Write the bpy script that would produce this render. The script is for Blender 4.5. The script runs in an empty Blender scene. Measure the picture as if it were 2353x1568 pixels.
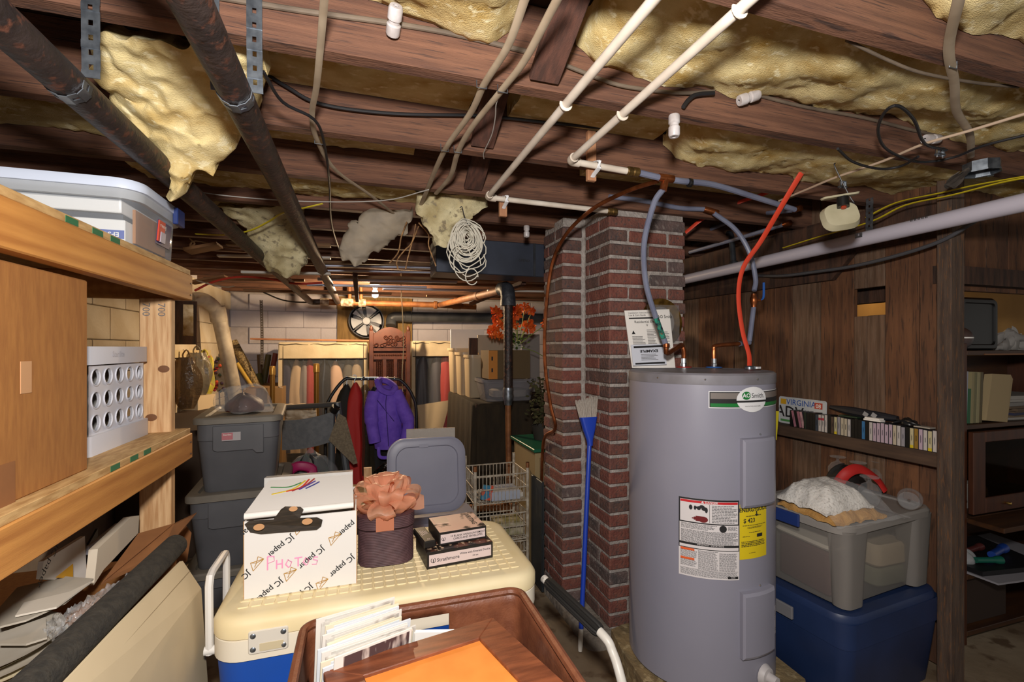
import bpy, bmesh, math, random
from mathutils import Vector, Matrix, noise as mnoise
random.seed(7)
S = bpy.context.scene
C = S.collection
# ------------------------------------------------------------------ camera
EYE = 1.35
F_PX, CX, HY = 1080.0, 1176.5, 800.0
PSI = math.radians(17.8)
FW = Vector((math.sin(PSI), math.cos(PSI), 0)); RT = Vector((math.cos(PSI), -math.sin(PSI), 0)); UP = Vector((0, 0, 1))
CAM = Vector((0, 0, EYE))
cd = bpy.data.cameras.new('camera'); cam = bpy.data.objects.new('camera', cd); C.objects.link(cam)
cam.location = CAM; cam.rotation_euler = (math.pi / 2, 0, -PSI)
cd.sensor_width = 36; cd.lens = F_PX * 36 / 2353; cd.shift_y = 16 / 2353; cd.clip_start = .02
S.camera = cam
# ------------------------------------------------------------------ light
w = bpy.data.worlds.new('world'); S.world = w; w.use_nodes = True
w.node_tree.nodes['Background'].inputs[0].default_value = (1.0, .93, .85, 1)
w.node_tree.nodes['Background'].inputs[1].default_value = .24
def lamp(name, kind, loc, energy, col, size=.05, aim=None, angle=None):
    l = bpy.data.lights.new(name, kind); l.energy = energy; l.color = col
    if kind in ('POINT', 'SPOT'): l.shadow_soft_size = size
    if kind == 'SPOT': l.spot_size = math.radians(angle); l.spot_blend = .55
    o = bpy.data.objects.new(name, l); C.objects.link(o); o.location = loc
    if aim is not None: o.rotation_euler = (Vector(aim) - Vector(loc)).to_track_quat('-Z', 'Y').to_euler()
    return o
lamp('camera_flash', 'SPOT', (-.02, -.04, 1.64), 130, (1.0, .95, .90), .06, (.22, 2.0, 1.80), 174)
lamp('side_room_glow', 'POINT', (3.5, 1.98, 1.85), 5.5, (1.0, .74, .42), .05)
S.view_settings.view_transform = 'Standard'; S.view_settings.look = 'None'
S.view_settings.gamma = 1; S.view_settings.use_curve_mapping = False
S.view_settings.exposure = 0.15
# ------------------------------------------------------------------ pixel helpers (directions only; the plane gives the distance)
def rd(x, y): return FW + RT * ((x - CX) / F_PX) + UP * ((HY - y) / F_PX)
def DP(x, y, z): return CAM + rd(x, y) * z
def PX(x, y, X): d = rd(x, y); return CAM + d * (X / d.x)
def PY(x, y, Y): d = rd(x, y); return CAM + d * (Y / d.y)
def PZ(x, y, Z): d = rd(x, y); return CAM + d * ((Z - EYE) / d.z)
# ------------------------------------------------------------------ mesh builder
def cr(pts, n=6):
    P = [Vector(p) for p in pts]
    if len(P) < 3: return P
    out = []
    Q = [P[0] * 2 - P[1]] + P + [P[-1] * 2 - P[-2]]
    for i in range(1, len(Q) - 2):
        a, b, c, d = Q[i - 1:i + 3]
        for k in range(n):
            t = k / n
            out.append(.5 * ((2 * b) + (c - a) * t + (2 * a - 5 * b + 4 * c - d) * t * t + (3 * b - a - 3 * c + d) * t ** 3))
    out.append(P[-1]); return out
def rrect(wd, dp, r, n=4):
    r = min(r, wd / 2 - 1e-4, dp / 2 - 1e-4); out = []
    for cx, cy, a0 in ((wd / 2 - r, dp / 2 - r, 0), (-wd / 2 + r, dp / 2 - r, 90), (-wd / 2 + r, -dp / 2 + r, 180), (wd / 2 - r, -dp / 2 + r, 270)):
        for k in range(n + 1):
            a = math.radians(a0 + 90 * k / n); out.append((cx + r * math.cos(a), cy + r * math.sin(a)))
    return out
class MB:
    def __init__(s): s.v = []; s.f = []
    def add(s, vs, fs):
        o = len(s.v); s.v += [Vector(v) for v in vs]; s.f += [tuple(i + o for i in f) for f in fs]; return s
    def box(s, c, sz, R=None):
        c = Vector(c); h = Vector(sz) / 2; vs = []
        for x in (-1, 1):
            for y in (-1, 1):
                for z in (-1, 1):
                    p = Vector((x * h.x, y * h.y, z * h.z)); vs.append(c + (R @ p if R else p))
        return s.add(vs, [(0, 1, 3, 2), (4, 6, 7, 5), (0, 4, 5, 1), (2, 3, 7, 6), (0, 2, 6, 4), (1, 5, 7, 3)])
    def bb(s, a, b): a = Vector(a); b = Vector(b); return s.box((a + b) / 2, [abs(q) for q in (b - a)])
    def tube(s, pts, r, seg=10, caps=True, flat=1.0, up=None):
        P = [Vector(p) for p in pts]; n = len(P); vs = []; fs = []
        T = []
        for i in range(n):
            t = (P[min(i + 1, n - 1)] - P[max(i - 1, 0)])
            T.append(t.normalized() if t.length > 1e-9 else Vector((0, 0, 1)))
        u = Vector(up) if up is not None else (Vector((0, 0, 1)) if abs(T[0].z) < .9 else Vector((1, 0, 0)))
        for i in range(n):
            u = u - T[i] * u.dot(T[i])
            u = u.normalized() if u.length > 1e-6 else T[i].orthogonal().normalized()
            b = T[i].cross(u); rr = r[i] if isinstance(r, (list, tuple)) else r
            for k in range(seg):
                a = 2 * math.pi * k / seg; vs.append(P[i] + u * (rr * math.cos(a)) + b * (rr * flat * math.sin(a)))
        for i in range(n - 1):
            for k in range(seg):
                k2 = (k + 1) % seg; fs.append((i * seg + k, i * seg + k2, (i + 1) * seg + k2, (i + 1) * seg + k))
        if caps: fs.append(tuple(range(seg))[::-1]); fs.append(tuple((n - 1) * seg + k for k in range(seg)))
        return s.add(vs, fs)
    def cyl(s, a, b, r, seg=16, r2=None): return s.tube([a, b], [r, r if r2 is None else r2], seg)
    def lathe(s, prof, c=(0, 0, 0), seg=24, R=None, a0=0, a1=360):
        c = Vector(c); vs = []; fs = []; full = abs(a1 - a0) >= 359.9; m = seg if full else seg + 1
        for r, z in prof:
            for k in range(m):
                a = math.radians(a0 + (a1 - a0) * k / seg); p = Vector((r * math.cos(a), r * math.sin(a), z)); vs.append(c + (R @ p if R else p))
        for i in range(len(prof) - 1):
            for k in range(seg):
                k2 = (k + 1) % m; fs.append((i * m + k, i * m + k2, (i + 1) * m + k2, (i + 1) * m + k))
        return s.add(vs, fs)
    def loft(s, secs, c=(0, 0, 0), n=4, cap0=True, cap1=True, R=None):
        # secs: (z, w, d, r) rounded-rectangle sections
        c = Vector(c); vs = []; fs = []; m = 4 * (n + 1)
        for z, wd, dp, r in secs:
            for x, y in rrect(wd, dp, r, n):
                p = Vector((x, y, z)); vs.append(c + (R @ p if R else p))
        for i in range(len(secs) - 1):
            for k in range(m):
                k2 = (k + 1) % m; fs.append((i * m + k, i * m + k2, (i + 1) * m + k2, (i + 1) * m + k))
        if cap0: fs.append(tuple(range(m))[::-1])
        if cap1: fs.append(tuple((len(secs) - 1) * m + k for k in range(m)))
        return s.add(vs, fs)
    def prism(s, poly, o, ax, ay, an, th):
        # polygon in plane (o, ax, ay) extruded th along an
        o = Vector(o); ax = Vector(ax); ay = Vector(ay); an = Vector(an); n = len(poly)
        vs = [o + ax * a + ay * b for a, b in poly] + [o + ax * a + ay * b + an * th for a, b in poly]
        fs = [tuple(range(n))[::-1], tuple(range(n, 2 * n))] + [(k, (k + 1) % n, n + (k + 1) % n, n + k) for k in range(n)]
        return s.add(vs, fs)
    def poly3(s, pts, th):
        # 3D planar polygon with thickness
        P = [Vector(p) for p in pts]; nrm = (P[1] - P[0]).cross(P[2] - P[0]).normalized() * th; n = len(P)
        return s.add(P + [p + nrm for p in P], [tuple(range(n))[::-1], tuple(range(n, 2 * n))] + [(k, (k + 1) % n, n + (k + 1) % n, n + k) for k in range(n)])
    def grid(s, fn, nu, nv, th=None):
        vs = [Vector(fn(i / nu, j / nv)) for j in range(nv + 1) for i in range(nu + 1)]; W = nu + 1
        fs = [(j * W + i, j * W + i + 1, (j + 1) * W + i + 1, (j + 1) * W + i) for j in range(nv) for i in range(nu)]
        if th is None: return s.add(vs, fs)
        th = Vector(th); n = len(vs); vs2 = [p + th for p in vs]
        fs2 = [tuple(i + n for i in f)[::-1] for f in fs]; e = []
        rim = [i for i in range(W)] + [j * W + nu for j in range(1, nv + 1)] + [nv * W + i for i in range(nu - 1, -1, -1)] + [j * W for j in range(nv - 1, 0, -1)]
        for k in range(len(rim)): a, b = rim[k], rim[(k + 1) % len(rim)]; e.append((b, a, a + n, b + n))
        return s.add(vs + vs2, fs + fs2 + e)
    def xf(s, M): s.v = [M @ p for p in s.v]; return s
WM = {}
def wmat(o): return WM.get(o.name, Matrix())
def obj(name, mb, m, parent=None, world=True, smooth=True, bevel=0, ang=35, origin=None):
    """one mesh object. world=True: vertices given in world space; otherwise in the parent's space"""
    me = bpy.data.meshes.new(name)
    if parent is None:
        o0 = Vector(origin) if origin is not None else None
        if o0 is None:
            xs = [p.x for p in mb.v]; ys = [p.y for p in mb.v]; zs = [p.z for p in mb.v]
            o0 = Vector(((min(xs) + max(xs)) / 2, (min(ys) + max(ys)) / 2, min(zs)))
        inv = Matrix.Translation(-o0)
    else:
        inv = wmat(parent).inverted() if world else Matrix()
    me.from_pydata([tuple(inv @ p) for p in mb.v], [], mb.f)
    bm = bmesh.new(); bm.from_mesh(me)
    bmesh.ops.recalc_face_normals(bm, faces=bm.faces)
    if bevel: bmesh.ops.bevel(bm, geom=list(bm.edges), offset=bevel, segments=1, affect='EDGES', clamp_overlap=True)
    bm.to_mesh(me); bm.free()
    if smooth:
        me.shade_smooth(); me.set_sharp_from_angle(angle=math.radians(ang))
    if m is not None: me.materials.append(m)
    o = bpy.data.objects.new(name, me); C.objects.link(o)
    if parent is None: o.location = o0; WM[o.name] = Matrix.Translation(o0)
    else: o.parent = parent; WM[o.name] = wmat(parent).copy()
    return o
def tag(o, label, cat=None, group=None):
    o['label'] = label
    if cat: o['category'] = cat
    if group: o['group'] = group
    return o
def thing(name, label, cat, loc=(0, 0, 0), rz=0, group=None):
    o = bpy.data.objects.new(name, None); C.objects.link(o); o.empty_display_size = .05
    o.location = loc; o.rotation_euler = (0, 0, rz)
    WM[o.name] = Matrix.Translation(Vector(loc)) @ Matrix.Rotation(rz, 4, 'Z')
    return tag(o, label, cat, group)
def one(name, mb, m, label, cat, group=None, **k): return tag(obj(name, mb, m, None, **k), label, cat, group)
def struct(name, mb, m, **k): o = obj(name, mb, m, None, **k); o['kind'] = 'structure'; return o
def link_copy(src, parent, M, name=None):
    """copy of a part sharing its mesh, placed with matrix M in the parent's space"""
    c = src.copy(); C.objects.link(c); c.parent = parent; c.matrix_local = M
    if name: c.name = name
    return c
def text_mb(txt, size, M, bold=0, align='CENTER', shear=0, bend=None):
    """flat lettering as mesh; M maps (x right, y up, z out) to the target space"""
    cu = bpy.data.curves.new('t', 'FONT'); cu.body = txt; cu.size = size; cu.align_x = align; cu.align_y = 'CENTER'; cu.offset = bold; cu.shear = shear
    cu.resolution_u = 2
    to = bpy.data.objects.new('t', cu); C.objects.link(to)
    dg = bpy.context.evaluated_depsgraph_get()
    me = bpy.data.meshes.new_from_object(to.evaluated_get(dg))
    mb = MB(); mb.add([(bend(M @ v.co) if bend else M @ v.co) for v in me.vertices], [tuple(p.vertices) for p in me.polygons])
    bpy.data.objects.remove(to); bpy.data.curves.remove(cu); bpy.data.meshes.remove(me)
    return mb
def frame(o, ax, ay):
    ax = Vector(ax).normalized(); ay = Vector(ay); ay = (ay - ax * ay.dot(ax)).normalized(); az = ax.cross(ay); o = Vector(o)
    return Matrix(((ax.x, ay.x, az.x, o.x), (ax.y, ay.y, az.y, o.y), (ax.z, ay.z, az.z, o.z), (0, 0, 0, 1)))
WORDS = ['first', 'second', 'third', 'fourth', 'fifth', 'sixth', 'seventh', 'eighth', 'ninth', 'tenth', 'eleventh', 'twelfth', 'thirteenth', 'fourteenth']
def RZ(a): return Matrix.Rotation(math.radians(a), 3, 'Z')
def nz(p, s=1, seed=0): return mnoise.noise(Vector(p) * s + Vector((seed * 7.3, seed * 3.1, seed * 1.7)))
# ------------------------------------------------------------------ materials
def lin(h):
    h = h.lstrip('#'); c = [int(h[i:i + 2], 16) / 255 for i in (0, 2, 4)]
    return tuple([(q / 12.92 if q <= .04045 else ((q + .055) / 1.055) ** 2.4) for q in c] + [1])
MC = {}
def nodes(name):
    m = bpy.data.materials.new(name); m.use_nodes = True; nt = m.node_tree
    return m, nt, nt.nodes['Principled BSDF'], lambda t: nt.nodes.new('ShaderNode' + t), nt.links.new
def M(name, c, rough=.6, metal=0, c2=None, ns=12, stretch=(1, 1, 1), bump=0, bs=60, spec=.5, detail=3, sharp=(.35, .65), c3=None, wave=0):
    """plain procedural material: colour c drifting to c2 (and specks of c3) with noise, optional fine relief"""
    if name in MC: return MC[name]
    m, nt, b, N, L = nodes(name)
    b.inputs['Base Color'].default_value = lin(c); b.inputs['Roughness'].default_value = rough; b.inputs['Metallic'].default_value = metal
    b.inputs['Specular IOR Level'].default_value = spec
    tc = N('TexCoord'); mp = N('Mapping'); mp.inputs['Scale'].default_value = stretch; L(tc.outputs['Object'], mp.inputs['Vector'])
    if c2:
        n = N('TexNoise'); n.inputs['Scale'].default_value = ns; n.inputs['Detail'].default_value = detail; L(mp.outputs[0], n.inputs['Vector'])
        src = n.outputs['Fac']
        if wave:
            wv = N('TexWave'); wv.wave_type = 'RINGS'; wv.inputs['Scale'].default_value = wave; wv.inputs['Distortion'].default_value = 6; wv.inputs['Detail'].default_value = 2; L(mp.outputs[0], wv.inputs['Vector'])
            mx = N('Math'); mx.operation = 'MULTIPLY_ADD'; L(wv.outputs['Fac'], mx.inputs[0]); mx.inputs[1].default_value = .35; L(n.outputs['Fac'], mx.inputs[2]); src = mx.outputs[0]
        r = N('ValToRGB'); e = r.color_ramp.elements; e[0].position = sharp[0]; e[1].position = sharp[1]; e[0].color = lin(c); e[1].color = lin(c2)
        L(src, r.inputs['Fac']); out = r.outputs['Color']
        if c3:
            n2 = N('TexNoise'); n2.inputs['Scale'].default_value = ns * 3.7; n2.inputs['Detail'].default_value = 4; L(mp.outputs[0], n2.inputs['Vector'])
            r2 = N('ValToRGB'); q = r2.color_ramp.elements; q[0].position = .56; q[1].position = .66; L(n2.outputs['Fac'], r2.inputs['Fac'])
            mi = N('MixRGB'); mi.inputs['Color2'].default_value = lin(c3); L(r2.outputs['Color'], mi.inputs['Fac']); L(out, mi.inputs['Color1']); out = mi.outputs['Color']
        L(out, b.inputs['Base Color'])
    if bump:
        n = N('TexNoise'); n.inputs['Scale'].default_value = bs; n.inputs['Detail'].default_value = 4; L(mp.outputs[0], n.inputs['Vector'])
        bp = N('Bump'); bp.inputs['Strength'].default_value = bump; bp.inputs['Distance'].default_value = .01; L(n.outputs['Fac'], bp.inputs['Height']); L(bp.outputs[0], b.inputs['Normal'])
    MC[name] = m; return m
def clear(name, tint='#ffffff', alpha=.15, rough=.08, body=None, bump=0):
    """thin clear or milky plastic: mostly see-through with a glossy skin"""
    if name in MC: return MC[name]
    m, nt, b, N, L = nodes(name); nt.nodes.remove(b); out = nt.nodes['Material Output']
    t = N('BsdfTransparent'); t.inputs[0].default_value = lin(tint)
    p = N('BsdfPrincipled'); p.inputs['Base Color'].default_value = lin(body or '#e6e9ec'); p.inputs['Roughness'].default_value = rough
    fr = N('LayerWeight'); pw = N('Math'); pw.operation = 'POWER'; L(fr.outputs['Facing'], pw.inputs[0]); pw.inputs[1].default_value = 4
    ad = N('Math'); ad.operation = 'MULTIPLY_ADD'; ad.use_clamp = True; L(pw.outputs[0], ad.inputs[0]); ad.inputs[1].default_value = .5; ad.inputs[2].default_value = alpha + .04
    mx = N('MixShader'); L(ad.outputs[0], mx.inputs[0]); L(t.outputs[0], mx.inputs[1]); L(p.outputs[0], mx.inputs[2]); L(mx.outputs[0], out.inputs[0])
    if bump:
        n = N('TexNoise'); n.inputs['Scale'].default_value = 35; tc = N('TexCoord'); L(tc.outputs['Object'], n.inputs['Vector'])
        bp = N('Bump'); bp.inputs['Strength'].default_value = bump; bp.inputs['Distance'].default_value = .01; L(n.outputs['Fac'], bp.inputs['Height'])
        L(bp.outputs[0], p.inputs['Normal']); L(bp.outputs[0], fr.inputs['Normal'])
    MC[name] = m; return m
def glow(name, c, e):
    m, nt, b, N, L = nodes(name); b.inputs['Emission Color'].default_value = lin(c); b.inputs['Emission Strength'].default_value = e; b.inputs['Base Color'].default_value = lin(c); return m
XA, YA, ZA = Vector((1, 0, 0)), Vector((0, 1, 0)), Vector((0, 0, 1))
joist_wood = M('joist_wood', '#57392b', .85, c2='#75503c', ns=4, stretch=(.7, 6, 16), bump=.3, bs=40, c3='#453028')
dark_wood = M('dark_wood', '#2a1a12', .8, c2='#4c3122', ns=5, stretch=(8, 8, 1), bump=.3, bs=40)
pine = M('pine', '#b9824a', .6, c2='#d9a868', ns=7, stretch=(10, 1, 14), bump=.12, bs=40, wave=0)
pine_up = M('pine_up', '#b88a5c', .6, c2='#d8b183', ns=7, stretch=(14, 10, 1), bump=.12, bs=40)
ply = M('plywood', '#a98250', .65, c2='#c9a570', ns=9, stretch=(10, 2, 10), bump=.1)
steel = M('galvanised', '#9aa2ab', .38, .9, c2='#6d747d', ns=40)
chrome = M('chrome', '#cfd4da', .18, 1)
copper = M('copper', '#b0673c', .35, .85, c2='#7a4426', ns=20)
brass = M('brass', '#8d7040', .4, .8, c2='#5a4628', ns=30)
black_plastic = M('black_plastic', '#141414', .4)
black_rubber = M('black_cable', '#1a1a1d', .45)
white_plastic = M('white_plastic', '#e4e4e6', .4)
cpvc = M('cpvc_cream', '#ddd3c6', .4, c2='#c6baab', ns=10)
pexg = M('grey_pex', '#7c8195', .42, c2='#6b7086', ns=8)
insul = M('fibreglass', '#d6c491', .95, c2='#a98848', ns=8, bump=.38, bs=240, spec=.02, sharp=(.42, .72), stretch=(1, 1.6, 1.6), detail=8, c3='#e2d5ac')
insul_dirty = M('fibreglass_dirty', '#d3c8a2', .95, c2='#a5966e', ns=9, bump=.45, bs=240, spec=.02, c3='#8a7f68', detail=8)
paper_w = M('paper_white', '#ece8e2', .8)
ink = M('ink_black', '#1b1a1c', .7)
ink_grey = M('ink_grey', '#6b6a6c', .7)
cardboard = M('cardboard', '#8f5c2a', .85, c2='#9c6831', ns=30, stretch=(3, 3, .5), bump=.05)
cardboard_dk = M('cardboard_dark', '#7c4f2b', .85, c2='#8b5a31', ns=12)
# ================================================================== structure
floor_m = M('concrete_floor', '#6d5a44', .75, c2='#8a7a64', ns=3, bump=.2, bs=30, c3='#5a4632')
struct('floor', MB().bb((-1.7, -1.4, -.1), (7.0, 6.6, 0)), floor_m)
paint_w = M('painted_block', '#bdb9c2', .75, c2='#b4aeb5', ns=4, bump=.25, bs=50)
paint_l = M('painted_block_cream', '#cfc3ae', .75, c2='#bfae92', ns=4, bump=.25, bs=50)
YB, XL = 6.35, -1.48
wb = struct('wall_back', MB().bb((-1.7, YB + .01, 0), (4.6, YB + .12, 2.2)), M('block_joint', '#b4adaf', .85, c2='#a9a2a3', ns=20))
wl = struct('wall_left', MB().bb((XL - .12, -1.4, 0), (XL - .01, YB, 2.2)), MC['block_joint'])
def tiled(src, parent, Ms, name):
    out = [src]; src.matrix_local = Ms[0]
    for m in Ms[1:]: out.append(link_copy(src, parent, m, name))
    return out
def course(parent, mb, mat, name, poss, bevel=.004):
    s = obj(name, mb, mat, parent, world=False, smooth=False, bevel=bevel)
    inv = wmat(parent).inverted()
    return tiled(s, parent, [inv @ Matrix.Translation(p) for p in poss], name)
course(wb, MB().box((0, 0, 0), (.398, .028, .196)), paint_w, 'block', [Vector((-1.28 + .4 * i + (.2 if k % 2 else 0), YB, .1 + .2 * k)) for k in range(10) for i in range(11)])
course(wl, MB().box((0, 0, 0), (.028, .398, .196)), paint_l, 'block', [Vector((XL, 1.9 + .4 * i + (.2 if k % 2 else 0), .1 + .2 * k)) for k in range(3, 10) for i in range(11)])
# ceiling: subfloor with joists and bridging
JZ = EYE + .645                                                     # underside of the joists
YJ = lambda j: .68 + .41 * j                                        # near face of joist j (joist 1 is the big one across the top)
ceil = struct('ceiling', MB().bb((-1.7, -1.4, 2.2), (7.0, 6.6, 2.24)), M('subfloor', '#2c1d16', .9, c2='#45301f', ns=4, stretch=(1, 8, 1)))
js = obj('joist', MB().box((0, 0, 0), (6.2, .046, .205)), joist_wood, ceil, world=False, smooth=False, bevel=.004)
inv = wmat(ceil).inverted()
tiled(js, ceil, [inv @ Matrix.Translation((1.45, YJ(j) + .023, JZ + .1025)) for j in range(-1, 14)], 'joist')
br_wood = M('bridging_wood', '#3b241c', .85, c2='#553428', ns=6, stretch=(14, 3, 3), bump=.3)
for j, x in ((1, 1245), (2, 1105), (3, 1085)):
    Xc = PY(x, 100, YJ(j)).x
    a = Vector((Xc, YJ(j) - .012, JZ + .015)); b = Vector((Xc, YJ(j - 1) + .06, JZ + .19))
    d = (b - a).normalized(); m = frame((a + b) / 2, XA, d)
    o = obj('bridging', MB().box((0, 0, 0), (.075, (b - a).length, .02)).xf(m), br_wood, ceil, smooth=False, bevel=.002)
    for s in (-.018, .018):
        obj('nail', MB().cyl(a + Vector((s, -.012, .03)) + d * .01, a + Vector((s, -.016, .03)) + d * .01, .0035, 8), steel, o)
# brick chimney: stepped stack, each brick its own part
random.seed(11)
ch = thing('brick_chimney', 'stepped red brick chimney stack with rough grey mortar behind the water heater', 'chimney', (1.3, 2.15, 0))
X0, X1, YF, YI, XB, YK = 1.09, 1.522, 1.93, 2.19, .968, 2.46
mortar = M('mortar', '#a8a09a', .95, c2='#8d857f', ns=25, bump=1, bs=60)
CH, Zt = .0668, JZ + .02
def wob(mb):
    for p in mb.v: p.x += .003 * nz(p, 20, 1); p.y += .003 * nz(p, 20, 2)
    return mb
g = .0135
def slab(x0, x1, y0, y1):
    m = MB(); n = 60
    def ring(z): return [(x0, y0, z), (x1, y0, z), (x1, y1, z), (x0, y1, z)]
    m.loft([(.0 + Zt * i / n, (x1 - x0) + .003 * math.sin(i * 5.1), (y1 - y0) + .003 * math.sin(i * 3.3), .002) for i in range(n + 1)], ((x0 + x1) / 2, (y0 + y1) / 2, 0), 1)
    return m
obj('mortar_core', slab(X0 + g, X1 - g, YF + g, YK - .01), mortar, ch)
obj('mortar_core', slab(XB + g, X0 + .02, YI + g, YK - .01), mortar, ch)
bricks = [M('brick_red', '#6e3e35', .9, c2='#7e4e41', ns=18, bump=.7, bs=90, c3='#5d403a'), M('brick_dark', '#54403b', .9, c2='#6b4d44', ns=18, bump=.7, bs=90, c3='#464040'),
          M('brick_brown', '#66413a', .9, c2='#7a4c40', ns=18, bump=.7, bs=90, c3='#55423e'), M('brick_char', '#4b4342', .9, c2='#675450', ns=12, bump=.7, bs=90, c3='#7d736d')]
BS = {}
def brick(x0, x1, y0, y1, k):
    j = .012; x0 += j / 2; x1 -= j / 2; y0 += j / 2; y1 -= j / 2
    key = (round(x1 - x0, 3), round(y1 - y0, 3), random.choice((0, 0, 1, 2, 2, 3, 1)))
    M4 = wmat(ch).inverted() @ Matrix.Translation(((x0 + x1) / 2 + random.uniform(-.002, .002), (y0 + y1) / 2 + random.uniform(-.002, .002), .04 + CH * (k + .5) + random.uniform(-.0015, .0015))) @ Matrix.Rotation(random.uniform(-.012, .012), 4, 'Y')
    if key not in BS:
        b = obj('brick', wob(MB().box((0, 0, 0), (key[0], key[1], CH - .0145))), bricks[key[2]], ch, world=False, smooth=False, bevel=.005); b.matrix_local = M4; BS[key] = b
    else: link_copy(BS[key], ch, M4, 'brick')
nC = int((Zt - .04) / CH)
Wb = .2165; H = .1085
for k in range(nC):
    if k % 2 == 0:
        brick(X0, X0 + Wb, YF, YF + H, k); brick(X0 + Wb, X1, YF, YF + H, k); brick(X0, X0 + H, YF + H, YI, k)
        brick(XB, X0, YI, YI + H, k); brick(XB, XB + H, YI + H, YK, k)
    else:
        brick(X0, X0 + H, YF, YF + Wb, k); brick(X0 + H, X0 + H + Wb, YF, YF + H, k); brick(X0 + H + Wb, X1, YF, YF + H, k); brick(X0, X0 + H, YF + Wb, YI, k)
        brick(XB, X0 - .002, YI, YI + .19, k); brick(XB, XB + H, YI + .19, YK, k)
obj('footing', MB().loft([(0, .62, .62, .05), (.03, .6, .6, .05), (.042, .56, .57, .05)], (1.27, 2.18, 0), 3), M('footing_concrete', '#6f665c', .95, c2='#8c8378', ns=14, bump=1, bs=40), ch)
# plank partition on the right, every plank a part
XR = 2.3
plank_m = [M('plank_a', '#4c3020', .8, c2='#66432b', ns=3, stretch=(5, 14, .9), bump=.25, bs=40, c3='#382417'), M('plank_b', '#54341f', .8, c2='#6e482d', ns=3, stretch=(5, 14, .9), bump=.25, bs=40, c3='#3d2719'),
           M('plank_c', '#4e3827', .8, c2='#705643', ns=4, stretch=(5, 14, .9), bump=.25, bs=40, c3='#6a5646')]
wr = struct('wall_right', MB().bb((XR + .03, 1.34, .9), (XR + .07, 4.6, .98)), dark_wood)
wr['label'] = 'partition of dark vertical planks behind the cassette shelf'
ys = [1.286, 1.40, 1.54, 1.622, 1.684, 1.86, 2.03, 2.14, 2.30, 2.46, 2.62, 2.80, 2.96, 3.15, 3.4, 3.7, 4.0, 4.3, 4.6]
HZ0, HZ1 = EYE + .156, EYE + .288
for i in range(len(ys) - 1):
    y0, y1 = ys[i] + .0015, ys[i + 1] - .0015; dx = random.uniform(-.004, .004)
    segs = [(.02, HZ0 - random.uniform(0, .004)), (HZ1, 2.19)] if 1.53 < y0 and y1 < 1.69 else [(.02, 2.19)]
    for z0, z1 in segs:
        obj('plank', MB().bb((XR + dx, y0, z0), (XR + .028 + dx, y1, z1)), plank_m[i % 3] if i != 3 else plank_m[2], wr, smooth=False, bevel=.002)
obj('post', MB().bb((2.21, 1.232, 0), (2.292, 1.283, 2.19)), M('post_wood', '#42332a', .85, c2='#5a483b', ns=5, stretch=(10, 10, 1), bump=.3, c3='#6b4a30'), wr, smooth=False, bevel=.004)
# header board with a chamfered end, fixed to the planks
hz = EYE + .463; hz2 = EYE + .345
obj('header_board', MB().prism([(1.286, hz), (1.66, hz), (1.77, hz2), (4.3, hz2 + .02), (4.3, 2.0), (1.286, 2.0)], (XR - .035, 0, 0), YA, ZA, XA, .03), dark_wood, wr, smooth=False)
obj('shelf_board', MB().bb((XR - .075, 1.286, EYE - .487), (XR - .001, 2.45, EYE - .428)), M('shelf_wood', '#3a2a20', .8, c2='#4f3b2d', ns=5, stretch=(8, 1, 8)), wr, smooth=False, bevel=.003)
# room beyond the partition
tan_m = M('tan_plaster', '#b98d4e', .85, c2='#a67c42', ns=3)
struct('wall_side_room', MB().bb((XR + .1, 2.4, 0), (7.0, 2.46, 2.2)), tan_m)
sb = struct('trim_3', MB().bb((2.44, 1.44, EYE + .228), (2.50, 2.38, EYE + .42)), dark_wood); sb['label'] = 'dark rail seen through the hole in the partition'
# valance boards above the bookcase opening
vb = struct('trim_1', MB().bb((XR - .005, 1.30, EYE + .27), (4.5, 1.345, EYE + .345)), dark_wood)
vb['label'] = 'dark beam over the bookcase opening'
for i in range(12):
    obj('plank', MB().bb((XR + .03 + .16 * i, 1.347, EYE + .25), (XR + .187 + .16 * i, 1.372, 2.19)), plank_m[i % 2], vb, smooth=False, bevel=.002)
# plywood panel on the far wall behind the fan
pa, pb = PY(775, 700, YB - .05), PY(947, 700, YB - .05)
t2 = struct('trim_2', MB().bb((pa.x, YB - .055, .0), (pb.x, YB - .035, 2.0)), M('far_plywood', '#8d6f3d', .75, c2='#6f5429', ns=5, stretch=(6, 1, .8)))
t2['label'] = 'sheet of yellowish plywood on the far wall behind the fan'
# ------------------------------------------------------------------ fibreglass between the joists
def batt(X0, X1, j, h, amp, seed, label, sag=0, tilt=0, mat=insul, fluff=1):
    y0, y1 = YJ(j) + .05, YJ(j + 1) - .004; nx = max(12, int((X1 - X0) / .02)); nx = min(nx, 170)
    def fn(u, v):
        x = X0 + (X1 - X0) * u; y = y0 + (y1 - y0) * v
        e = min(u, 1 - u) * (X1 - X0); z = EYE + h + tilt * (u - .5)
        z += amp * nz((x * 2.6, y * 3, 0), 1, seed) + amp * 1.1 * nz((x * 7, y * 9, 1), 1, seed) + fluff * .010 * abs(nz((x * 18, y * 22, 2), 1, seed)) + fluff * .006 * nz((x * 50, y * 50, 3), 1, seed)
        z -= sag * math.sin(math.pi * u) * math.sin(math.pi * (.15 + .8 * v))
        if e < .06: z += (.06 - e) * .7
        return (x + .006 * nz((x * 20, y * 20, 5), 1, seed), y, min(max(z, JZ - .09), 2.12))
    return one('insulation_batt', MB().grid(fn, nx, 22, (0, 0, .07)), mat, label, 'insulation', 'fibreglass batts between the joists', ang=80)
gx = lambda x, j: PY(x, 100, YJ(j)).x
batt(gx(845, 1), gx(1175, 1), 0, .742, .02, 1, 'yellow fibreglass tuft hanging at the top edge above the white ceramic knob', .02)
batt(gx(1325, 1), 4.2, 0, .735, .03, 2, 'long sagging yellow fibreglass batt across the upper right behind the white pipe tops', .025)
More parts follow.
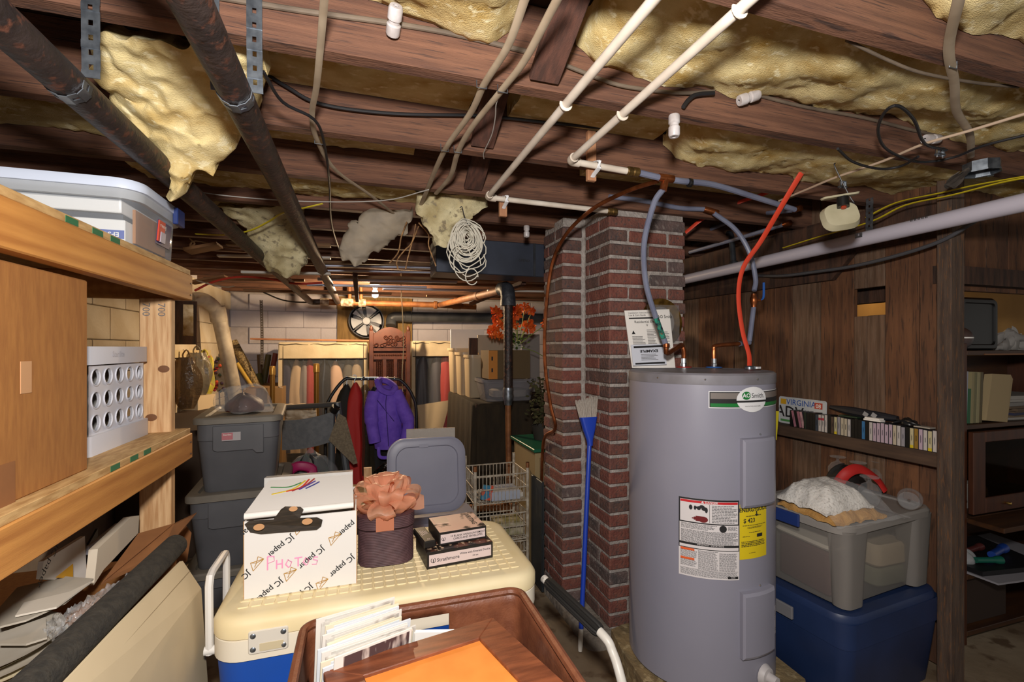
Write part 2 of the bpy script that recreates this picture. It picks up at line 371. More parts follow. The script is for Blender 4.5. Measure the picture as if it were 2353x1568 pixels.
batt(gx(2100, 0), 3.4, -1, .69, .02, 3, 'yellow fibreglass corner tuft at the top right of the picture')
batt(gx(610, 2), gx(1075, 2), 1, .79, .012, 4, 'thin amber fibreglass strip above the black cable, left of the two tan cables')
batt(gx(1165, 2), gx(1500, 2), 1, .785, .015, 5, 'short fibreglass strip between the tan cables and the right white pipe')
batt(gx(1520, 2), 4.0, 1, .70, .02, 6, 'sagging fibreglass batt behind the orange cable on the right', .025)
batt(-1.45, gx(330, 3), 2, .72, .015, 7, 'shadowed fibreglass strip at the far left behind the iron pipe')
batt(gx(600, 3), gx(950, 3), 2, .775, .012, 8, 'thin fibreglass strip in the second bay beside the long tan cable')
batt(gx(1330, 3), gx(1800, 3), 2, .78, .012, 9, 'dim fibreglass strip in the bay above the brick chimney')
batt(-.9, gx(1010, 4), 3, .705, .016, 10, 'pale fibreglass strip above the thin white wire in the middle of the ceiling', .03)
batt(gx(430, 5), gx(680, 5), 4, .72, .02, 12, 'dim fibreglass strip above the clear lidded bin', mat=insul_dirty)
batt(gx(1120, 6), gx(1260, 6), 5, .70, .015, 13, 'short fibreglass strip above the grey duct by the chimney')
# batts that have dropped out of their bays
def hang(rows, th, label, mat, seed, amp=.016, cols=18, sub=5):
    """rows: (left pixel, right pixel, Y) from the top down; the sheet hangs at those distances"""
    L = cr([PY(*a, Y) for a, b, Y in rows], sub); R = cr([PY(*b, Y) for a, b, Y in rows], sub); n = len(L) - 1
    def fn(u, v):
        i = min(int(v * n), n - 1); t = v * n - i; l = L[i].lerp(L[i + 1], t); r = R[i].lerp(R[i + 1], t)
        p = l.lerp(r, u); q = amp * 1.3 * nz(p, 7, seed) + amp * 1.2 * abs(nz(p, 16, seed)) + .006 * nz(p, 50, seed)
        bul = -.022 * math.sin(math.pi * u)
        eg = 1 + 2.2 * abs(2 * u - 1) ** 6
        return p + Vector((.008 * eg * nz(p, 30, seed + 3), q + bul, .012 * eg * nz(p, 28, seed + 5) + bul))
    return one('insulation_batt', MB().grid(fn, cols, 4 * n // 2, th), mat, label, 'insulation', 'fallen fibreglass batts', ang=80)
hang([((195, 62), (600, 100), 1.20), ((205, 130), (608, 165), 1.27), ((215, 190), (596, 230), 1.33), ((265, 262), (562, 300), 1.40), ((335, 330), (522, 352), 1.46), ((378, 400), (450, 402), 1.50), ((384, 452), (412, 446), 1.53)], (0, .05, .05), 'large yellow fibreglass batt drooping between the two iron pipes', insul, 21, .030, 60)
hang([((500, 470), (690, 470), 2.55), ((540, 510), (705, 520), 2.65), ((580, 560), (712, 575), 2.72), ((600, 605), (708, 605), 2.78), ((640, 632), (680, 628), 2.8)], (0, .05, .03), 'dirty fibreglass clump hanging between the far ends of the iron pipes', insul_dirty, 22, .03, 22)
hang([((955, 440), (1130, 440), 2.08), ((962, 480), (1118, 470), 2.09), ((975, 520), (1060, 515), 2.10), ((1000, 560), (1035, 562), 2.11)], (0, .05, .03), 'fibreglass lump bulging behind the hanging coil of white wire', insul_dirty, 23, .03, 20)
kraft = M('kraft_paper', '#8c8273', .7, c2='#a0937f', ns=12, bump=.1)
hang([((850, 482), (955, 482), 2.30), ((800, 530), (930, 530), 2.34), ((778, 570), (872, 575), 2.38), ((800, 596), (826, 608), 2.40)], (0, .03, .02), 'kraft-paper-faced batt dangling from the ceiling left of the wire coil', kraft, 24, .004, 14)
# ================================================================== pipes and wires under the joists
iron = M('iron_pipe', '#252020', .5, .3, c2='#3a302d', ns=14, bump=.35, bs=80, c3='#5a3a2e')
rust = M('rust_pipe', '#6b4024', .6, .3, c2='#8f5d34', ns=10, bump=.3, bs=60)
plaster = M('pipe_plaster', '#b9ab97', .9, c2='#6d5540', ns=25, bump=.8)
HP = EYE + .498
def pipe(name, label, cat, pts, r, m, fits=(), group=None, seg=18, n=0):
    P = [Vector(p) for p in pts]; t = thing(name, label, cat, P[0], group=group)
    obj('pipe_run', MB().tube(cr(P, n) if n else P, r, seg), m, t)
    for nm, a, b, rr, mm in fits: obj(nm, MB().tube([a, Vector(a).lerp(Vector(b), .08), Vector(a).lerp(Vector(b), .92), b], [rr * .92, rr, rr, rr * .92], seg), mm, t)
    return t
def V(*a): return Vector(a)
def bendpts(a, c, b, r=.06, n=5):
    a, c, b = V(*a), V(*c), V(*b); p = c + (a - c).normalized() * r; q = c + (b - c).normalized() * r
    return [p.lerp(c, k / n).lerp(c.lerp(q, k / n), k / n) for k in range(n + 1)]
e1 = bendpts((-.515, 2, HP), (-.515, 5.45, HP - .005), (0, 5.45, HP))
pipe('drain_pipe', 'outer black iron drain pipe with rust patches running above the clear lidded bin', 'pipe', [(-.515, .25, HP - .01)] + e1 + [(-.40, 5.45, HP)], .031, iron, [('coupling', (-.42, 5.45, HP), (-.33, 5.45, HP), .04, plaster)], 'iron drain pipes')
pipe('drain_pipe', 'inner black iron drain pipe with rust patches slanting down to the bare bulb', 'pipe', [(-.241, .25, HP + .02), (-.241, 5.40, HP)], .031, iron, [], 'iron drain pipes')
mn = pipe('drain_pipe', 'brown horizontal drain pipe across the room just under the bare bulb', 'pipe', [(-.335, 5.45, HP), (.86, 5.45, HP), (1.3, 5.45, HP - .01)], .033, rust, [('coupling', (-.21, 5.45, HP), (-.08, 5.45, HP), .045, plaster), ('coupling', (-.03, 5.45, HP), (.05, 5.45, HP), .045, plaster), ('coupling', (.80, 5.45, HP), (.84, 5.45, HP), .045, rust), ('coupling', (1.02, 5.45, HP), (1.12, 5.45, HP), .045, rust)])
for x in (-.12, .0, -.28): obj('riser', MB().cyl((x, 5.45, HP + .03), (x, 5.45, JZ + .05), .02, 12), rust, mn)
dg = PY(1145, 662, 3.06)
pipe('drain_pipe', 'rusty slanting pipe joining the black elbow in front of the orange flowers', 'pipe', [(.87, 5.43, HP), (.96, 3.35, HP - .078), (.96, 3.16, HP - .083)], .03, rust, [('coupling', (.94, 3.9, HP - .058), (.943, 3.82, HP - .061), .038, rust)])
vx, vy = .955, 3.06
vp = thing('standpipe', 'upright pipe with a black elbow on top, black above and copper below', 'pipe', (vx, vy, 0))
ebx = [V(vx - .01, vy + .13, HP - .083)] + bendpts((vx, vy + .2, HP - .083), (vx, vy, HP - .083), (vx, vy, 0), .09, 6) + [V(vx, vy, HP - .21)]
obj('elbow', MB().tube(ebx, [.05] * 2 + [.05] * 5 + [.052, .054], 18), M('black_fitting', '#2c2f36', .5, c2='#3c4048', ns=20, bump=.3), vp)
obj('black_run', MB().cyl((vx, vy, HP - .19), (vx, vy, 1.03), .031, 16), iron, vp)
obj('coupling', MB().lathe([(.0, 1.08), (.034, 1.08), (.038, 1.06), (.033, 1.04), (.038, 1.02), (.03, .99), (.025, .96), (.0, .96)], (vx, vy, 0), 16), steel, vp)
obj('copper_run', MB().cyl((vx, vy, .97), (vx + .01, vy, 0), .020, 14), rust, vp)
# pale drain by the left wall and black pipe on the far wall
oldp = M('painted_pipe', '#b3a794', .6, c2='#8d8272', ns=8)
pipe('vent_pipe', 'pale grey drain pipe with a wide elbow leaning beside the left wall', 'pipe', cr([DP(440, 688, 4.2), DP(470, 690, 4.3), DP(497, 715, 4.4), DP(510, 760, 4.45), DP(548, 945, 4.6), DP(575, 1090, 4.7)], 5), .062, oldp, [('collar', DP(498, 705, 4.4), DP(504, 740, 4.43), .072, oldp)])
y2 = YB - .16
pipe('drain_pipe', 'thick dark grey pipe along the far wall behind the orange flowers', 'pipe', [PY(898, 742, y2) + V(0, -.03, -.04)] + bendpts(PY(898, 745, y2), PY(900, 728, y2), PY(1000, 728, y2), .05) + [PY(1290, 732, y2)], .066, M('grey_pipe', '#3c3f44', .45, c2='#54565a', ns=6), [('collar', PY(930, 728, y2), PY(945, 728, y2), .075, MC['grey_pipe'])])
pipe('drain_pipe', 'rusty low pipe crossing behind the wire cart', 'pipe', [DP(1080, 1168, 3.15), DP(1260, 1162, 3.05)], .024, rust, [('coupling', DP(1150, 1166, 3.11), DP(1168, 1165, 3.1), .036, rust)])
# perforated hanger straps
def strap(name, label, pts, wdir, wd=.018, m=steel, group='perforated hanger straps'):
    P = cr(pts, 4); mb = MB(); L = [0]
    for i in range(1, len(P)): L.append(L[-1] + (P[i] - P[i - 1]).length)
    def at(s):
        for i in range(1, len(P)):
            if L[i] >= s: return P[i - 1].lerp(P[i], (s - L[i - 1]) / max(L[i] - L[i - 1], 1e-6))
        return P[-1]
    n = max(4, int(L[-1] / .014)); W = Vector(wdir).normalized() * wd / 2; st = L[-1] / n
    for i in range(n):
        a, b = at(i * st), at((i + 1) * st); u = (b - a).normalized(); k = .55
        if i % 2: mb.add([a - W, a + W, b + W, b - W], [(0, 1, 2, 3)])
        else:
            w2 = W * .26; p, q = a.lerp(b, .12), a.lerp(b, .88)
            mb.add([a - W, a + W, b + W, b - W, p - w2, p + w2, q + w2, q - w2], [(0, 1, 5, 4), (1, 2, 6, 5), (2, 3, 7, 6), (3, 0, 4, 7)])
    t = one(name, mb, m, label, 'strap', group, smooth=False)
    sm = t.modifiers.new('thick', 'SOLIDIFY'); sm.thickness = .0016
    return t
def strap2(label, drop, loop):
    t = thing('pipe_strap', label, 'strap', drop[-1], group='perforated hanger straps')
    for nm, pts, wd_ in (('strap_drop', drop, (1, 0, 0)), ('strap_loop', loop, (0, 1, 0))):
        o = strap(nm, label, pts, wd_, .029); me = o.data; M0 = wmat(t).inverted() @ wmat(o)
        me.transform(M0); o.parent = t; o.location = (0, 0, 0)
        for k in ('label', 'category', 'group'): del o[k]
def ring(c, r, a0, a1, n=10): return [V(c[0] + r * math.sin(math.radians(a0 + (a1 - a0) * k / n)), c[1], c[2] - r * math.cos(math.radians(a0 + (a1 - a0) * k / n))) for k in range(n + 1)]
ya = YJ(1) - .008
strap2('perforated metal strap looped under the outer iron pipe', [V(-.482, ya - .004, JZ + .14), V(-.482, ya - .004, JZ - .02), V(-.480, ya - .006, HP + .006)], ring((-.515, ya - .01, HP - .009), .0335, 92, -92))
strap2('perforated metal strap looped under the inner iron pipe', [V(-.208, ya - .004, JZ + .17), V(-.208, ya - .004, JZ - .02), V(-.206, ya - .006, HP + .024)], ring((-.241, ya - .01, HP + .0168), .0335, 92, -92))
strap('pipe_strap', 'short perforated strap nailed to the joist beside the inner iron pipe', [V(-.285, ya, JZ + .15), V(-.283, ya, JZ + .0), V(-.275, ya, HP + .02)], (1, 0, 0), .024)
st3 = PX(1985, 540, 2.05)
strap('pipe_strap', 'perforated strap holding the white drain pipe above the plank partition', [V(2.085, st3.y, JZ), V(2.082, st3.y, st3.z + .05)] + ring((2.05, st3.y, st3.z), .0325, 95, -100), (0, 1, 0), .03)
strap('pipe_strap', 'perforated strap hanging down the far white wall left of the fan', [PY(600, 690, 5.7), PY(602, 760, 5.7), PY(602, 838, 5.7)], (1, 0, 0), .03, M('dark_strap', '#5a5148', .5, .7))
# white CPVC supply lines with elbows, hangers and transition fittings
ZC = EYE + .628
def supply(label, X, Yend, Xe, x2=None, ext=None):
    t = thing('supply_pipe', label, 'pipe', (X, Yend, ZC), group='white supply pipes')
    obj('pipe_run', MB().cyl((X, .1, ZC), (X, Yend - .01, ZC), .0112, 12), cpvc, t)
    obj('elbow', MB().tube([V(X, Yend - .035, ZC)] + bendpts((X, Yend - .03, ZC), (X, Yend, ZC), (X + .03, Yend, ZC), .02) + [V(X + .035, Yend, ZC)], .0155, 12), cpvc, t)
    obj('pipe_run', MB().cyl((X + .01, Yend, ZC), (Xe, Yend, ZC - .008), .0112, 12), cpvc, t)
    obj('fitting', MB().lathe([(0, 0), (.013, 0), (.0165, .004), (.0165, .02), (.013, .023), (.0165, .027), (.0165, .045), (.012, .05), (0, .05)], (Xe, Yend, ZC - .008), 12, Matrix.Rotation(math.pi / 2, 3, 'Y')), brass, t)
    return t
s1 = supply('white supply pipe on the left, ending at the longer wooden hanger', .502, 1.895, PY(1395, 450, 1.895).x)
s2 = supply('white supply pipe on the right, with a dark fitting beside the short wooden hanger', .668, 1.445, PY(1440, 398, 1.445).x)
for t, X, ys_ in ((s1, .502, (YJ(1) + .02,)), (s2, .668, (YJ(0) + .02, YJ(1) + .02))):
    for y in ys_:
        obj('clip', MB().tube(ring((X, y, ZC), .0125, -110, 110), .0028, 6, flat=2.2, up=YA), cpvc, t)
lt = M('pale_wood', '#9a6a4c', .8, c2='#b3835f', ns=8, stretch=(10, 10, 1))
for lab, x, y0, y1, Y in (('short wooden hanger strip holding the right white supply pipe', 1361, 300, 415, 1.475), ('longer wooden hanger strip holding the left white supply pipe', 1157, 385, 497, 1.92)):
    a, b = PY(x, y0, Y), PY(x, y1, Y); t = thing('pipe_hanger', lab, 'hanger', b, group='wooden pipe hangers')
    obj('strip', MB().bb((a.x - .017, Y, b.z), (a.x + .017, Y + .018, a.z)), lt, t, smooth=False, bevel=.002)
    zc = ZC - .006
    for s in (-1, 1): obj('screw', MB().lathe([(0, -.002), (.004, -.002), (.003, .002), (0, .003)], (a.x, Y, zc + .022 * s), 8, Matrix.Rotation(math.pi / 2, 3, 'X')), steel, t)
    obj('clamp', MB().tube([V(a.x, Y - .002, zc + .026), V(a.x, Y - .014, zc + .02), V(a.x, Y - .05, zc + .012), V(a.x, Y - .05, zc - .012), V(a.x, Y - .014, zc - .02), V(a.x, Y - .002, zc - .026)], .003, 6, flat=3, up=ZA), white_plastic, t)
# grey flexible lines feeding the heater
HX, HYc, HR, HT = 1.326, 1.611, .278, EYE - .09
tee = PY(1530, 410, 1.445)
def flex(name, label, pts, r, m, cat='pipe', fits=(), group=None, n=6, **k):
    P = cr(pts, n)
    if not fits: return one(name, MB().tube(P, r, 10, **k), m, label, cat, group)
    t = thing(name, label, cat, P[-1], group=group); obj('tube_run', MB().tube(P, r, 10, **k), m, t)
    for nm, mb, mm in fits: obj(nm, mb, mm, t)
    return t
def col(a, b, r): return MB().tube([a, Vector(a).lerp(Vector(b), .1), Vector(a).lerp(Vector(b), .9), b], [r * .9, r, r, r * .9], 12)
xe = PY(1440, 398, 1.445).x + .048
flex('water_line', 'grey water line running from the right white pipe to the copper tee above the chimney', [V(xe, 1.445, ZC - .008), V(tee.x - .03, 1.445, tee.z), V(tee.x + .06, 1.447, tee.z - .002), PY(1640, 425, 1.48), PY(1740, 455, 1.51), PY(1826, 482, 1.54)], .0112, pexg, fits=[
    ('tee', MB().tube([V(tee.x - .03, 1.445, tee.z), V(tee.x + .03, 1.445, tee.z)], .0145, 12).tube([tee, tee + V(-.012, 0, -.045)], .0135, 12), copper), ('cable_tie', col(tee + V(.10, .003, -.004), tee + V(.112, .003, -.004), .016), black_plastic)])
hot = V(1.40, 1.80, HT); cold = V(1.515, 1.74, HT)
hy = 1.70
p1 = [tee + V(-.012, 0, -.04), PY(1502, 470, 1.50), PY(1480, 560, 1.58), PY(1484, 650, 1.64), PY(1507, 730, 1.68), PY(1526, 782, 1.70), PY(1531, 796, 1.70)]
hn = V(hot.x, hot.y, HT + .05)
flex('water_line', 'grey hot water line bowing down past the chimney to the red-ringed heater port', p1, .0112, pexg, fits=[
    ('collar', col(p1[-1] + V(0, 0, .012), p1[-1] + V(0, 0, -.006), .014), copper),
    ('copper_bend', MB().tube(cr([p1[-1], p1[-1] + V(.012, .01, -.03), V(hot.x - .045, hot.y - .03, HT + .10), V(hot.x - .01, hot.y, HT + .10), V(hot.x, hot.y, HT + .075), V(hot.x, hot.y, HT + .03)], 4), .0105, 10), copper),
    ('sticker', MB().tube([p1[4].lerp(p1[5], .0), p1[4].lerp(p1[5], .9)], .0118, 10, caps=False), M('holo_tape', '#2a2b40', .25, .4, c2='#38b9a0', ns=60, c3='#b06a3a')),
    ('union', MB().lathe([(0, 0), (.013, 0), (.014, .02), (.0115, .022), (.0115, .042), (0, .042)], hot, 10), chrome)])
c0 = PY(1640, 492, 1.9); pc = [PY(1640, 490, 1.86), PY(1690, 528, 1.84), PY(1722, 580, 1.82), PY(1736, 640, 1.80), PY(1733, 668, 1.79)]
pv = PY(1732, 690, 1.79); pd = PY(1722, 785, 1.77)
flex('water_line', 'grey cold water line with a blue-handled valve curving down to the heater', pc, .0112, pexg, fits=[
    ('ball_valve', MB().tube([pv + V(0, 0, .03), pv + V(0, 0, .02), pv + V(0, 0, .012), pv, pv + V(0, 0, -.012), pv + V(0, 0, -.02), pv + V(0, 0, -.034)], [.013, .013, .016, .018, .016, .013, .013], 12).cyl(pv, pv + V(.03, -.01, 0), .006, 8), copper),
    ('valve_lever', MB().tube(cr([pv + V(.03, -.01, 0), pv + V(.045, -.01, .008), pv + V(.05, -.01, .03), pv + V(.05, -.01, .085)], 4), .0035, 6, flat=1.8), M('blue_lever', '#2f63b4', .4)),
    ('lower_run', MB().tube([pv + V(0, 0, -.03), pd], .0112, 10), pexg),
    ('cross_run', MB().tube([pd + V(0, 0, -.006), pd + V(-.07, -.01, -.012)], .0112, 10), pexg),
    ('copper_bend', MB().tube(cr([pd + V(-.065, -.01, -.012), pd + V(-.09, -.015, -.012), V(cold.x + .012, cold.y, HT + .10), V(cold.x, cold.y, HT + .08), V(cold.x, cold.y, HT + .03)], 4), .0095, 10), copper),
    ('union', MB().lathe([(0, 0), (.013, 0), (.014, .02), (.0115, .022), (.0115, .042), (0, .042)], cold, 10), chrome)])
flex('water_line', 'grey line from the left white pipe passing behind the chimney top', [PY(1400, 452, 1.90), PY(1480, 462, 1.90), PY(1560, 478, 1.9), PY(1625, 482, 1.88), PY(1648, 492, 1.86)], .0112, pexg, fits=[('fitting', col(PY(1618, 481, 1.88), PY(1650, 490, 1.86), .0145), copper)])
flex('water_line', 'copper tube curving from the tee down the left edge of the chimney', [tee + V(-.02, .02, -.005), PY(1440, 440, 1.62), PY(1360, 482, 1.80), PY(1300, 540, 2.0), PY(1268, 610, 2.12), PY(1254, 720, 2.14), PY(1252, 830, 2.15), PY(1265, 930, 2.15), PY(1276, 985, 2.15), PY(1250, 1010, 2.4), PY(1245, 1100, 2.5), PY(1246, 1190, 2.5)], .0085, copper)
for i, (lab, pts) in enumerate((('grey branch line crossing low behind the orange cable', [PX(1590, 545, 2.0), PX(1700, 502, 2.0), PX(1828, 482, 2.0)]), ('grey branch line just under the upper one right of the chimney', [PX(1585, 580, 2.1), PX(1690, 550, 2.1), PX(1805, 515, 2.1)]))):
    flex('water_line', lab, pts, .011, pexg, fits=[('fitting', col(pts[-1] + V(0, .01, 0), pts[-1] + V(0, -.03, .0), .0145), copper)])
gd = M('dark_steel', '#33353a', .5, .5, c2='#46494e', ns=12)
a, b, c = PX(1585, 562, 2.2), PX(1680, 535, 2.12), PX(1686, 612, 2.1)
pipe('gas_pipe', 'dark steel pipe with an elbow dropping onto the white drain pipe', 'pipe', [a] + bendpts(a, b, c, .03) + [c], .016, gd, [('elbow', c + V(0, 0, .03), c + V(0, 0, -.01), .023, gd)])
dp = pipe('drain_pipe', 'long white drain pipe sloping along the top of the plank partition', 'pipe', [PX(2500, 432, 2.05), PX(1585, 640, 2.05), (2.05, 4.2, EYE + .43)], .0305, M('white_pvc', '#b9b4c0', .45), [])
lp = PX(2125, 505, 2.05); mL = frame(lp + V(-.0308, 0, .004), -YA, ZA)
bars = MB()
for i in range(14):
    if i % 3 != 2: bars.add([mL @ V(-.03 + .0042 * i, -.006, 0), mL @ V(-.03 + .0042 * i + .0026, -.006, 0), mL @ V(-.03 + .0042 * i + .0026, .004, 0), mL @ V(-.03 + .0042 * i, .004, 0)], [(0, 1, 2, 3)])
obj('printed_code', bars, ink, dp)
# ------------------------------------------------------------------ cables
tanc = M('tan_cable', '#a89882', .65, c2='#8c7b66', ns=9)
tan2 = M('old_cable', '#6d5f50', .75, c2='#564a3e', ns=12)
Zc = EYE + .636
def zp(*pp, Z=Zc): return [PZ(x, y, Z) for x, y in pp]
staple = []
def cable(name, label, pts, r, m, flat=1.0, st=(), n=5, up=ZA):
    if not st: return flex(name, label, pts, r, m, 'cable', flat=flat, n=n, up=up)
    return flex(name, label, pts, r, m, 'cable', [('staple', MB().tube([p + V(-.013, 0, .014), p + V(-.012, 0, -.008), p + V(.012, 0, -.008), p + V(.013, 0, .014)], .0015, 6), steel) for p in st], flat=flat, n=n, up=up)
cable('cable', 'long tan cable on the left snaking down the joists toward the dangling batt', zp((748, -40), (745, 0), (735, 120), (727, 200), (717, 265), (730, 325), (772, 392), (850, 448), (922, 505)), .0045, tanc, 1.7, zp((733, 325)))
cable('cable', 'left of the two tan cables running together down the middle of the joists', zp((1220, -40), (1205, 0), (1166, 108), (1112, 195), (1080, 262), (1022, 345), (985, 428), (960, 490)), .0055, tanc, 1.6, zp((1107, 195), (1022, 342)))
cable('cable', 'right of the two tan cables running together down the middle of the joists', zp((1305, -40), (1280, 0), (1205, 140), (1155, 205), (1085, 292), (1052, 350), (1035, 405), (1002, 445)), .0055, tanc, 1.6, zp((1155, 205), (1052, 345)))
cable('cable', 'thick tan cable hanging at the upper right beside the beige wire', zp((2210, -40), (2203, 0), (2180, 110), (2193, 190), (2198, 255), (2228, 308), (2231, 360)), .006, tanc, 1.6, zp((2190, 148)))
cable('cable', 'thin beige wire sweeping across the right side of the joists', zp((1790, 462), (1855, 435), (1920, 408), (2030, 370), (2120, 332), (2230, 300), (2400, 248), Z=EYE + .622), .0042, M('beige_wire', '#b09a84', .6))
cable('cable', 'black armoured cable stretched along the second joist', [PY(598, 160, 1.475), PY(660, 200, 1.475), PY(740, 240, 1.475), PY(900, 261, 1.475), PY(1076, 265, 1.475), PY(1150, 270, 1.475), PY(1300, 286, 1.475), PY(1480, 302, 1.475), PY(1700, 318, 1.475), PY(1860, 330, 1.475)], .0052, black_rubber)
cable('cable', 'black coaxial cable drooping beside the long tan cable', zp((605, 165), (650, 235), (722, 275), (745, 330), (757, 420), (763, 520), (785, 590), Z=EYE + .61), .004, black_rubber)
ya2 = YJ(1) - .006
cable('cable', 'old brown cable run along the big joist past the ceramic knob', [PY(x, y, ya2) for x, y in ((480, -10), (700, 26), (890, 52), (1050, 80), (1215, 120))], .006, tan2)
cable('cable', 'old brown cable on the big joist between the bridging board and the right white pipe', [PY(x, y, ya2 - .006) for x, y in ((1282, 143), (1350, 170), (1420, 195), (1500, 208), (1570, 214), (1640, 210))], .005, tan2)
cable('cable', 'old brown cable on the joist between the two right ceramic knobs', [PY(x, y, ya2) for x, y in ((1738, 218), (1850, 246), (1990, 272), (2100, 300), (2180, 316))], .005, tan2)
cable('cable', 'frayed black cable stub on the joist under the big batt', [PY(x, y, ya2 - .012) for x, y in ((1640, 214), (1600, 218), (1582, 230), (1570, 246))], .006, black_rubber)
cable('cable', 'thin dark wire behind the batt at the upper right', [PY(x, y, YJ(0) + .06) for x, y in ((1945, 92), (2040, 138), (2120, 168), (2240, 190), (2340, 200))], .0035, tan2)
cable('cable', 'black cable loop hanging under the joist at the right', zp((2175, 345), (2125, 330), (2100, 275), (2062, 243), (2030, 262), (2018, 305), (2040, 345), (2110, 372), (2190, 362), (2260, 335), (2400, 300), Z=EYE + .615), .004, black_rubber)
cable('cable', 'black cable sagging under the right batt behind the beige wire', zp((1925, 342), (1960, 372), (2020, 388), (2070, 382), (2110, 360), Z=EYE + .60), .004, black_rubber)
cable('cable', 'thin white wire strung across the middle of the ceiling', zp((405, 432), (520, 450), (700, 463), (880, 461), (985, 436), Z=EYE + .60), .0022, M('grey_wire', '#a7a49f', .5))
cable('cable', 'dark grey hose drooping across the front of the plank partition', [PX(1742, 634, 2.256)] + [PX(x, y, 2.2) for x, y in ((1800, 634), (1880, 624), (1960, 612), (2060, 588), (2160, 555), (2230, 515))] + [PX(2290, 478, 2.256)], .008, M('grey_hose', '#47474b', .55))
yel = M('yellow_cable', '#c9b524', .45)
cable('cable', 'upper flat yellow cable above the white drain pipe', [PX(x, y, 2.18) for x, y in ((1990, 500), (2060, 466), (2160, 444), (2250, 424), (2400, 398))], .003, yel, 2.4)
cable('cable', 'lower flat yellow cable resting just over the white drain pipe', [PX(x, y, 2.12) for x, y in ((1800, 570), (1880, 545), (2000, 510), (2080, 472), (2190, 448), (2300, 420), (2400, 402))], .003, yel, 2.4)
cable('cable', 'flat yellow cable looped over the inner iron pipe at the left', [DP(450, 538, 2.2), DP(520, 540, 2.2), DP(575, 530, 2.2), DP(620, 508, 2.15), DP(650, 490, 2.05), DP(700, 478, 1.95), DP(742, 468, 1.95)], .0032, yel, 2.2)
orange = M('orange_cable', '#d9472e', .4)
cable('cable', 'flat orange power cable dropping from the batt into the top of the heater', [PY(1874, 350, 1.40), PY(1845, 392, 1.42), PY(1795, 475, 1.50), PY(1748, 555, 1.60), PY(1708, 615, 1.62), PY(1697, 680, 1.63), PY(1706, 760, 1.63), PY(1721, 815, 1.62), PY(1722, 850, 1.60)], .0036, orange, 3.3, up=YA)
cable('cable', 'flat orange power cable curving back behind the chimney', [PY(1868, 362, 1.42), PY(1835, 405, 1.56), PY(1770, 440, 1.78), PY(1690, 468, 1.92), PY(1620, 500, 2.02), PY(1575, 535, 2.1)], .0036, orange, 2.8, up=YA)
cable('cable', 'cord with a white tip hanging from the light above the purple jacket', cr([V(DP(922, 668, 4.2).x, DP(922, 668, 4.2).y, 2.2), DP(922, 668, 4.2), DP(925, 720, 4.2), DP(927, 800, 4.2), DP(924, 860, 4.2), DP(926, 915, 4.2)], 3), .004, M('pull_cord', '#d9c79c', .7))
# ceramic knobs on the joists
def knob(label, p, d):
    R = Vector(d).normalized().to_track_quat('Z', 'Y').to_matrix(); t = thing('ceramic_knob', label, 'insulator', p, group='white ceramic knobs')
    obj('knob_body', MB().lathe([(.004, .0), (.014, .0), (.0155, .004), (.0155, .022), (.0125, .025), (.0125, .031), (.0155, .034), (.0155, .055), (.013, .060), (.006, .060), (.006, .052)], p, 16, R), M('ceramic', '#c5c1c2', .35, c2='#aaa3a1', ns=25), t)
    obj('nail_head', MB().lathe([(0, .052), (.005, .052), (.0055, .056), (0, .058)], p, 10, R), gd, t)
knob('white ceramic knob facing the room on the big joist at the top centre', PY(902, 80, ya2 - .005), (.05, -.6, .35))
knob('white ceramic knob hanging under the joist between the right white pipe and the orange cable', PZ(1549, 265, JZ) + V(0, 0, .0), (0, 0, -1))
knob('white ceramic knob lying along the joist under the long sagging batt', PY(1698, 232, ya2 - .016), (.7, -.2, .25))
knob('greyish ceramic knob on the joist beside the black cable loop', PY(2125, 320, ya2 - .016), (1, -.1, .1))
knob('small ceramic knob under the left white supply pipe', V(PY(1210, 462, 2.34).x, 2.34, JZ), (0, 0, -1))
# coil of white wire on a hook
cz = PY(1072, 545, 2.02); random.seed(5)
t = thing('wire_coil', 'coil of white wire hanging from a hook left of the chimney', 'cable', cz - V(0, 0, .16))
for i in range(30):
    R1 = .014 + .0027 * i + random.uniform(-.004, .004); tw = random.uniform(-.3, .3); ox, oz = random.uniform(-.01, .01), random.uniform(-.008, .008); yy = random.uniform(-.02, .02)
    pts = [cz + V(ox + R1 * .82 * math.cos(a), yy + .012 * math.sin(a * 2 + tw), oz + R1 * 1.08 * math.sin(a) - .018 * (i / 30)) for a in [2 * math.pi * k / 22 + tw for k in range(23)]]
    if i > 26: pts = [p + V(.012 * math.sin(k), 0, -.05 * (k / 22) * (i - 26) / 2) for k, p in enumerate(pts)]
    obj('wire_loop', MB().tube(pts, .0024, 6, caps=False), M('white_wire', '#cfcabb', .5), t)
for i, (dx, dz, r) in enumerate(((.0, -.12, .075), (.02, -.175, .035), (-.03, -.1, .06))):
    obj('loose_loop', MB().tube([cz + V(dx + r * .8 * math.cos(a), -.015, dz + r * math.sin(a)) for a in [2 * math.pi * k / 20 for k in range(19)]], .0024, 6), MC['white_wire'], t)
obj('hook', MB().tube(cr([cz + V(-.03, 0, .125), cz + V(-.02, 0, .13), cz + V(-.012, 0, .10), cz + V(0, -.01, .06), cz + V(.012, -.02, .045)], 4), .002, 6), gd, t)
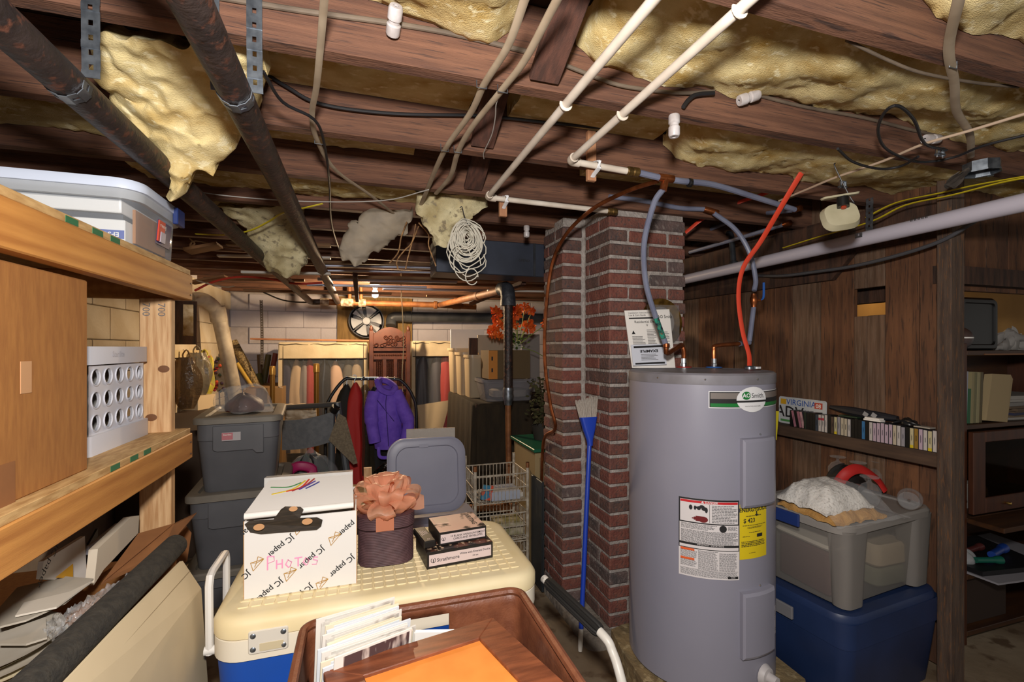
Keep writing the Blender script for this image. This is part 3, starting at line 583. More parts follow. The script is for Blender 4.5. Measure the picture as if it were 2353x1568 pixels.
# bare twisted wires left of the coil
tw = M('cloth_wire', '#6a4a2e', .5, .3, c2='#b48a5a', ns=40)
for lab, pts in (('kinked brown wire nearest the dangling paper-faced batt', [(935, 510), (922, 545), (915, 580), (895, 605)]), ('kinked brown wire with bare ends in the middle of the dangling bunch', [(962, 520), (945, 560), (930, 575), (912, 600), (915, 620)]), ('kinked brown wire dangling straight down right of the bunch', [(955, 515), (950, 545), (938, 590), (932, 618)]), ('grey kinked wire dangling nearest the wire coil', [(962, 512), (985, 540), (985, 565), (1002, 612)])):
    cable('loose_wire', lab, [PY(x, y, 2.3 + .01 * k) for k, (x, y) in enumerate(pts)], .0035, tw)
# smoke detector with its cover off
sd = DP(1932, 487, 1.62); t = thing('smoke_detector', 'broken beige smoke detector dangling open above the white drain pipe', 'detector', sd - V(0, 0, .07))
bg = M('aged_plastic', '#b7b094', .5, c2='#a59d80', ns=12)
Rd = frame((0, 0, 0), (-.8, .5, -.12), (.1, .1, .95)).to_3x3() @ Matrix.Rotation(.2, 3, 'X')
obj('shell', MB().loft([(-.012, .10, .085, .03), (.012, .115, .10, .035), (.016, .10, .09, .03), (.006, .09, .075, .028)], sd - V(0, 0, .014), 5, R=Rd), bg, t)
obj('base_plate', MB().loft([(0, .12, .03, .012), (.006, .125, .034, .012)], sd + V(-.004, 0, .05), 3, R=RZ(-20) @ Matrix.Rotation(-.15, 3, 'Y')), bg, t)
obj('horn', MB().cyl(sd + V(-.005, -.01, .045), sd + V(-.008, -.015, .012), .018, 14), black_plastic, t)
obj('red_button', MB().cyl(sd + V(-.008, -.016, .014), sd + V(-.009, -.018, .008), .008, 10), M('red_cap', '#a8391f', .4), t)
obj('wire', MB().tube(cr([sd + V(.02, 0, .045), sd + V(.05, -.01, .03), sd + V(.04, 0, .06), sd + V(.0, .02, .16), V(sd.x, sd.y + .02, JZ)], 4), .002, 6), black_rubber, t)
obj('rating_label', MB().add([sd + Rd @ V(x, y, .0195) + V(0, 0, -.014) for x, y in ((-.035, -.02), (.03, -.025), (.034, .01), (-.03, .018))], [(0, 1, 2, 3)]), M('grey_label', '#8e8874', .6, c2='#6a6656', ns=90), t)
# junction box and cable clamps at the right
jb = PZ(2255, 398, EYE + .60); t = thing('junction_box', 'round galvanised junction box under the joist at the upper right', 'box', jb)
obj('box_shell', MB().lathe([(0, .035), (.05, .035), (.05, .0), (.053, -.002), (.053, .003), (.047, .003), (.047, .03), (0, .03)], jb, 8), steel, t); obj('lug', MB().box(jb + V(.05, 0, -.004), (.012, .012, .004)), steel, t)
for lab, (x, y) in (('small metal cable clamp under the beige wire near the detector', (1936, 425)), ('small metal cable clamp under the beige wire near the junction box', (2160, 350))):
    p = PZ(x, y, EYE + .612); t = thing('cable_clamp', lab, 'clamp', p, group='metal cable clamps')
    obj('saddle', MB().tube([p + V(-.012, 0, -.012), p + V(-.012, 0, .012), p + V(.012, 0, .012), p + V(.012, 0, -.012)], .003, 8, flat=2), steel, t); obj('bar', MB().box(p + V(0, 0, -.008), (.034, .012, .005)), steel, t)
    for s in (-1, 1): obj('screw', MB().cyl(p + V(.013 * s, -.0, .016), p + V(.013 * s, -.0, -.016), .003, 8), chrome, t)
# old cloth tatter near the junction box
one('rag_strip', MB().grid(lambda u, v: PZ(2205 + 25 * u - 40 * v, 395 + 35 * v + 6 * math.sin(u * 9), EYE + .60 - .02 * v) + V(0, .01 * math.sin(u * 8 + v * 4), 0), 10, 10, (0, 0, .003)), M('rag', '#6a625a', .9, c2='#4a443e', ns=20), 'torn grey rag tucked under the joist left of the junction box', 'rag')
# grey duct behind the coil
d0, d1 = PY(1000, 560, 2.75), PY(1300, 540, 2.75)
t = thing('duct', 'dark grey sheet metal duct under the ceiling left of the chimney', 'duct', (d0.x, 2.8, EYE + .43))
obj('duct_body', MB().bb((d0.x, 2.72, EYE + .44), (d1.x, 2.95, EYE + .645)), M('duct_metal', '#454b5a', .45, .5, c2='#3a3f4b', ns=6), t, smooth=False, bevel=.004)
obj('seam', MB().bb((PY(1225, 560, 2.72).x, 2.715, EYE + .44), (PY(1230, 560, 2.72).x, 2.72, EYE + .645)), gd, t)
for z in (.46, .49, .52, .55, .58, .61): obj('rivet', MB().lathe([(0, -.003), (.004, -.002), (.004, 0)], V(PY(1228, 560, 2.72).x, 2.716, EYE + z), 8, Matrix.Rotation(math.pi / 2, 3, 'X')), steel, t)
obj('lettering', text_mb('UPEND', .022, frame((PY(1204, 582, 2.72).x, 2.7195, EYE + .535), XA, ZA), .0003, shear=.25), ink, t, smooth=False)
cable('cable', 'red cable bowing over the pale wall pipe on the left', [DP(448, 668, 3.4), DP(490, 648, 3.4), DP(545, 637, 3.4), DP(610, 640, 3.4), DP(680, 652, 3.4), DP(740, 650, 3.4)], .008, M('red_cable', '#b3392c', .45))
cable('cable', 'thin tan wire drooping under the red cable', [DP(452, 645, 3.3), DP(490, 655, 3.3), DP(520, 660, 3.3), DP(538, 658, 3.3)], .0045, tanc)
cable('cable', 'tan wire looped at the end of the clear bin', [DP(436, 548, 2.6), DP(447, 560, 2.6), DP(437, 566, 2.6), DP(450, 554, 2.6), DP(520, 568, 2.7), DP(575, 572, 2.8)], .004, M('tan_wire', '#8c6a44', .6))
cable('cable', 'dark wire sagging along the top of the far white wall', [DP(605, 672, 5.3), DP(650, 690, 5.3), DP(700, 695, 5.3), DP(760, 690, 5.2)], .008, black_rubber)
cable('loose_wire', 'thin grey tie wire dangling beside the right tan cable', zp((1150, 215), (1140, 240), (1138, 270), (1130, 310), (1112, 350), (1112, 365)), .0016, MC['grey_wire'])
for lab, x0, x1, y, Y in (('wide brown board stored above the pale wall pipe', 440, 520, 650, 3.9), ('pale wooden lath stored over the red cable', 430, 505, 578, 2.9)):
    a, b = PY(x0, y, Y), PY(x1, y - 14, Y); d = b - a; one('stored_strip', MB().box((0, 0, 0), (d.length, .12, .015)).xf(frame((a + b) / 2, d, YA)), M('lath_tan', '#8f6538', .7, c2='#6f4a26', ns=6), lab, 'strip', 'strips stored overhead', smooth=False)
# long strips stored overhead across the middle of the room
random.seed(3)
kinds = [('wood', M('strip_wood', '#7d5a36', .7, c2='#5d4024', ns=5, stretch=(1, 12, 12)), 'brown wooden'), ('metal', M('strip_metal', '#9da0b2', .3, .3), 'grey metal'), ('white', M('strip_white', '#bdb6ad', .5), 'white')]
rows = [(500, 760, 588, 3.4, 2, 'short white strip behind the inner iron pipe end'), (555, 760, 626, 3.3, 2, 'pale strip ending beside the fallen fibreglass clump'), (740, 1260, 603, 3.3, 0, 'upper brown wooden strip stored under the joists'), (735, 1260, 612, 3.25, 1, 'shiny grey metal strip stored highest above the bulb'), (745, 1260, 622, 3.45, 1, 'second shiny metal strip under the first'), (750, 1265, 636, 3.6, 0, 'dark wooden strip above the black elbow'),
        (730, 1050, 642, 3.8, 1, 'grey metal strip passing just above the bulb'), (705, 980, 655, 4.0, 1, 'grey metal strip at bulb height'), (880, 1150, 664, 4.1, 1, 'grey metal channel right of the bulb'), (850, 1265, 650, 3.9, 0, 'thin wooden lath right of the bulb'), (980, 1260, 680, 4.6, 0, 'wooden lath above the rusty pipe at the back'), (520, 760, 560, 3.0, 0, 'brown lath above the bin on the left'), (1120, 1262, 668, 3.5, 2, 'white rod right of the black elbow'), (600, 740, 600, 3.2, 0, 'brown lath behind the iron pipes'), (560, 900, 668, 4.4, 0, 'wooden lath near the far wall left of the bulb'), (470, 700, 640, 4.2, 0, 'brown lath over the pale wall pipe')]
for x0, x1, y, Y, k, lab in rows:
    a, b = PY(x0, y, Y), PY(x1, y + (x1 - x0) * .02, Y); h = random.uniform(.012, .022)
    mid = (a + b) / 2; d = (b - a); m = frame(mid, d, YA)
    one('stored_strip', MB().box((0, 0, 0), (d.length, random.uniform(.03, .06), h)).xf(m), kinds[k][1], lab, 'strip', 'strips stored overhead', smooth=False, bevel=.002)
# rails the strips lie on
for lab, X in (('rough rail under the left end of the stored strips', -.05), ('rough rail under the right end of the stored strips', 1.05)):
    one('storage_rail', MB().bb((X, 3.05, EYE + .435), (X + .03, 4.7, EYE + .465)), br_wood, lab, 'rail', smooth=False)
# bare bulb
bp = PY(862, 675, 4.75); t = thing('light_bulb', 'lit bare bulb in a ceiling socket at the far end of the room', 'bulb', bp + V(0, 0, -.045))
obj('bulb_glass', MB().lathe([(0, -.042), (.018, -.038), (.029, -.02), (.031, 0), (.026, .02), (.016, .04), (.013, .055)], bp, 20), glow('bulb_light', '#ffdcae', 2100), t)
obj('socket', MB().lathe([(.0, .05), (.02, .05), (.024, .07), (.05, .085), (.05, JZ - bp.z), (0, JZ - bp.z)], bp, 20), M('porcelain', '#c9bfae', .4), t)
# exhaust fan on the plywood
fc = PY(842, 738, YB - .12); t = thing('exhaust_fan', 'round chrome exhaust fan on the plywood panel', 'fan', fc - V(0, 0, .2)); Rf = Matrix.Rotation(math.pi / 2, 3, 'X')
obj('housing', MB().lathe([(.19, -.05), (.215, .0), (.215, .03), (.205, .03), (.195, .0), (.17, -.045), (0, -.045)], fc, 32, Rf), M('fan_dark', '#23242a', .4, .6), t)
for i in range(6):
    a = math.radians(60 * i + 10); mb = MB()
    def bl(u, v):
        r = .05 + .135 * v; aa = a + (u - .5) * (.55 + .25 * v); return fc + Rf @ V(r * math.cos(aa), r * math.sin(aa), .018 * (u - .5) * 2 * .9)
    obj('blade', mb.grid(bl, 6, 5, (0, .002, 0)), M('fan_chrome', '#dfe6f2', .2, .25), t)
obj('hub', MB().lathe([(0, .03), (.045, .028), (.052, .02), (.052, -.01)], fc, 20, Rf), M('fan_hub', '#8d9098', .5, .4), t)
for q in (40, 130, 220, 310):
    a = math.radians(q); d = Rf @ V(math.cos(a), math.sin(a), 0); obj('bracket', MB().tube([fc + d * .045 + V(0, -.03, 0), fc + d * .215 + V(0, -.03, 0)], .009, 6), black_plastic, t)
# ================================================================== water heater
one('heater_pad', MB().prism([(-.36, -.33), (-.1, -.38), (.18, -.35), (.27, -.26), (.285, .1), (.27, .25), (-.2, .26), (-.27, .24), (-.30, .1), (-.33, -.2)], (HX, HYc, 0), XA, YA, ZA, .1), M('pad_concrete', '#84714f', .95, c2='#6b5a3e', ns=9, bump=1, bs=30, c3='#9b8a68'), 'rough tan concrete pad under the water heater', 'pad', smooth=False)
hb = .1
wh = thing('water_heater', 'grey electric water heater with red and yellow labels in front of the chimney', 'water heater', (HX, HYc, hb))
hm = M('heater_enamel', '#8b8a98', .38, c2='#878694', ns=3)
HC = V(HX, HYc, 0)
obj('jacket', MB().lathe([(HR - .02, hb), (HR, hb + .012), (HR, HT - .035)], HC, 64), hm, wh)
obj('top_cover', MB().lathe([(HR + .0015, HT - .042), (HR + .0022, HT - .036), (HR + .0022, HT - .008), (HR - .006, HT - .001), (HR - .012, HT - .003), (.15, HT + .002), (0, HT + .003)], HC, 64), M('heater_top', '#7d7b82', .5, c2='#6f6c70', ns=12), wh)
for a in (235, 275, 320, 200, 20, 110):
    q = math.radians(a); p = HC + V(math.cos(q), math.sin(q), 0) * (HR + .002) + V(0, 0, HT - .022); obj('screw', MB().lathe([(0, .003), (.003, .002), (.004, 0)], p, 8, V(math.cos(q), math.sin(q), 0).to_track_quat('Z', 'Y').to_matrix()), chrome, wh)
def hray(x, y, R=HR):
    d = rd(x, y); ox, oy = -HX, -HYc; A = d.x ** 2 + d.y ** 2; B = 2 * (ox * d.x + oy * d.y); Cc = ox * ox + oy * oy - R * R
    t = (-B - math.sqrt(max(B * B - 4 * A * Cc, 0))) / (2 * A); p = CAM + d * t
    return math.degrees(math.atan2(p.y - HYc, p.x - HX)) % 360, p.z
def hc(a, z, r): q = math.radians(a); return V(HX + r * math.cos(q), HYc + r * math.sin(q), z)
def cpatch(a0, a1, z0, z1, r, n=10): return MB().grid(lambda u, v: hc(a0 + (a1 - a0) * u, z0 + (z1 - z0) * v, r), n, 1)
def panel(a0, a1, z0, z1, d, ch=1.6, cz=.012):
    mb = MB(); L = [(a0, a1, z0, z1, HR - .002), (a0 + .2, a1 - .2, z0 + .002, z1 - .002, HR + d * .75), (a0 + ch, a1 - ch, z0 + cz, z1 - cz, HR + d)]; n = 6; rings = []
    for A0, A1, Z0, Z1, r in L:
        ringp = [hc(A0 + (A1 - A0) * k / n, Z0, r) for k in range(n + 1)] + [hc(A1 + (A0 - A1) * k / n, Z1, r) for k in range(n + 1)]; rings.append(ringp)
    m = 2 * (n + 1); vs = [p for r_ in rings for p in r_]; fs = []
    for i in range(2):
        for k in range(m): k2 = (k + 1) % m; fs.append((i * m + k, i * m + k2, (i + 1) * m + k2, (i + 1) * m + k))
    for k in range(n): fs.append((2 * m + k, 2 * m + k + 1, 2 * m + m - 2 - k, 2 * m + m - 1 - k))
    return mb.add(vs, fs)
aU, aV = hray(1700, 1080)[0], hray(1768, 1080)[0]
p1 = obj('access_panel', panel(aU, aV, hray(1730, 1164)[1], hray(1730, 1006)[1], .022), hm, wh, ang=20)
p2 = obj('access_panel', panel(aU, aV, hray(1730, 1508)[1], hray(1730, 1356)[1], .022), hm, wh, ang=20)
for z in (hray(1730, 1000)[1], hray(1730, 1350)[1]):
    obj('screw', MB().lathe([(0, .004), (.003, .003), (.004, 0)], hc((aU + aV) / 2 + 3, z, HR), 8, (hc((aU + aV) / 2 + 3, 0, 1) - HC).normalized().to_track_quat('Z', 'Y').to_matrix()), chrome, wh)
def on_heater(a0, z0, r, deg=None):
    """maps flat (x right, y up) metres from a corner onto the tank"""
    return lambda p: hc(a0 + math.degrees(p.x / HR), z0 + p.y, r + p.z)
def rect(mb, f, x0, x1, y0, y1, n=6):
    return mb.grid(lambda u, v: f(V(x0 + (x1 - x0) * u, y0 + (y1 - y0) * v, 0)), n, 1)
I4 = Matrix()
def htext(t, size, x, y, f, m, parent, name='lettering', bold=0, align='LEFT'):
    return obj(name, text_mb(t, size, Matrix.Translation((x, y, 0)), bold, align, bend=f), m, parent, smooth=False)
def lines(f, x0, x1, y0, y1, n, fill=.42, seed=1, rag=.25):
    rs = random.Random(seed); mb = MB(); st = (y1 - y0) / n
    for i in range(n):
        y = y1 - st * (i + .5); e = x1 - (x1 - x0) * (rs.random() * rag if rs.random() < .6 else 0); x = x0
        while x < e - .002:
            wd = min(rs.uniform(.003, .012), e - x); rect(mb, f, x, x + wd, y - st * fill / 2, y + st * fill / 2, 1); x += wd + .0016
    return mb
# logo plate
aL, zT = hray(1628, 897); aR = hray(1783.2, 897)[0] + 16; zB = hray(1628, 938)[1]; zT = hray(1628, 899)[1]
f = on_heater(aL, zB, HR + .0012); f2 = on_heater(aL, zB, HR + .0018); f3 = on_heater(aL, zB, HR + .0024); f4 = on_heater(aL, zB, HR + .003); f5 = on_heater(aL, zB, HR + .0036); Lw = math.radians(aR - aL) * HR; Lh = zT - zB
lg = obj('logo_plate', rect(MB(), f, 0, Lw, 0, Lh, 14), M('logo_white', '#dcdcde', .35), wh)
green = M('logo_green', '#12702f', .4); silver = M('logo_silver', '#8d8580', .3, .4)
obj('logo_band', rect(MB(), f2, .003, Lw - .003, .003, Lh - .003, 14), ink, lg); obj('logo_band', rect(MB(), f3, .006, Lw - .006, Lh * .55, Lh - .006, 14), silver, lg); obj('logo_band', rect(MB(), f3, .006, Lw - .006, .005, Lh * .28, 14), green, lg)
cxl = math.radians(hray(1729, 915)[0] - aL) * HR; rx, rz = .040, .042
def disc(fm, cx, cy, a, b, n=28, m=6):
    vs = [fm(V(cx, cy, 0))] + [fm(V(cx + a * (j / m) * math.cos(2 * math.pi * k / n), cy + b * (j / m) * math.sin(2 * math.pi * k / n), 0)) for j in range(1, m + 1) for k in range(n)]
    return MB().add(vs, [(0, 1 + k, 1 + (k + 1) % n) for k in range(n)] + [(1 + (j - 1) * n + k, 1 + (j - 1) * n + (k + 1) % n, 1 + j * n + (k + 1) % n, 1 + j * n + k) for j in range(1, m) for k in range(n)])
cyl_ = Lh * .5
obj('logo_disc', disc(f4, cxl, cyl_, .066, .045), MC['logo_white'], lg)
obj('logo_band', rect(MB(), f5, cxl - .066, cxl + .066, cyl_ - .010, cyl_ - .003, 6), ink, lg)
obj('logo_dot', disc(f5, cxl - .028, cyl_ + .014, .0175, .0145), green, lg)
f6 = on_heater(aL, zB, HR + .0042)
htext('AO', .021, cxl - .028, cyl_ + .014, f6, MC['logo_white'], lg, bold=.0005, align='CENTER')
htext('Smith.', .025, cxl - .008, cyl_ + .013, f6, ink, lg, align='LEFT')
htext('INNOVATION HAS A NAME.', .0055, cxl, cyl_ - .024, f6, ink, lg, align='CENTER')
# danger / warning label
a0, zb = hray(1560, 1330); zb = hray(1560, 1318)[1]; zt = hray(1560, 1140)[1]; a1 = hray(1698, 1200)[0]
f = on_heater(a0, zb, HR + .001); f2 = on_heater(a0, zb, HR + .0016); f3 = on_heater(a0, zb, HR + .0022); W_, H_ = math.radians(a1 - a0) * HR, zt - zb
lb = obj('warning_label', rect(MB(), f, 0, W_, 0, H_, 12), M('label_paper', '#d8d2d2', .5), wh)
T_ = H_
obj('label_frame', rect(MB(), f2, 0, W_, T_ * .36, T_, 10), ink, lb)
obj('label_panel', rect(MB(), f3, .005, W_ - .005, T_ * .70, T_ - .006, 10), MC['label_paper'], lb)
obj('label_panel', rect(MB(), f3, .003, W_ - .003, T_ * .435, T_ * .685, 10), MC['label_paper'], lb)
obj('label_panel', rect(MB(), f3, .003, W_ - .003, T_ * .37, T_ * .405, 10), MC['label_paper'], lb)
g3 = on_heater(a0, zb, HR + .0028); g4 = on_heater(a0, zb, HR + .0034)
red = M('label_red', '#c3242a', .5)
obj('red_banner', rect(MB(), g3, .006, W_ - .006, T_ * .945, T_ * .975, 8), red, lb)
htext('\u25B2 DANGER', .0105, W_ * .5, T_ * .96, g4, MC['label_paper'], lb, bold=.0002, align='CENTER')
obj('small_print', lines(g4, W_ * .54, W_ - .008, T_ * .71, T_ * .935, 12, .5, 3), ink_grey, lb)
obj('small_print', lines(g4, .008, W_ - .006, T_ * .44, T_ * .60, 12, .55, 4, .1), ink_grey, lb)
obj('small_print', lines(g4, .008, W_ * .62, T_ * .61, T_ * .68, 5, .5, 5), ink_grey, lb)
obj('small_print', lines(g4, W_ * .80, W_ - .008, T_ * .62, T_ * .675, 4, .5, 6), ink_grey, lb)
obj('divider', rect(MB(), g4, W_ * .5, W_ * .506, T_ * .71, T_ * .94, 1), ink, lb)
obj('pictogram', disc(g4, W_ * .72, T_ * .642, .0125, .0125), ink, lb)
# tap and hand pictogram
pic = MB(); 
for cx_, cy_, a_, b_ in ((.20, .885, .006, .009), (.27, .885, .004, .008), (.33, .885, .007, .007), (.38, .905, .009, .006), (.42, .88, .010, .007), (.45, .865, .005, .010), (.29, .89, .004, .004)): pic.add(*(lambda d: (d.v, d.f))(disc(g4, W_ * cx_, T_ * cy_, a_, b_, 12)))
obj('pictogram', pic, ink, lb)
hand = MB(); hand.add(*(lambda d: (d.v, d.f))(disc(g4, W_ * .40, T_ * .745, .016, .011, 14)))
for k in range(5): y = T_ * (.775 - .012 * k); rect(hand, g4, W_ * (.22 + .03 * abs(k - 2)), W_ * .38, y - .0022, y + .0022, 1)
obj('pictogram', hand, M('label_dkred', '#6e1518', .5), lb)
htext('IMPORTANT \u2022 IMPORTANTE', .007, W_ * .52, T_ * .421, g3, MC['label_paper'], lb, align='CENTER')
orn = M('label_orange', '#e0602c', .5)
for y in (.345, .225): obj('orange_banner', rect(MB(), f2, W_ * .03, W_ * .26, T_ * y - .004, T_ * y + .004, 3), orn, lb)
for k, (xa, xb, ya_, yb_, n) in enumerate(((.03, .30, .24, .335, 8), (.03, .30, .13, .215, 7), (.32, .64, .11, .35, 20), (.66, .96, .11, .335, 17), (.03, .96, .02, .095, 6))): obj('small_print', lines(f2, W_ * xa, W_ * xb, T_ * ya_, T_ * yb_, n, .5, 20 + k, .15), ink_grey, lb)
obj('divider', rect(MB(), f2, W_ * .02, W_ * .98, T_ * .100, T_ * .104, 6), ink, lb)
obj('label_badge', rect(MB(), f3, W_ * .80, W_ * .98, T_ * .018, T_ * .048, 3), ink, lb)
htext('AHRI', .007, W_ * .89, T_ * .033, g3, MC['label_paper'], lb, align='CENTER')
# yellow energy guide
a0, _ = hray(1698.5, 1200); zb = hray(1700, 1287)[1]; zt = hray(1700, 1160)[1]; a1 = hray(1760, 1200)[0]
f = on_heater(a0, zb, HR + .001); f2 = on_heater(a0, zb, HR + .0017); W_, H_ = math.radians(a1 - a0) * HR, zt - zb
eg = obj('energy_label', rect(MB(), f, 0.001, W_, 0, H_, 8), M('energy_yellow', '#dcc21a', .5), wh)
htext('ENERGYGUIDE', W_ * .152, W_ * .5, H_ * .89, f2, ink, eg, bold=.0006, align='CENTER')
htext('$ 423', W_ * .17, W_ * .12, H_ * .695, f2, ink, eg, bold=.0004)
obj('arrow', MB().add([f2(V(W_ * x, H_ * y, 0)) for x, y in ((.55, .86), (.59, .86), (.59, .80), (.64, .80), (.57, .76), (.50, .80), (.55, .80))], [(0, 1, 2, 3, 4, 5, 6)]), ink, eg)
for k, (xa, xb, ya_, yb_, n) in enumerate(((.2, .8, .765, .79, 1), (.1, .95, .60, .62, 1), (.25, .8, .55, .585, 2), (.3, .75, .47, .49, 1), (.1, .35, .40, .42, 1), (.06, .9, .22, .33, 4), (.3, .55, .1, .115, 1))): obj('small_print', lines(f2, W_ * xa, W_ * xb, H_ * ya_, H_ * yb_, n, .5, 40 + k, .1), ink, eg)
obj('scale_mark', rect(MB(), f2, W_ * .58, W_ * .80, H_ * .38, H_ * .44, 2), ink, eg)
# rating sticker, valves, port rings
a0 = hray(1765, 1420)[0]
f = on_heater(a0, hray(1765, 1475)[1], HR + .001); fr2 = on_heater(a0, hray(1765, 1475)[1], HR + .0016)
rs_ = obj('rating_sticker', rect(MB(), f, 0, .08, 0, .105, 6), MC['label_paper'], wh); obj('small_print', lines(fr2, .004, .075, .005, .10, 14, .5, 61, .3), ink_grey, rs_)
dv = hc(hray(1755, 1545)[0], .17, HR); dn = (dv - V(HX, HYc, .17)).normalized()
obj('drain_valve', MB().lathe([(0, .05), (.016, .05), (.018, .02), (.03, .018), (.038, .004), (.038, 0)], dv, 16, dn.to_track_quat('Z', 'Y').to_matrix()), M('drain_white', '#b9b4b4', .5), wh)
tv = hc(352, EYE - .165 - .09, HR)
obj('relief_valve', MB().tube([tv, tv + V(.05, -.01, 0)], .016, 12).tube([tv + V(.03, -.005, .0), tv + V(.035, -.03, -.005)], .022, 12), M('brass_bright', '#b79263', .35, .8), wh)
tg = tv + V(.055, -.035, 0)
obj('relief_tag', MB().box(tg + V(0, 0, -.07), (.016, .002, .12), Matrix.Rotation(.1, 3, 'Y')), M('tag_yellow', '#b9a915', .5), wh)
obj('port_ring', MB().lathe([(.012, .001), (.034, .001), (.036, .004), (.03, .006), (.012, .006)], hot, 20), M('ring_red', '#b5302a', .45), wh)
obj('port_ring', MB().lathe([(.012, .001), (.034, .001), (.036, .004), (.03, .006), (.012, .006)], cold, 20), M('ring_blue', '#2f68b8', .45), wh)
wp = PZ(1722, 849, HT + .004)
obj('wire_clamp', MB().lathe([(0, 0), (.018, 0), (.018, .01), (.012, .014), (0, .014)], wp, 12).box(wp + V(.02, 0, .006), (.014, .012, .012)), steel, wh)
obj('wire_clamp_tape', MB().box(wp + V(.04, 0, .006), (.03, .016, .008), RZ(20)), white_plastic, wh)
# installation manual with a sheet of instructions, and a gold plate, against the chimney
def flat(name, pts, th, m, parent=None, **k): return obj(name, MB().poly3(pts, th), m, parent, smooth=False, **k)
yp = 1.905
mq = [PY(1435, 714, yp), PY(1538, 711, yp), PY(1552, 846, yp - .045), PY(1453, 846, yp - .045)]
mt = thing('manual', 'printed heater manual leaning on the chimney in a clear sleeve', 'booklet', mq[3])
sh = flat('cover', mq, .004, paper_w, mt)
def quadmap(q, off): 
    nrm = (q[1] - q[0]).cross(q[3] - q[0]).normalized(); nrm = nrm if nrm.dot(CAM - q[0]) > 0 else -nrm
    return lambda p: (q[3].lerp(q[2], p.x)).lerp(q[0].lerp(q[1], p.x), p.y) + nrm * (off + p.z)
fm = quadmap(mq, .0045)
def qt(t, size, x, y, fm, m, parent, ar=1.0, bold=0, align='LEFT', name='lettering'): return obj(name, text_mb(t, size, Matrix.Translation((x, y, 0)) @ Matrix.Diagonal((ar, 1, 1, 1)), bold, align, bend=fm), m, parent, smooth=False)
qt('Installation Instructions and\nUse & Care Guide', .042, .06, .93, fm, ink_grey, sh, 1.2); rb = MB(); rect(rb, fm, .06, .72, .845, .868, 2); obj('printed_bar', rb, ink, sh)
qt('AO Smith', .075, .70, .87, fm, ink, sh, 1.1); qt('Residential Electric\n            V', .06, .17, .76, fm, ink, sh, 1.25)
obj('small_print', lines(fm, .08, .36, .32, .55, 9, .4, 71), ink_grey, sh); obj('small_print', lines(fm, .42, .62, .25, .66, 16, .4, 72), ink_grey, sh); obj('small_print', lines(fm, .68, .92, .2, .62, 16, .4, 73), ink_grey, sh)
obj('pictogram', MB().add([fm(V(x, y, 0)) for x, y in ((.08, .58), (.16, .58), (.12, .645))], [(0, 1, 2)]), ink, sh)
sq = [PY(1450, 793, yp - .052), PY(1528, 790, yp - .052), PY(1532, 838, yp - .064), PY(1455, 841, yp - .064)]
sl = flat('inserted_sheet', sq, .002, M('sheet_blueish', '#cfd3de', .7), mt); fs_ = quadmap(sq, .0026)
rb = MB(); rect(rb, fs_, .06, .94, .84, .93, 2); rect(rb, fs_, .06, .94, .05, .13, 2); obj('printed_bar', rb, ink, sl)
obj('lettering', text_mb('EXAMPLE', .17, Matrix.Translation((.5, .68, 0)) @ Matrix.Rotation(math.pi, 4, 'Z') @ Matrix.Diagonal((.75, 1, 1, 1)), .006, 'CENTER', bend=fs_), ink, sl, smooth=False)
obj('small_print', lines(fs_, .25, .75, .22, .55, 5, .4, 75), ink_grey, sl)
pc_ = PY(1520, 740, 1.915); t = thing('gold_plate', 'gold-rimmed plate in crumpled clear wrap leaning on the chimney behind the manual', 'plate', pc_ - V(0, 0, .12)); Rp = Matrix.Rotation(math.pi / 2 - .08, 3, 'X')
gold = M('gold_rim', '#8c6b2e', .25, .9, c2='#5c431b', ns=40)
obj('rim', MB().lathe([(.075, -.004), (.105, .004), (.112, .006), (.113, .002), (.08, -.01)], pc_, 40, Rp), gold, t)
obj('well', MB().lathe([(0, -.006), (.075, -.005), (.076, -.010), (0, -.011)], pc_, 40, Rp), M('plate_grey', '#5f5a55', .3, c2='#77706a', ns=8), t)
obj('wrap', MB().grid(lambda u, v: pc_ + V((u - .5) * .18, -.014 - .006 * nz((u * 4, v * 4, 0), 1, 4), (v - .5) * .18 - .01), 10, 10), clear('cling', alpha=.05, bump=.5), t)
# broom upside-down against the chimney
bt, bb_ = PY(1340, 1497, 1.87), PY(1357, 1030, 2.06); bb_ = PY(1355, 1010, 2.03); bt = PZ(1333, 1497, .004)
t = thing('broom', 'blue-handled broom leaning bristles-up against the chimney', 'broom', bt)
blue = M('broom_blue', '#1d3fae', .38)
obj('handle', MB().tube([bt + (bb_ - bt) * .1, bb_], .0108, 12), blue, t)
obj('handle_tip', MB().tube([bt, bt + (bb_ - bt) * .02, bt + (bb_ - bt) * .1], [.009, .0108, .0108], 12), M('tip_white', '#c9c3b8', .5), t)
dB = (bb_ - bt).normalized(); mB = frame(bb_, XA, dB)
obj('head_cap', MB().loft([(-.03, .026, .026, .012), (.0, .032, .03, .012), (.05, .062, .034, .012), (.105, .086, .036, .01)], (0, 0, 0), 3).xf(mB @ Matrix.Rotation(-math.pi / 2, 4, 'X') @ Matrix.Scale(1, 4)), blue, t)
br = MB(); random.seed(9)
for i in range(240):
    x = random.uniform(-.04, .04); y = random.uniform(-.014, .014); l = random.uniform(.08, .10) + x * .25; s = x * .35 + random.uniform(-.006, .006)
    br.tube([V(x, .10, y), V(x + s * .6, .10 + l * .6, y * 1.1), V(x + s, .10 + l, y * 1.3)], [.0018, .0016, .0008], 4)
o = obj('bristles', br.xf(mB), M('bristle', '#b5aca2', .8, c2='#8f857b', ns=30, stretch=(20, 20, 1)), t); o['kind'] = 'stuff'
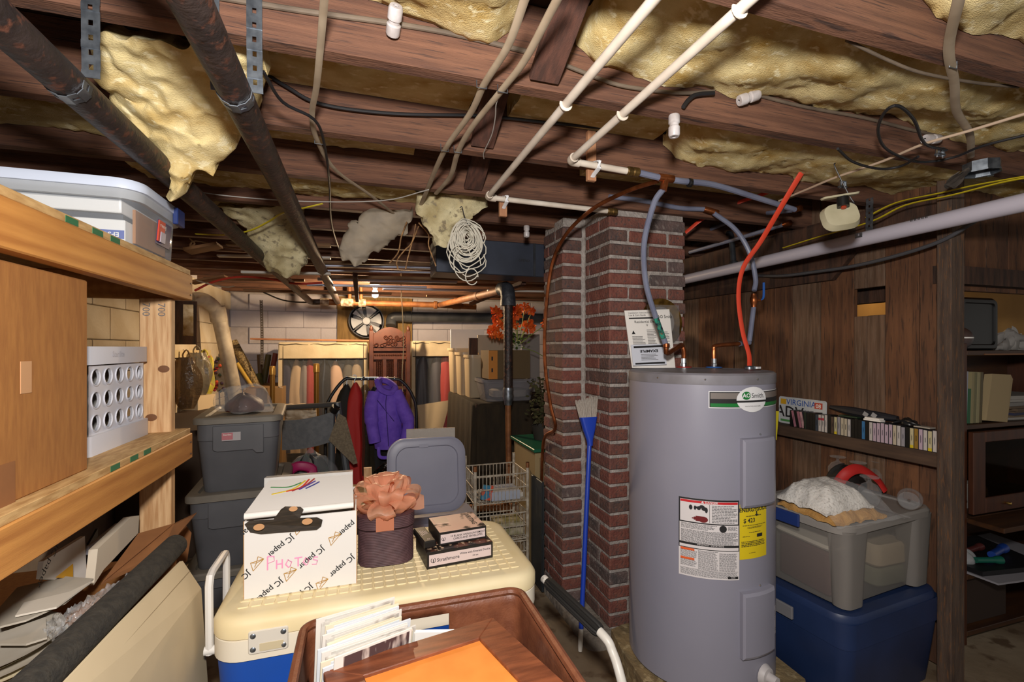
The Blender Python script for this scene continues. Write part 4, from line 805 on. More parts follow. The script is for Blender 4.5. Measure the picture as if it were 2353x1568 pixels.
# ================================================================== wooden shelf on the left and what it holds
XF = -.565; YE = 1.92; ZU, ZL = EYE + .272, EYE - .280
sh = thing('wooden_shelf', 'rough pine storage shelf with two decks along the left wall', 'shelf', (-.9, 1.1, 0))
pineb = M('pine_board', '#a56a30', .6, c2='#c48945', ns=4, stretch=(16, 1.2, 16), bump=.1, bs=40, sharp=(.35, .95), wave=.55)
grn = M('green_paint', '#2f6a45', .7)
for z, nm in ((ZU, 'upper'), (ZL, 'lower')):
    obj('front_beam', MB().bb((XF - .038, .2, z - .106), (XF, YE, z - .018)), pineb, sh, smooth=False, bevel=.003)
    obj('back_beam', MB().bb((-1.34, .2, z - .106), (-1.302, YE, z - .018)), pineb, sh, smooth=False, bevel=.003)
    obj('end_beam', MB().bb((-1.30, YE - .04, z - .106), (XF - .04, YE - .002, z - .018)), pineb, sh, smooth=False, bevel=.003)
    dk = obj('deck', MB().bb((-1.34, .2, z - .018), (XF - .004, YE - .01, z)), ply, sh, smooth=False, bevel=.001)
    for y in ((1.18, 1.28, 1.36) if nm == 'upper' else (1.36, 1.46, 1.54)):
        obj('green_mark', MB().bb((XF - .005, y, z - .0165), (XF - .0032, y + .045, z - .003)), grn, dk, smooth=False)
    for y in (YE - .02,):
        for q in (.03, .07): obj('nail', MB().cyl((XF - .001, y, z - .018 - q), (XF + .002, y, z - .018 - q), .003, 8), gd, sh)
po = obj('post', MB().bb((-.694, 1.842, 0), (-.604, 1.879, ZU - .107)), pine_up, sh, smooth=False, bevel=.003)
obj('post', MB().bb((-1.30, 1.842, 0), (-1.21, 1.879, ZU - .107)), pine_up, sh, smooth=False, bevel=.003)
obj('post', MB().bb((-.694, .25, 0), (-.604, .288, ZU - .107)), pine_up, sh, smooth=False, bevel=.003)
obj('stamped_number', text_mb('700', .03, frame((-.632, 1.8415, ZU - .145), (0, 0, -1), (1, 0, 0)), 0), ink_grey, po, smooth=False)
obj('stamped_number', text_mb('700', .03, frame((-.675, 1.8415, ZU - .145), (0, 0, -1), (1, 0, 0)), 0), ink_grey, po, smooth=False)
for zz, xx in ((1.28, -.625), (1.12, -.66)): obj('knot', MB().lathe([(0, .0006), (.007, .0004), (.012, 0)], V(xx, 1.842, zz), 14, Matrix.Rotation(math.pi / 2, 3, 'X') @ Matrix.Scale(1.4, 3, V(1, 0, 0))), M('knot_wood', '#6e4526', .6), po)
# big carton
bx = thing('cardboard_box', 'tall brown carton on the lower deck of the pine shelf', 'box', (-.83, 1.0, ZL))
b0 = obj('carton', MB().bb((-1.06, .70, ZL), (-.60, 1.33, ZL + .435)), cardboard, bx, smooth=False, bevel=.003)
obj('white_tape', MB().bb((-.6, 1.105, ZL + .195), (-.5988, 1.135, ZL + .255)), M('old_tape', '#b98c64', .5), bx, smooth=False)
obj('brown_tape', MB().bb((-.6, 1.01, ZL + .0), (-.5986, 1.09, ZL + .075)), cardboard_dk, bx, smooth=False)
# white crate with round holes
ck = thing('plastic_crate', 'white plastic crate with rows of round holes on the lower deck', 'crate', (-.83, 1.645, ZL))
wpl = M('crate_white', '#d3d4dc', .4)
def holed(mb, o, ax, ay, an, cols, rows, cw, chh, r, n=16):
    for i in range(cols):
        for j in range(rows):
            c = Vector(o) + ax * (cw * (i + .5)) + ay * (chh * (j + .5)); k0 = len(mb.v); vs = []; fs = []
            sq = []
            for k in range(n):
                a = 2 * math.pi * k / n; x, y = math.cos(a), math.sin(a); s = 1 / max(abs(x), abs(y)); sq.append((x * s * cw / 2, y * s * chh / 2, x * r, y * r))
            for x, y, u, v in sq: vs += [c + ax * x + ay * y, c + ax * u + ay * v, c + ax * u + ay * v - an * .006, c + ax * u * 1.12 + ay * v * 1.12 + an * .003, c + ax * u + ay * v + an * .003]
            for k in range(n):
                a, b = 5 * k, 5 * ((k + 1) % n); fs += [(a, b, b + 1, a + 1), (a + 1, b + 1, b + 2, a + 2), (a + 3, b + 3, b + 4, a + 4), (a + 4, b + 4, b + 2, a + 2)]
            mb.add(vs, fs)
cx0, cx1, cy0, cy1 = -1.01, -.668, 1.475, 1.815
for o, ax, an in (((cx1, cy0 + .01, ZL + .052), YA, XA), ((cx0 + .01, cy0, ZL + .052), XA, -YA), ((cx0, cy1 - .01, ZL + .052), -YA, -XA), ((cx1 - .01, cy1, ZL + .052), -XA, YA)):
    m = MB(); L = .32 if ax in (YA, -YA) else .322; holed(m, o, ax, ZA, an, 5, 3, L / 5, .0603, .0215); obj('hole_panel', m, wpl, ck, ang=30)
def ringbox(z0, z1, g0, t): 
    m = MB(); w_, d_ = cx1 - cx0 + 2 * g0, cy1 - cy0 + 2 * g0; c = ((cx0 + cx1) / 2, (cy0 + cy1) / 2, 0)
    return m.loft([(z0, w_ - 2 * t, d_ - 2 * t, .012), (z0, w_, d_, .015), (z1, w_, d_, .015), (z1, w_ - 2 * t, d_ - 2 * t, .012), (z0, w_ - 2 * t, d_ - 2 * t, .012)], c, 3, False, False)
rim = obj('rim', ringbox(ZL + .236, ZL + .284, .008, .014), wpl, ck); obj('base_flange', ringbox(ZL, ZL + .052, .010, .02), wpl, ck)
obj('floor_pan', MB().bb((cx0, cy0, ZL + .001), (cx1, cy1, ZL + .006)), wpl, ck)
obj('maker_mark', text_mb('Sterilite', .022, frame((cx1 + .0095, 1.62, ZL + .262), YA, ZA), .0003), M('crate_shade', '#b9bac4', .4), rim, smooth=False)
for i, (c, lab) in enumerate((('#4a4a50', 'dark folder standing in the white crate nearest the carton'), ('#8d8a86', 'grey folder standing in the middle of the white crate'), ('#6a5c4a', 'brown folder standing in the white crate nearest the post'))):
    one('folder', MB().box((-.845, 1.54 + .1 * i, ZL + .125), (.28, .02, .235)), M('folder%d' % i, c, .7), lab, 'folder', smooth=False)
# clear lidded bin on the upper deck, full of boxes
bn = thing('storage_bin', 'clear lidded storage bin holding white boxes on the upper deck', 'bin', (-.90, 1.615, ZU))
cl = clear('bin_clear', '#f2f5f8', .10, .1); bw, bd = .70, .325
bc = (-.905, 1.615, ZU)
obj('tub', MB().loft([(.0, bw - .03, bd - .03, .04), (.004, bw - .025, bd - .025, .04), (.135, bw - .01, bd - .01, .05)], bc, 6, True, False), cl, bn)
obj('tub_rim', MB().loft([(.112, bw - .012, bd - .012, .05), (.112, bw + .012, bd + .012, .055), (.138, bw + .012, bd + .012, .055), (.138, bw - .01, bd - .01, .05)], bc, 6, False, False), clear('bin_rim', '#dfe6ee', .35, .2), bn)
obj('lid', MB().loft([(.136, bw + .028, bd + .028, .06), (.150, bw + .03, bd + .03, .06), (.162, bw + .02, bd + .02, .058), (.166, bw - .02, bd - .02, .05), (.158, bw - .06, bd - .06, .05)], bc, 6), M('lid_frost', '#c9d2e4', .35), bn)
navy = M('navy_plastic', '#20336b', .4)
obj('latch', MB().box((-.905 + bw / 2 + .018, 1.70, ZU + .13), (.014, .06, .05)), navy, bn, bevel=.002)
obj('latch', MB().box((-.905 - bw / 2 - .018, 1.62, ZU + .13), (.014, .06, .05)), navy, bn, bevel=.002)
lx = -.905 + bw / 2 - .008
hl = obj('maker_sticker', MB().poly3([V(lx, 1.60, ZU + .03), V(lx, 1.70, ZU + .03), V(lx + .006, 1.70, ZU + .10), V(lx + .006, 1.60, ZU + .10)], .001), M('sticker_navy', '#2b2c5c', .5), bn, smooth=False)
obj('sticker_band', MB().box((lx + .006, 1.623, ZU + .068), (.004, .042, .06), Matrix.Rotation(.085, 3, 'Y')), M('sticker_red', '#c33a20', .5), hl, smooth=False)
obj('sticker_photo', MB().box((lx + .0065, 1.632, ZU + .052), (.004, .034, .03), Matrix.Rotation(.085, 3, 'Y')), M('sticker_photo', '#a9a4b4', .5), hl, smooth=False)
obj('lettering', text_mb('Hefty', .020, frame((lx + .0098, 1.628, ZU + .086), YA, (-.08, 0, 1)), .0003), paper_w, hl, smooth=False)
zb = ZU + .006
e1_ = thing('paper_box', 'white box with upside-down blue lettering inside the clear bin', 'box', (-.93, 1.50, zb))
obj('box_body', MB().bb((-1.17, 1.485, zb), (-.590, 1.66, zb + .058)), paper_w, e1_, smooth=False, bevel=.002)
obj('blue_patch', MB().bb((-.665, 1.4838, zb + .008), (-.5915, 1.4848, zb + .030)), M('epson_blue', '#3a55a8', .5), e1_, smooth=False)
obj('lettering', text_mb('EPSON', .017, frame((-.628, 1.4832, zb + .019), (-1, 0, 0), (0, 0, -1)), .0004), paper_w, e1_, smooth=False)
obj('lettering', text_mb('PROFESSIONAL', .016, frame((-.74, 1.4832, zb + .019), (-1, 0, 0), (0, 0, -1))), M('epson_pale', '#9fb0d6', .5), e1_, smooth=False)
one('paper_box', MB().bb((-1.19, 1.50, zb + .06), (-.60, 1.70, zb + .075)), M('dark_box', '#3c4048', .6), 'dark flat box lying on the white box inside the clear bin', 'box', smooth=False)
one('paper_stack', MB().bb((-1.19, 1.49, zb + .077), (-.60, 1.72, zb + .112)), paper_w, 'white flat box on top of the pile inside the clear bin', 'box', smooth=False, bevel=.002)
one('cardboard_sheet', MB().bb((-.587, 1.52, zb + .004), (-.580, 1.72, zb + .095)), M('orange_card', '#a8703c', .8), 'brown cardboard panel standing at the end inside the clear bin', 'cardboard', smooth=False)
# ------------------------------------------------------------------ the heap under the lower deck
hp = thing('cardboard_box', 'low brown carton under the shelf carrying the paper plates', 'box', (-.9, 1.2, 0))
obj('carton', MB().bb((-1.25, .55, 0), (-.60, 1.80, EYE - .675)), cardboard, hp, smooth=False, bevel=.003)
obj('flap', MB().poly3([V(-.60, .7, EYE - .675), V(-.60, 1.35, EYE - .675), V(-.545, 1.30, EYE - .625), V(-.545, .75, EYE - .625)], .004), cardboard, hp, smooth=False)
zt = EYE - .674; random.seed(21)
card = M('grey_card', '#b9b1a4', .8, c2='#a69d8e', ns=9); cream = M('cream_card', '#d6c9a8', .75)
for i in range(7):
    one('paper_plate', MB().lathe([(0, .0), (.105, .0), (.125, .007), (.128, .009), (.105, .004), (0, .004)], (-.735 + random.uniform(-.012, .012), 1.24 + random.uniform(-.015, .015), zt + .011 * i), 36), cream if i % 2 else card, 'cream paper plate in the loose stack under the shelf, %s from the bottom' % WORDS[i], 'plate', 'paper plates under the shelf')
def sheet(name, label, cat, pts, th, m, group=None): return one(name, MB().poly3(pts, th), m, label, cat, group, smooth=False)
def hp_(x, y, h): return PZ(x, y, EYE + h)
for lab, pts, h, m in (('grey mottled board lying on top of the paper plates', [(0, 1395), (40, 1350), (150, 1325), (215, 1330), (150, 1385), (60, 1425), (0, 1440)], -.572, card), ('torn pale board lying across the paper plates', [(35, 1415), (55, 1385), (160, 1360), (212, 1335), (130, 1395)], -.564, M('pale_board', '#cdc4b6', .8)), ('torn grey board sticking out in front of the paper plates', [(0, 1480), (0, 1455), (105, 1418), (108, 1465), (60, 1480)], -.585, card)):
    P = [hp_(x, y, h) for x, y in pts]; sheet('board_scrap', lab, 'board', P, .004, m, 'board scraps under the shelf')
# bubble wrap
t = one('bubble_wrap', MB().grid(lambda u, v: hp_(90 + 210 * u + 25 * v, 1438 - 120 * u + 42 * v, -.60 + .045 * math.sin(u * 3) + .02 * nz((u * 9, v * 6, 0), 1, 8)) + V(0, 0, .016 * nz((u * 24, v * 10, 0), 1, 9)), 46, 16), clear('wrap_clear', '#ffffff', .2, .1, bump=.8), 'crumpled clear bubble wrap between the paper plates and the foam roll', 'bubble wrap')
# printed paper box and slabs standing behind
jb_ = [PX(x, y, -.72) for x, y in ((95, 1330), (100, 1290), (195, 1232), (200, 1340))]
q = thing('paper_box', 'white printed paper carton standing in the dark under the shelf', 'box', jb_[0])
obj('panel', MB().poly3(jb_, .01), paper_w, q, smooth=False)
mJ = frame(PX(150, 1290, -.70), (0, 1, -.2), (0, .2, 1))
obj('lettering', text_mb('JC paper', .028, frame(PX(110, 1300, -.708), (0, -.7, -.7), (0, .7, -.7)), 0), ink, q, smooth=False)
obj('yellow_patch', MB().poly3([PX(x, y, -.705) for x, y in ((128, 1328), (168, 1296), (168, 1330))], .001), M('patch_yellow', '#d19a25', .6), q, smooth=False)
for i, (lab, pts, X) in enumerate((('white-edged slab leaning in the dark under the shelf', [(216, 1345), (225, 1262), (302, 1188), (320, 1185), (318, 1225), (238, 1310)], -.66), ('thin grey sheet leaning behind the white-edged slab', [(203, 1275), (205, 1255), (270, 1203), (268, 1222)], -.72), ('dark framed panel standing under the shelf behind the slabs', [(205, 1340), (205, 1250), (225, 1215), (226, 1330)], -.76))):
    sheet('leaning_slab', lab, 'slab', [PX(x, y, X) for x, y in pts], .02 if i == 0 else .006, (M('slab_white', '#cfc2ae', .8), M('slab_grey', '#a7a9b4', .7), gd)[i], 'slabs leaning under the shelf')
sheet('cardboard_sheet', 'brown cardboard flap jutting out beside the shelf post', 'cardboard', [PX(232, 1342, -.598), PX(318, 1226, -.598), PX(400, 1203, -.53), PX(452, 1178, -.52), PX(365, 1280, -.52)], .004, cardboard_dk)
sheet('cardboard_sheet', 'curled brown cardboard tab behind the foam roll', 'cardboard', [DP(408, 1230, 1.60), DP(418, 1195, 1.61), DP(440, 1225, 1.64), DP(430, 1290, 1.64), DP(405, 1310, 1.60)], .005, cardboard_dk)
# foam roll and leaning boards
ra, rb_ = V(-.50, .80, EYE - .535), V(-.502, 1.56, EYE - .560)
t = thing('foam_roll', 'black foam roll lying along the front of the shelf', 'roll', ra)
obj('roll', MB().tube([ra, rb_], .030, 20, caps=False), M('foam_black', '#22201c', .95, c2='#35312a', ns=50, bump=.6, bs=120), t)
obj('inner_wrap', MB().tube([ra, rb_ - V(0, .004, 0)], .018, 16), MC['foam_black'], t)
sheet('cardboard_sheet', 'tall cardboard sheet standing under the foam roll', 'cardboard', [V(-.535, .78, 0), V(-.535, 1.54, 0), V(-.522, 1.54, EYE - .592), V(-.522, .78, EYE - .568)], .03, cardboard)
bd_ = [[V(-.478, .74, EYE - .55), V(-.468, 1.512, EYE - .588)], [V(-.455, .74, EYE - .66), V(-.436, 1.555, EYE - .69)], [V(-.43, .72, .02), V(-.412, 1.60, .02)]]
t = thing('mat_board', 'large cream portfolio board leaning between the shelf and the cooler', 'board', (-.44, 1.15, 0))
mbd = M('portfolio_cream', '#d8c5a2', .75, c2='#cebb98', ns=4)
g_ = MB(); vs = [p for r in bd_ for p in r]; g_.add(vs + [p + V(-.008, 0, 0) for p in vs], [(0, 1, 3, 2), (2, 3, 5, 4), (6, 8, 9, 7), (8, 10, 11, 9), (0, 6, 7, 1), (4, 5, 11, 10), (0, 2, 8, 6), (2, 4, 10, 8), (1, 7, 9, 3), (3, 9, 11, 5)])
obj('cover', g_, mbd, t, smooth=False)
obj('crease', MB().tube([bd_[0][0].lerp(bd_[1][0], .35) + V(.001, 0, 0), bd_[0][1].lerp(bd_[1][1], .35) + V(.001, 0, 0)], .0009, 5), M('crease', '#8f7d5f', .8), t)
# ================================================================== cooler and the boxes on it
ZK = .63; kx, ky, kw, kd = .085, 1.67, .94, .52
co = thing('cooler', 'large blue cooler with a cream gridded lid in the foreground', 'cooler', (kx, ky, 0))
kc = (kx, ky, 0)
obj('body', MB().loft([(0, kw - .10, kd - .10, .07), (.015, kw - .075, kd - .075, .08), (ZK - .118, kw - .012, kd - .012, .08)], kc, 8), M('cooler_blue', '#1450b8', .42, c2='#184fae', ns=5), co)
creamc = M('cooler_cream', '#ecdcb4', .5, c2='#e4d1a2', ns=6); whitec = M('cooler_white', '#e8dfcc', .5)
obj('upper_band', MB().loft([(ZK - .118, kw - .016, kd - .016, .08), (ZK - .116, kw, kd, .085), (ZK - .062, kw, kd, .085), (ZK - .060, kw - .01, kd - .01, .08)], kc, 8), whitec, co)
ld = obj('lid', MB().loft([(ZK - .059, kw - .004, kd - .004, .085), (ZK - .056, kw + .004, kd + .004, .088), (ZK - .024, kw + .004, kd + .004, .088), (ZK - .010, kw - .012, kd - .012, .082), (ZK - .003, kw - .035, kd - .035, .07), (ZK - .002, kw - .06, kd - .06, .06)], kc, 8), creamc, co)
nx, ny = 25, 12; px_, py_ = (kw - .11) / nx, (kd - .11) / ny
pad = obj('grip_tread', MB().loft([(0, px_ - .004, py_ - .004, .003), (.0045, px_ - .007, py_ - .007, .003)], (0, 0, 0), 1), creamc, ld, world=False)
inv = wmat(ld).inverted()
tiled(pad, ld, [inv @ Matrix.Translation((kx - kw / 2 + .055 + px_ * (i + .5), ky - kd / 2 + .055 + py_ * (j + .5), ZK - .0035)) for j in range(ny) for i in range(nx)], 'grip_tread')
ZT = ZK + .0014
# hinge plate on the front
hgp = PY(617, 1471, ky - kd / 2 - .002); hg = obj('hinge', MB().loft([(0, .098, .062, .006), (.004, .094, .058, .006)], (0, 0, 0), 3).xf(frame(hgp, XA, ZA)), M('hinge_white', '#d8d2c6', .45), co)
obj('hinge_band', MB().loft([(0, .06, .022, .003), (.0055, .058, .02, .003)], (0, 0, 0), 2).xf(frame(hgp + V(.008, 0, -.014), XA, ZA)), M('hinge_tape', '#cbbd9c', .6), hg)
for sx in (-1, 1):
    for sz in (-1, 1):
        obj('screw', MB().lathe([(0, .006), (.005, .0055), (.0075, .004), (.008, .003)], (0, 0, 0), 12).xf(frame(hgp + V(.037 * sx, 0, .018 * sz), XA, ZA)), steel, hg)
# bail handle standing up on the left end
hx = kx - kw / 2 - .016
obj('bail_handle', MB().tube([V(hx, 1.50, ZK - .13), V(hx, 1.495, ZK + .06), V(hx, 1.505, ZK + .082), V(hx, 1.525, ZK + .087), V(hx, 1.645, ZK + .087), V(hx, 1.665, ZK + .08), V(hx, 1.672, ZK + .06), V(hx, 1.67, ZK - .13)], .0105, 8), M('handle_white', '#dcd9d4', .45), co)
for y in (1.50, 1.67): obj('pivot', MB().cyl((hx - .012, y, ZK - .12), (hx + .02, y, ZK - .12), .012, 12), MC['handle_white'], co)
# wheel peeking out at the right
obj('wheel', MB().lathe([(0, -.02), (.06, -.02), (.075, -.012), (.075, .012), (.06, .02), (0, .02)], (kx + kw / 2 - .015, ky - .10, .0755), 24, Matrix.Rotation(math.pi / 2, 3, 'Y')), MC['handle_white'], co)
# push handle beside the cooler
h0, h1 = DP(1258, 1338, 1.62), DP(1378, 1452, 1.42)
t = thing('push_handle', 'white tubular handle with a black ribbed grip beside the cooler', 'handle', (.74, 1.1, 0))
tubew = M('tube_white', '#d9d4cb', .4)
obj('tube', MB().tube(cr([h0 + (h0 - h1).normalized() * .01, h0, h1, DP(1408, 1500, 1.38), DP(1432, 1580, 1.33), V(.735, 1.12, .2), V(.735, 1.11, .0)], 6), .0135, 14), tubew, t)
u = (h1 - h0); gm = MB(); n = 18
gr_ = MB().tube([h0, h0.lerp(h1, .05), h0.lerp(h1, .5), h0.lerp(h1, .95), h1], [.017, .0205, .0215, .0215, .018], 26)
for i, p in enumerate(gr_.v):
    if (i % 26) % 2: 
        k = i // 26; c = [h0, h0.lerp(h1, .05), h0.lerp(h1, .5), h0.lerp(h1, .95), h1][k]; p -= (p - c) * .16
obj('grip', gr_, M('grip_black', '#1b1a19', .6), t, ang=15)
# ------------------------------------------------------------------ paper carton with clip, pads and lettering
jx0, jx1, jy0, jy1, jz = -.318, -.014, 1.512, 1.775, ZT + .222
jc = thing('paper_carton', 'white paper-company carton marked PHOTOS in pink standing on the cooler', 'box', ((jx0 + jx1) / 2, (jy0 + jy1) / 2, ZT))
kw_ = M('carton_white', '#e3e0dc', .6); kin = M('carton_inside', '#b98f62', .85)
fr = obj('front_panel', MB().bb((jx0, jy0, ZT), (jx1, jy0 + .004, jz)), kw_, jc, smooth=False)
obj('back_panel', MB().bb((jx0, jy1 - .004, ZT), (jx1, jy1, jz)), kw_, jc, smooth=False)
for x in (jx0, jx1 - .004): obj('side_panel', MB().bb((x, jy0 + .004, ZT), (x + .004, jy1 - .004, jz + .0)), kw_, jc, smooth=False)
for x in (jx0 - .002, jx1): obj('cut_edge', MB().bb((x, jy0 + .0, jz - .222), (x + .002, jy0 + .008, jz)), kin, jc, smooth=False)
obj('bottom_panel', MB().bb((jx0 + .004, jy0 + .004, ZT), (jx1 - .004, jy1 - .004, ZT + .004)), kin, jc, smooth=False)
yf = jy0 - .0006; ang = math.radians(218)
def jt(t, x, y, size=.0235, m=ink, a=ang, b=.0003): p = PY(x, y, yf); obj('printed_name', text_mb(t, size, frame(p, (math.cos(a), 0, math.sin(a)), (-math.sin(a), 0, math.cos(a))), b), m, fr, smooth=False)
for t_, x, y in (('JC paper', 645, 1256), ('JC paper', 716, 1282), ('JC paper', 786, 1301), ('paper', 797, 1215), ('JC paper', 619, 1357), ('JC p', 703, 1357), ('JC', 565, 1322), ('pap', 565, 1222)): jt(t_, x, y)
gld = M('logo_gold', '#b78a34', .5)
def boat(x, y):
    c = PY(x, y, yf); m = MB(); S_ = .019; pts = [(-.9, .35), (.9, .75), (-.55, -.9), (-.9, .35), (-.1, .25), (.9, .75), (.1, 1.2), (-.1, .25), (-.35, -.35)]
    P = [c + V(a * S_, -.0004, b * S_) for a, b in pts]
    for i in range(len(P) - 1): m.tube([P[i], P[i + 1]], .0009, 4)
    obj('printed_logo', m, gld, fr)
for x, y in ((591, 1298), (667, 1322), (740, 1344), (769, 1240), (690, 1216)): boat(x, y)
pink = M('pink_marker', '#f09ac0', .6)
pc = PY(672, 1292, yf - .0004); m = MB(); sz = .033
glyph = {'P': [[(0, 0), (0, 1.2)], [(0, 1.2), (.5, 1.15), (.55, .75), (.05, .6)]], 'H': [[(0, 0), (0, .8)], [(.45, 0), (.45, .8)], [(0, .4), (.45, .42)]], 'O': [[(.25, 0), (0, .3), (.2, .7), (.5, .45), (.35, .05), (.25, 0)]], 'T': [[(.3, 0), (.3, .75)], [(0, .75), (.65, .78)]], 'S': [[(.5, .6), (.2, .65), (.1, .45), (.45, .3), (.4, 0), (0, .02)]]}
xx = -2.0
for chx in 'PHOTOS':
    for stx in glyph[chx]: m.tube([pc + V((xx + a) * sz, 0, (b - .45) * sz) for a, b in stx], .0021, 5, flat=.3, up=V(1, .01, .2))
    xx += .72
obj('handwriting', m, pink, fr)
# black clip bridging the front edge
kl = M('clip_black', '#262019', .6, c2='#3a3026', ns=30, stretch=(1, 1, 8)); yc = jy0 - .003
cp = [(562, 1206), (572, 1198), (628, 1195), (645, 1172), (655, 1165), (690, 1166), (697, 1172), (688, 1192), (728, 1190), (741, 1196), (738, 1210), (728, 1218), (600, 1228), (575, 1224)]
t = thing('binder_clip', 'black paper clip with three round holes gripping the carton front edge', 'clip', PY(650, 1225, yc))
obj('clip_plate', MB().poly3([PY(x, y, yc - (.012 if y < 1195 else .004)) for x, y in cp], .004), kl, t, smooth=False)
for x, y, r in ((595, 1212, .0125), (706, 1199, .0125), (674, 1170, .010)): p = PY(x, y, yc - .018); obj('cork_dot', MB().lathe([(0, .001), (r, .001), (r, -.001)], (0, 0, 0), 20).xf(frame(p, XA, V(0, .3, 1)) @ Matrix.Diagonal((1.15, .7, 1, 1))), M('cork', '#b88a5e', .8), t)
# sketch pad with a rainbow scribble, resting across the carton top
za = jz + .004
pq = [V(-.285, 1.70, za + .052), V(-.028, 1.695, za + .052), V(-.022, 1.522, za + .010), V(-.318, 1.518, za + .008)]
sp = thing('sketch_pad', 'white pad with a rainbow scribble lying across the top of the carton', 'pad', pq[3])
obj('pages', MB().poly3([pq[3], pq[2], pq[1], pq[0]], .010), paper_w, sp, smooth=False)
obj('roll_edge', MB().tube([pq[3] + V(0, -.002, .002), pq[2] + V(0, -.002, .002)], .0095, 12), paper_w, sp)
fq = quadmap(pq, .0112 if True else 0)
nrm = (pq[2] - pq[3]).cross(pq[0] - pq[3]).normalized() * .0112
def pm(u, v): return (pq[3].lerp(pq[2], u)).lerp(pq[0].lerp(pq[1], u), v) + nrm
for c, pts in (('#3f8a4d', [(.10, .74), (.30, .70), (.42, .82)]), ('#e2c52c', [(.16, .50), (.36, .62), (.46, .88)]), ('#d8402c', [(.30, .55), (.44, .66), (.50, .92)]), ('#a83a3a', [(.36, .55), (.48, .70), (.56, .93)]), ('#5a3f9a', [(.43, .58), (.50, .70), (.58, .84)]), ('#3b3f8c', [(.50, .60), (.57, .70), (.63, .80)])):
    obj('scribble', MB().tube(cr([pm(a - .02, b) for a, b in pts], 5), .0032, 6, flat=.3, up=V(1, 0, 0)), M('scrib' + c, c, .6), sp)
one('paper_pack', MB().box((-.165, 1.735, za + .01), (.275, .05, .105), Matrix.Rotation(-.12, 3, 'X')), clear('pack_film', '#ffffff', .75, .15, body='#dcdad6', bump=.3), 'plastic-wrapped paper pack standing at the back of the carton', 'paper', smooth=False)
# ------------------------------------------------------------------ ribbed gift box with a bow
gx_, gy_, gw, gd_ = .081, 1.683, .182, .17
gb = thing('gift_box', 'ribbed brown eight-sided box tied with a peach bow on the cooler', 'box', (gx_, gy_, ZT))
ribm = M('ribbed_brown', '#4a3236', .6, c2='#5a3f42', ns=30); secs = []
for i in range(23): z = .0052 * i; secs += [(z, gw - .004, gd_ - .004, .048), (z + .0026, gw, gd_, .05)]
obj('ribbed_body', MB().loft(secs, (gx_, gy_, ZT), 3), ribm, gb, ang=60)
secs = []
for i in range(8): z = .121 + .0055 * i; secs += [(z, gw + .002, gd_ + .002, .05), (z + .0027, gw + .007, gd_ + .007, .052)]
obj('ribbed_lid', MB().loft(secs + [(.166, gw - .03, gd_ - .03, .04)], (gx_, gy_, ZT), 3), ribm, gb, ang=60)
obj('ribbon_band', MB().bb((gx_ - .035, gy_ - gd_ / 2 - .0055, ZT + .118), (gx_ + .022, gy_ - gd_ / 2 - .0045, ZT + .168)), clear('ribbon_sheer', '#f0b090', .45, .5, body='#e6a07c'), gb)
organza = clear('organza', '#f6c8ac', .42, .45, body='#efb08c'); top = V(gx_, gy_, ZT + .170); random.seed(4)
for i, (a, el, ln, wd_) in enumerate(((-150, 20, .125, .085), (-100, 5, .115, .085), (-60, 15, .115, .085), (-20, 25, .125, .085), (30, 50, .12, .075), (80, 60, .12, .07), (130, 55, .12, .07), (170, 38, .125, .08), (-120, 55, .11, .08), (-40, 60, .115, .075), (100, 78, .105, .07), (-80, 35, .12, .08))):
    A, E = math.radians(a), math.radians(el); d = V(math.cos(A) * math.cos(E), math.sin(A) * math.cos(E), math.sin(E)); s = V(-math.sin(A), math.cos(A), 0); up = s.cross(d)
    if up.z < 0: up = -up
    def lp_(u, v, d=d, s=s, up=up, ln=ln, wd_=wd_, i=i):
        th = 2 * math.pi * (u * .92 + .04); r = ln / 2; c = top + d * r
        wv = .35 + .65 * (1 - math.cos(th)) / 2
        return c - d * (r * math.cos(th)) + up * (r * .42 * math.sin(th)) + s * ((v - .5) * wd_ * wv + .006 * math.sin(u * 11 + i)) + up * (.006 * math.sin(v * 9 + u * 7 + i))
    o = obj('bow_loop', MB().grid(lp_, 22, 6), organza, gb)
for i, (a, ln) in enumerate(((-5, .13), (-165, .11), (-75, .10))):
    A = math.radians(a); d = V(math.cos(A), math.sin(A), .25); s = V(-math.sin(A), math.cos(A), .3)
    obj('bow_tail', MB().grid(lambda u, v: top + d * (ln * u) + s * ((v - .5) * (.02 + .06 * u)) + V(0, 0, .012 * math.sin(u * 6 + v * 4) - .02 * u * u), 10, 6), organza, gb)
obj('bow_knot', MB().lathe([(0, -.012), (.014, -.008), (.018, 0), (.014, .01), (0, .014)], top + V(0, -.01, .012), 12), organza, gb)
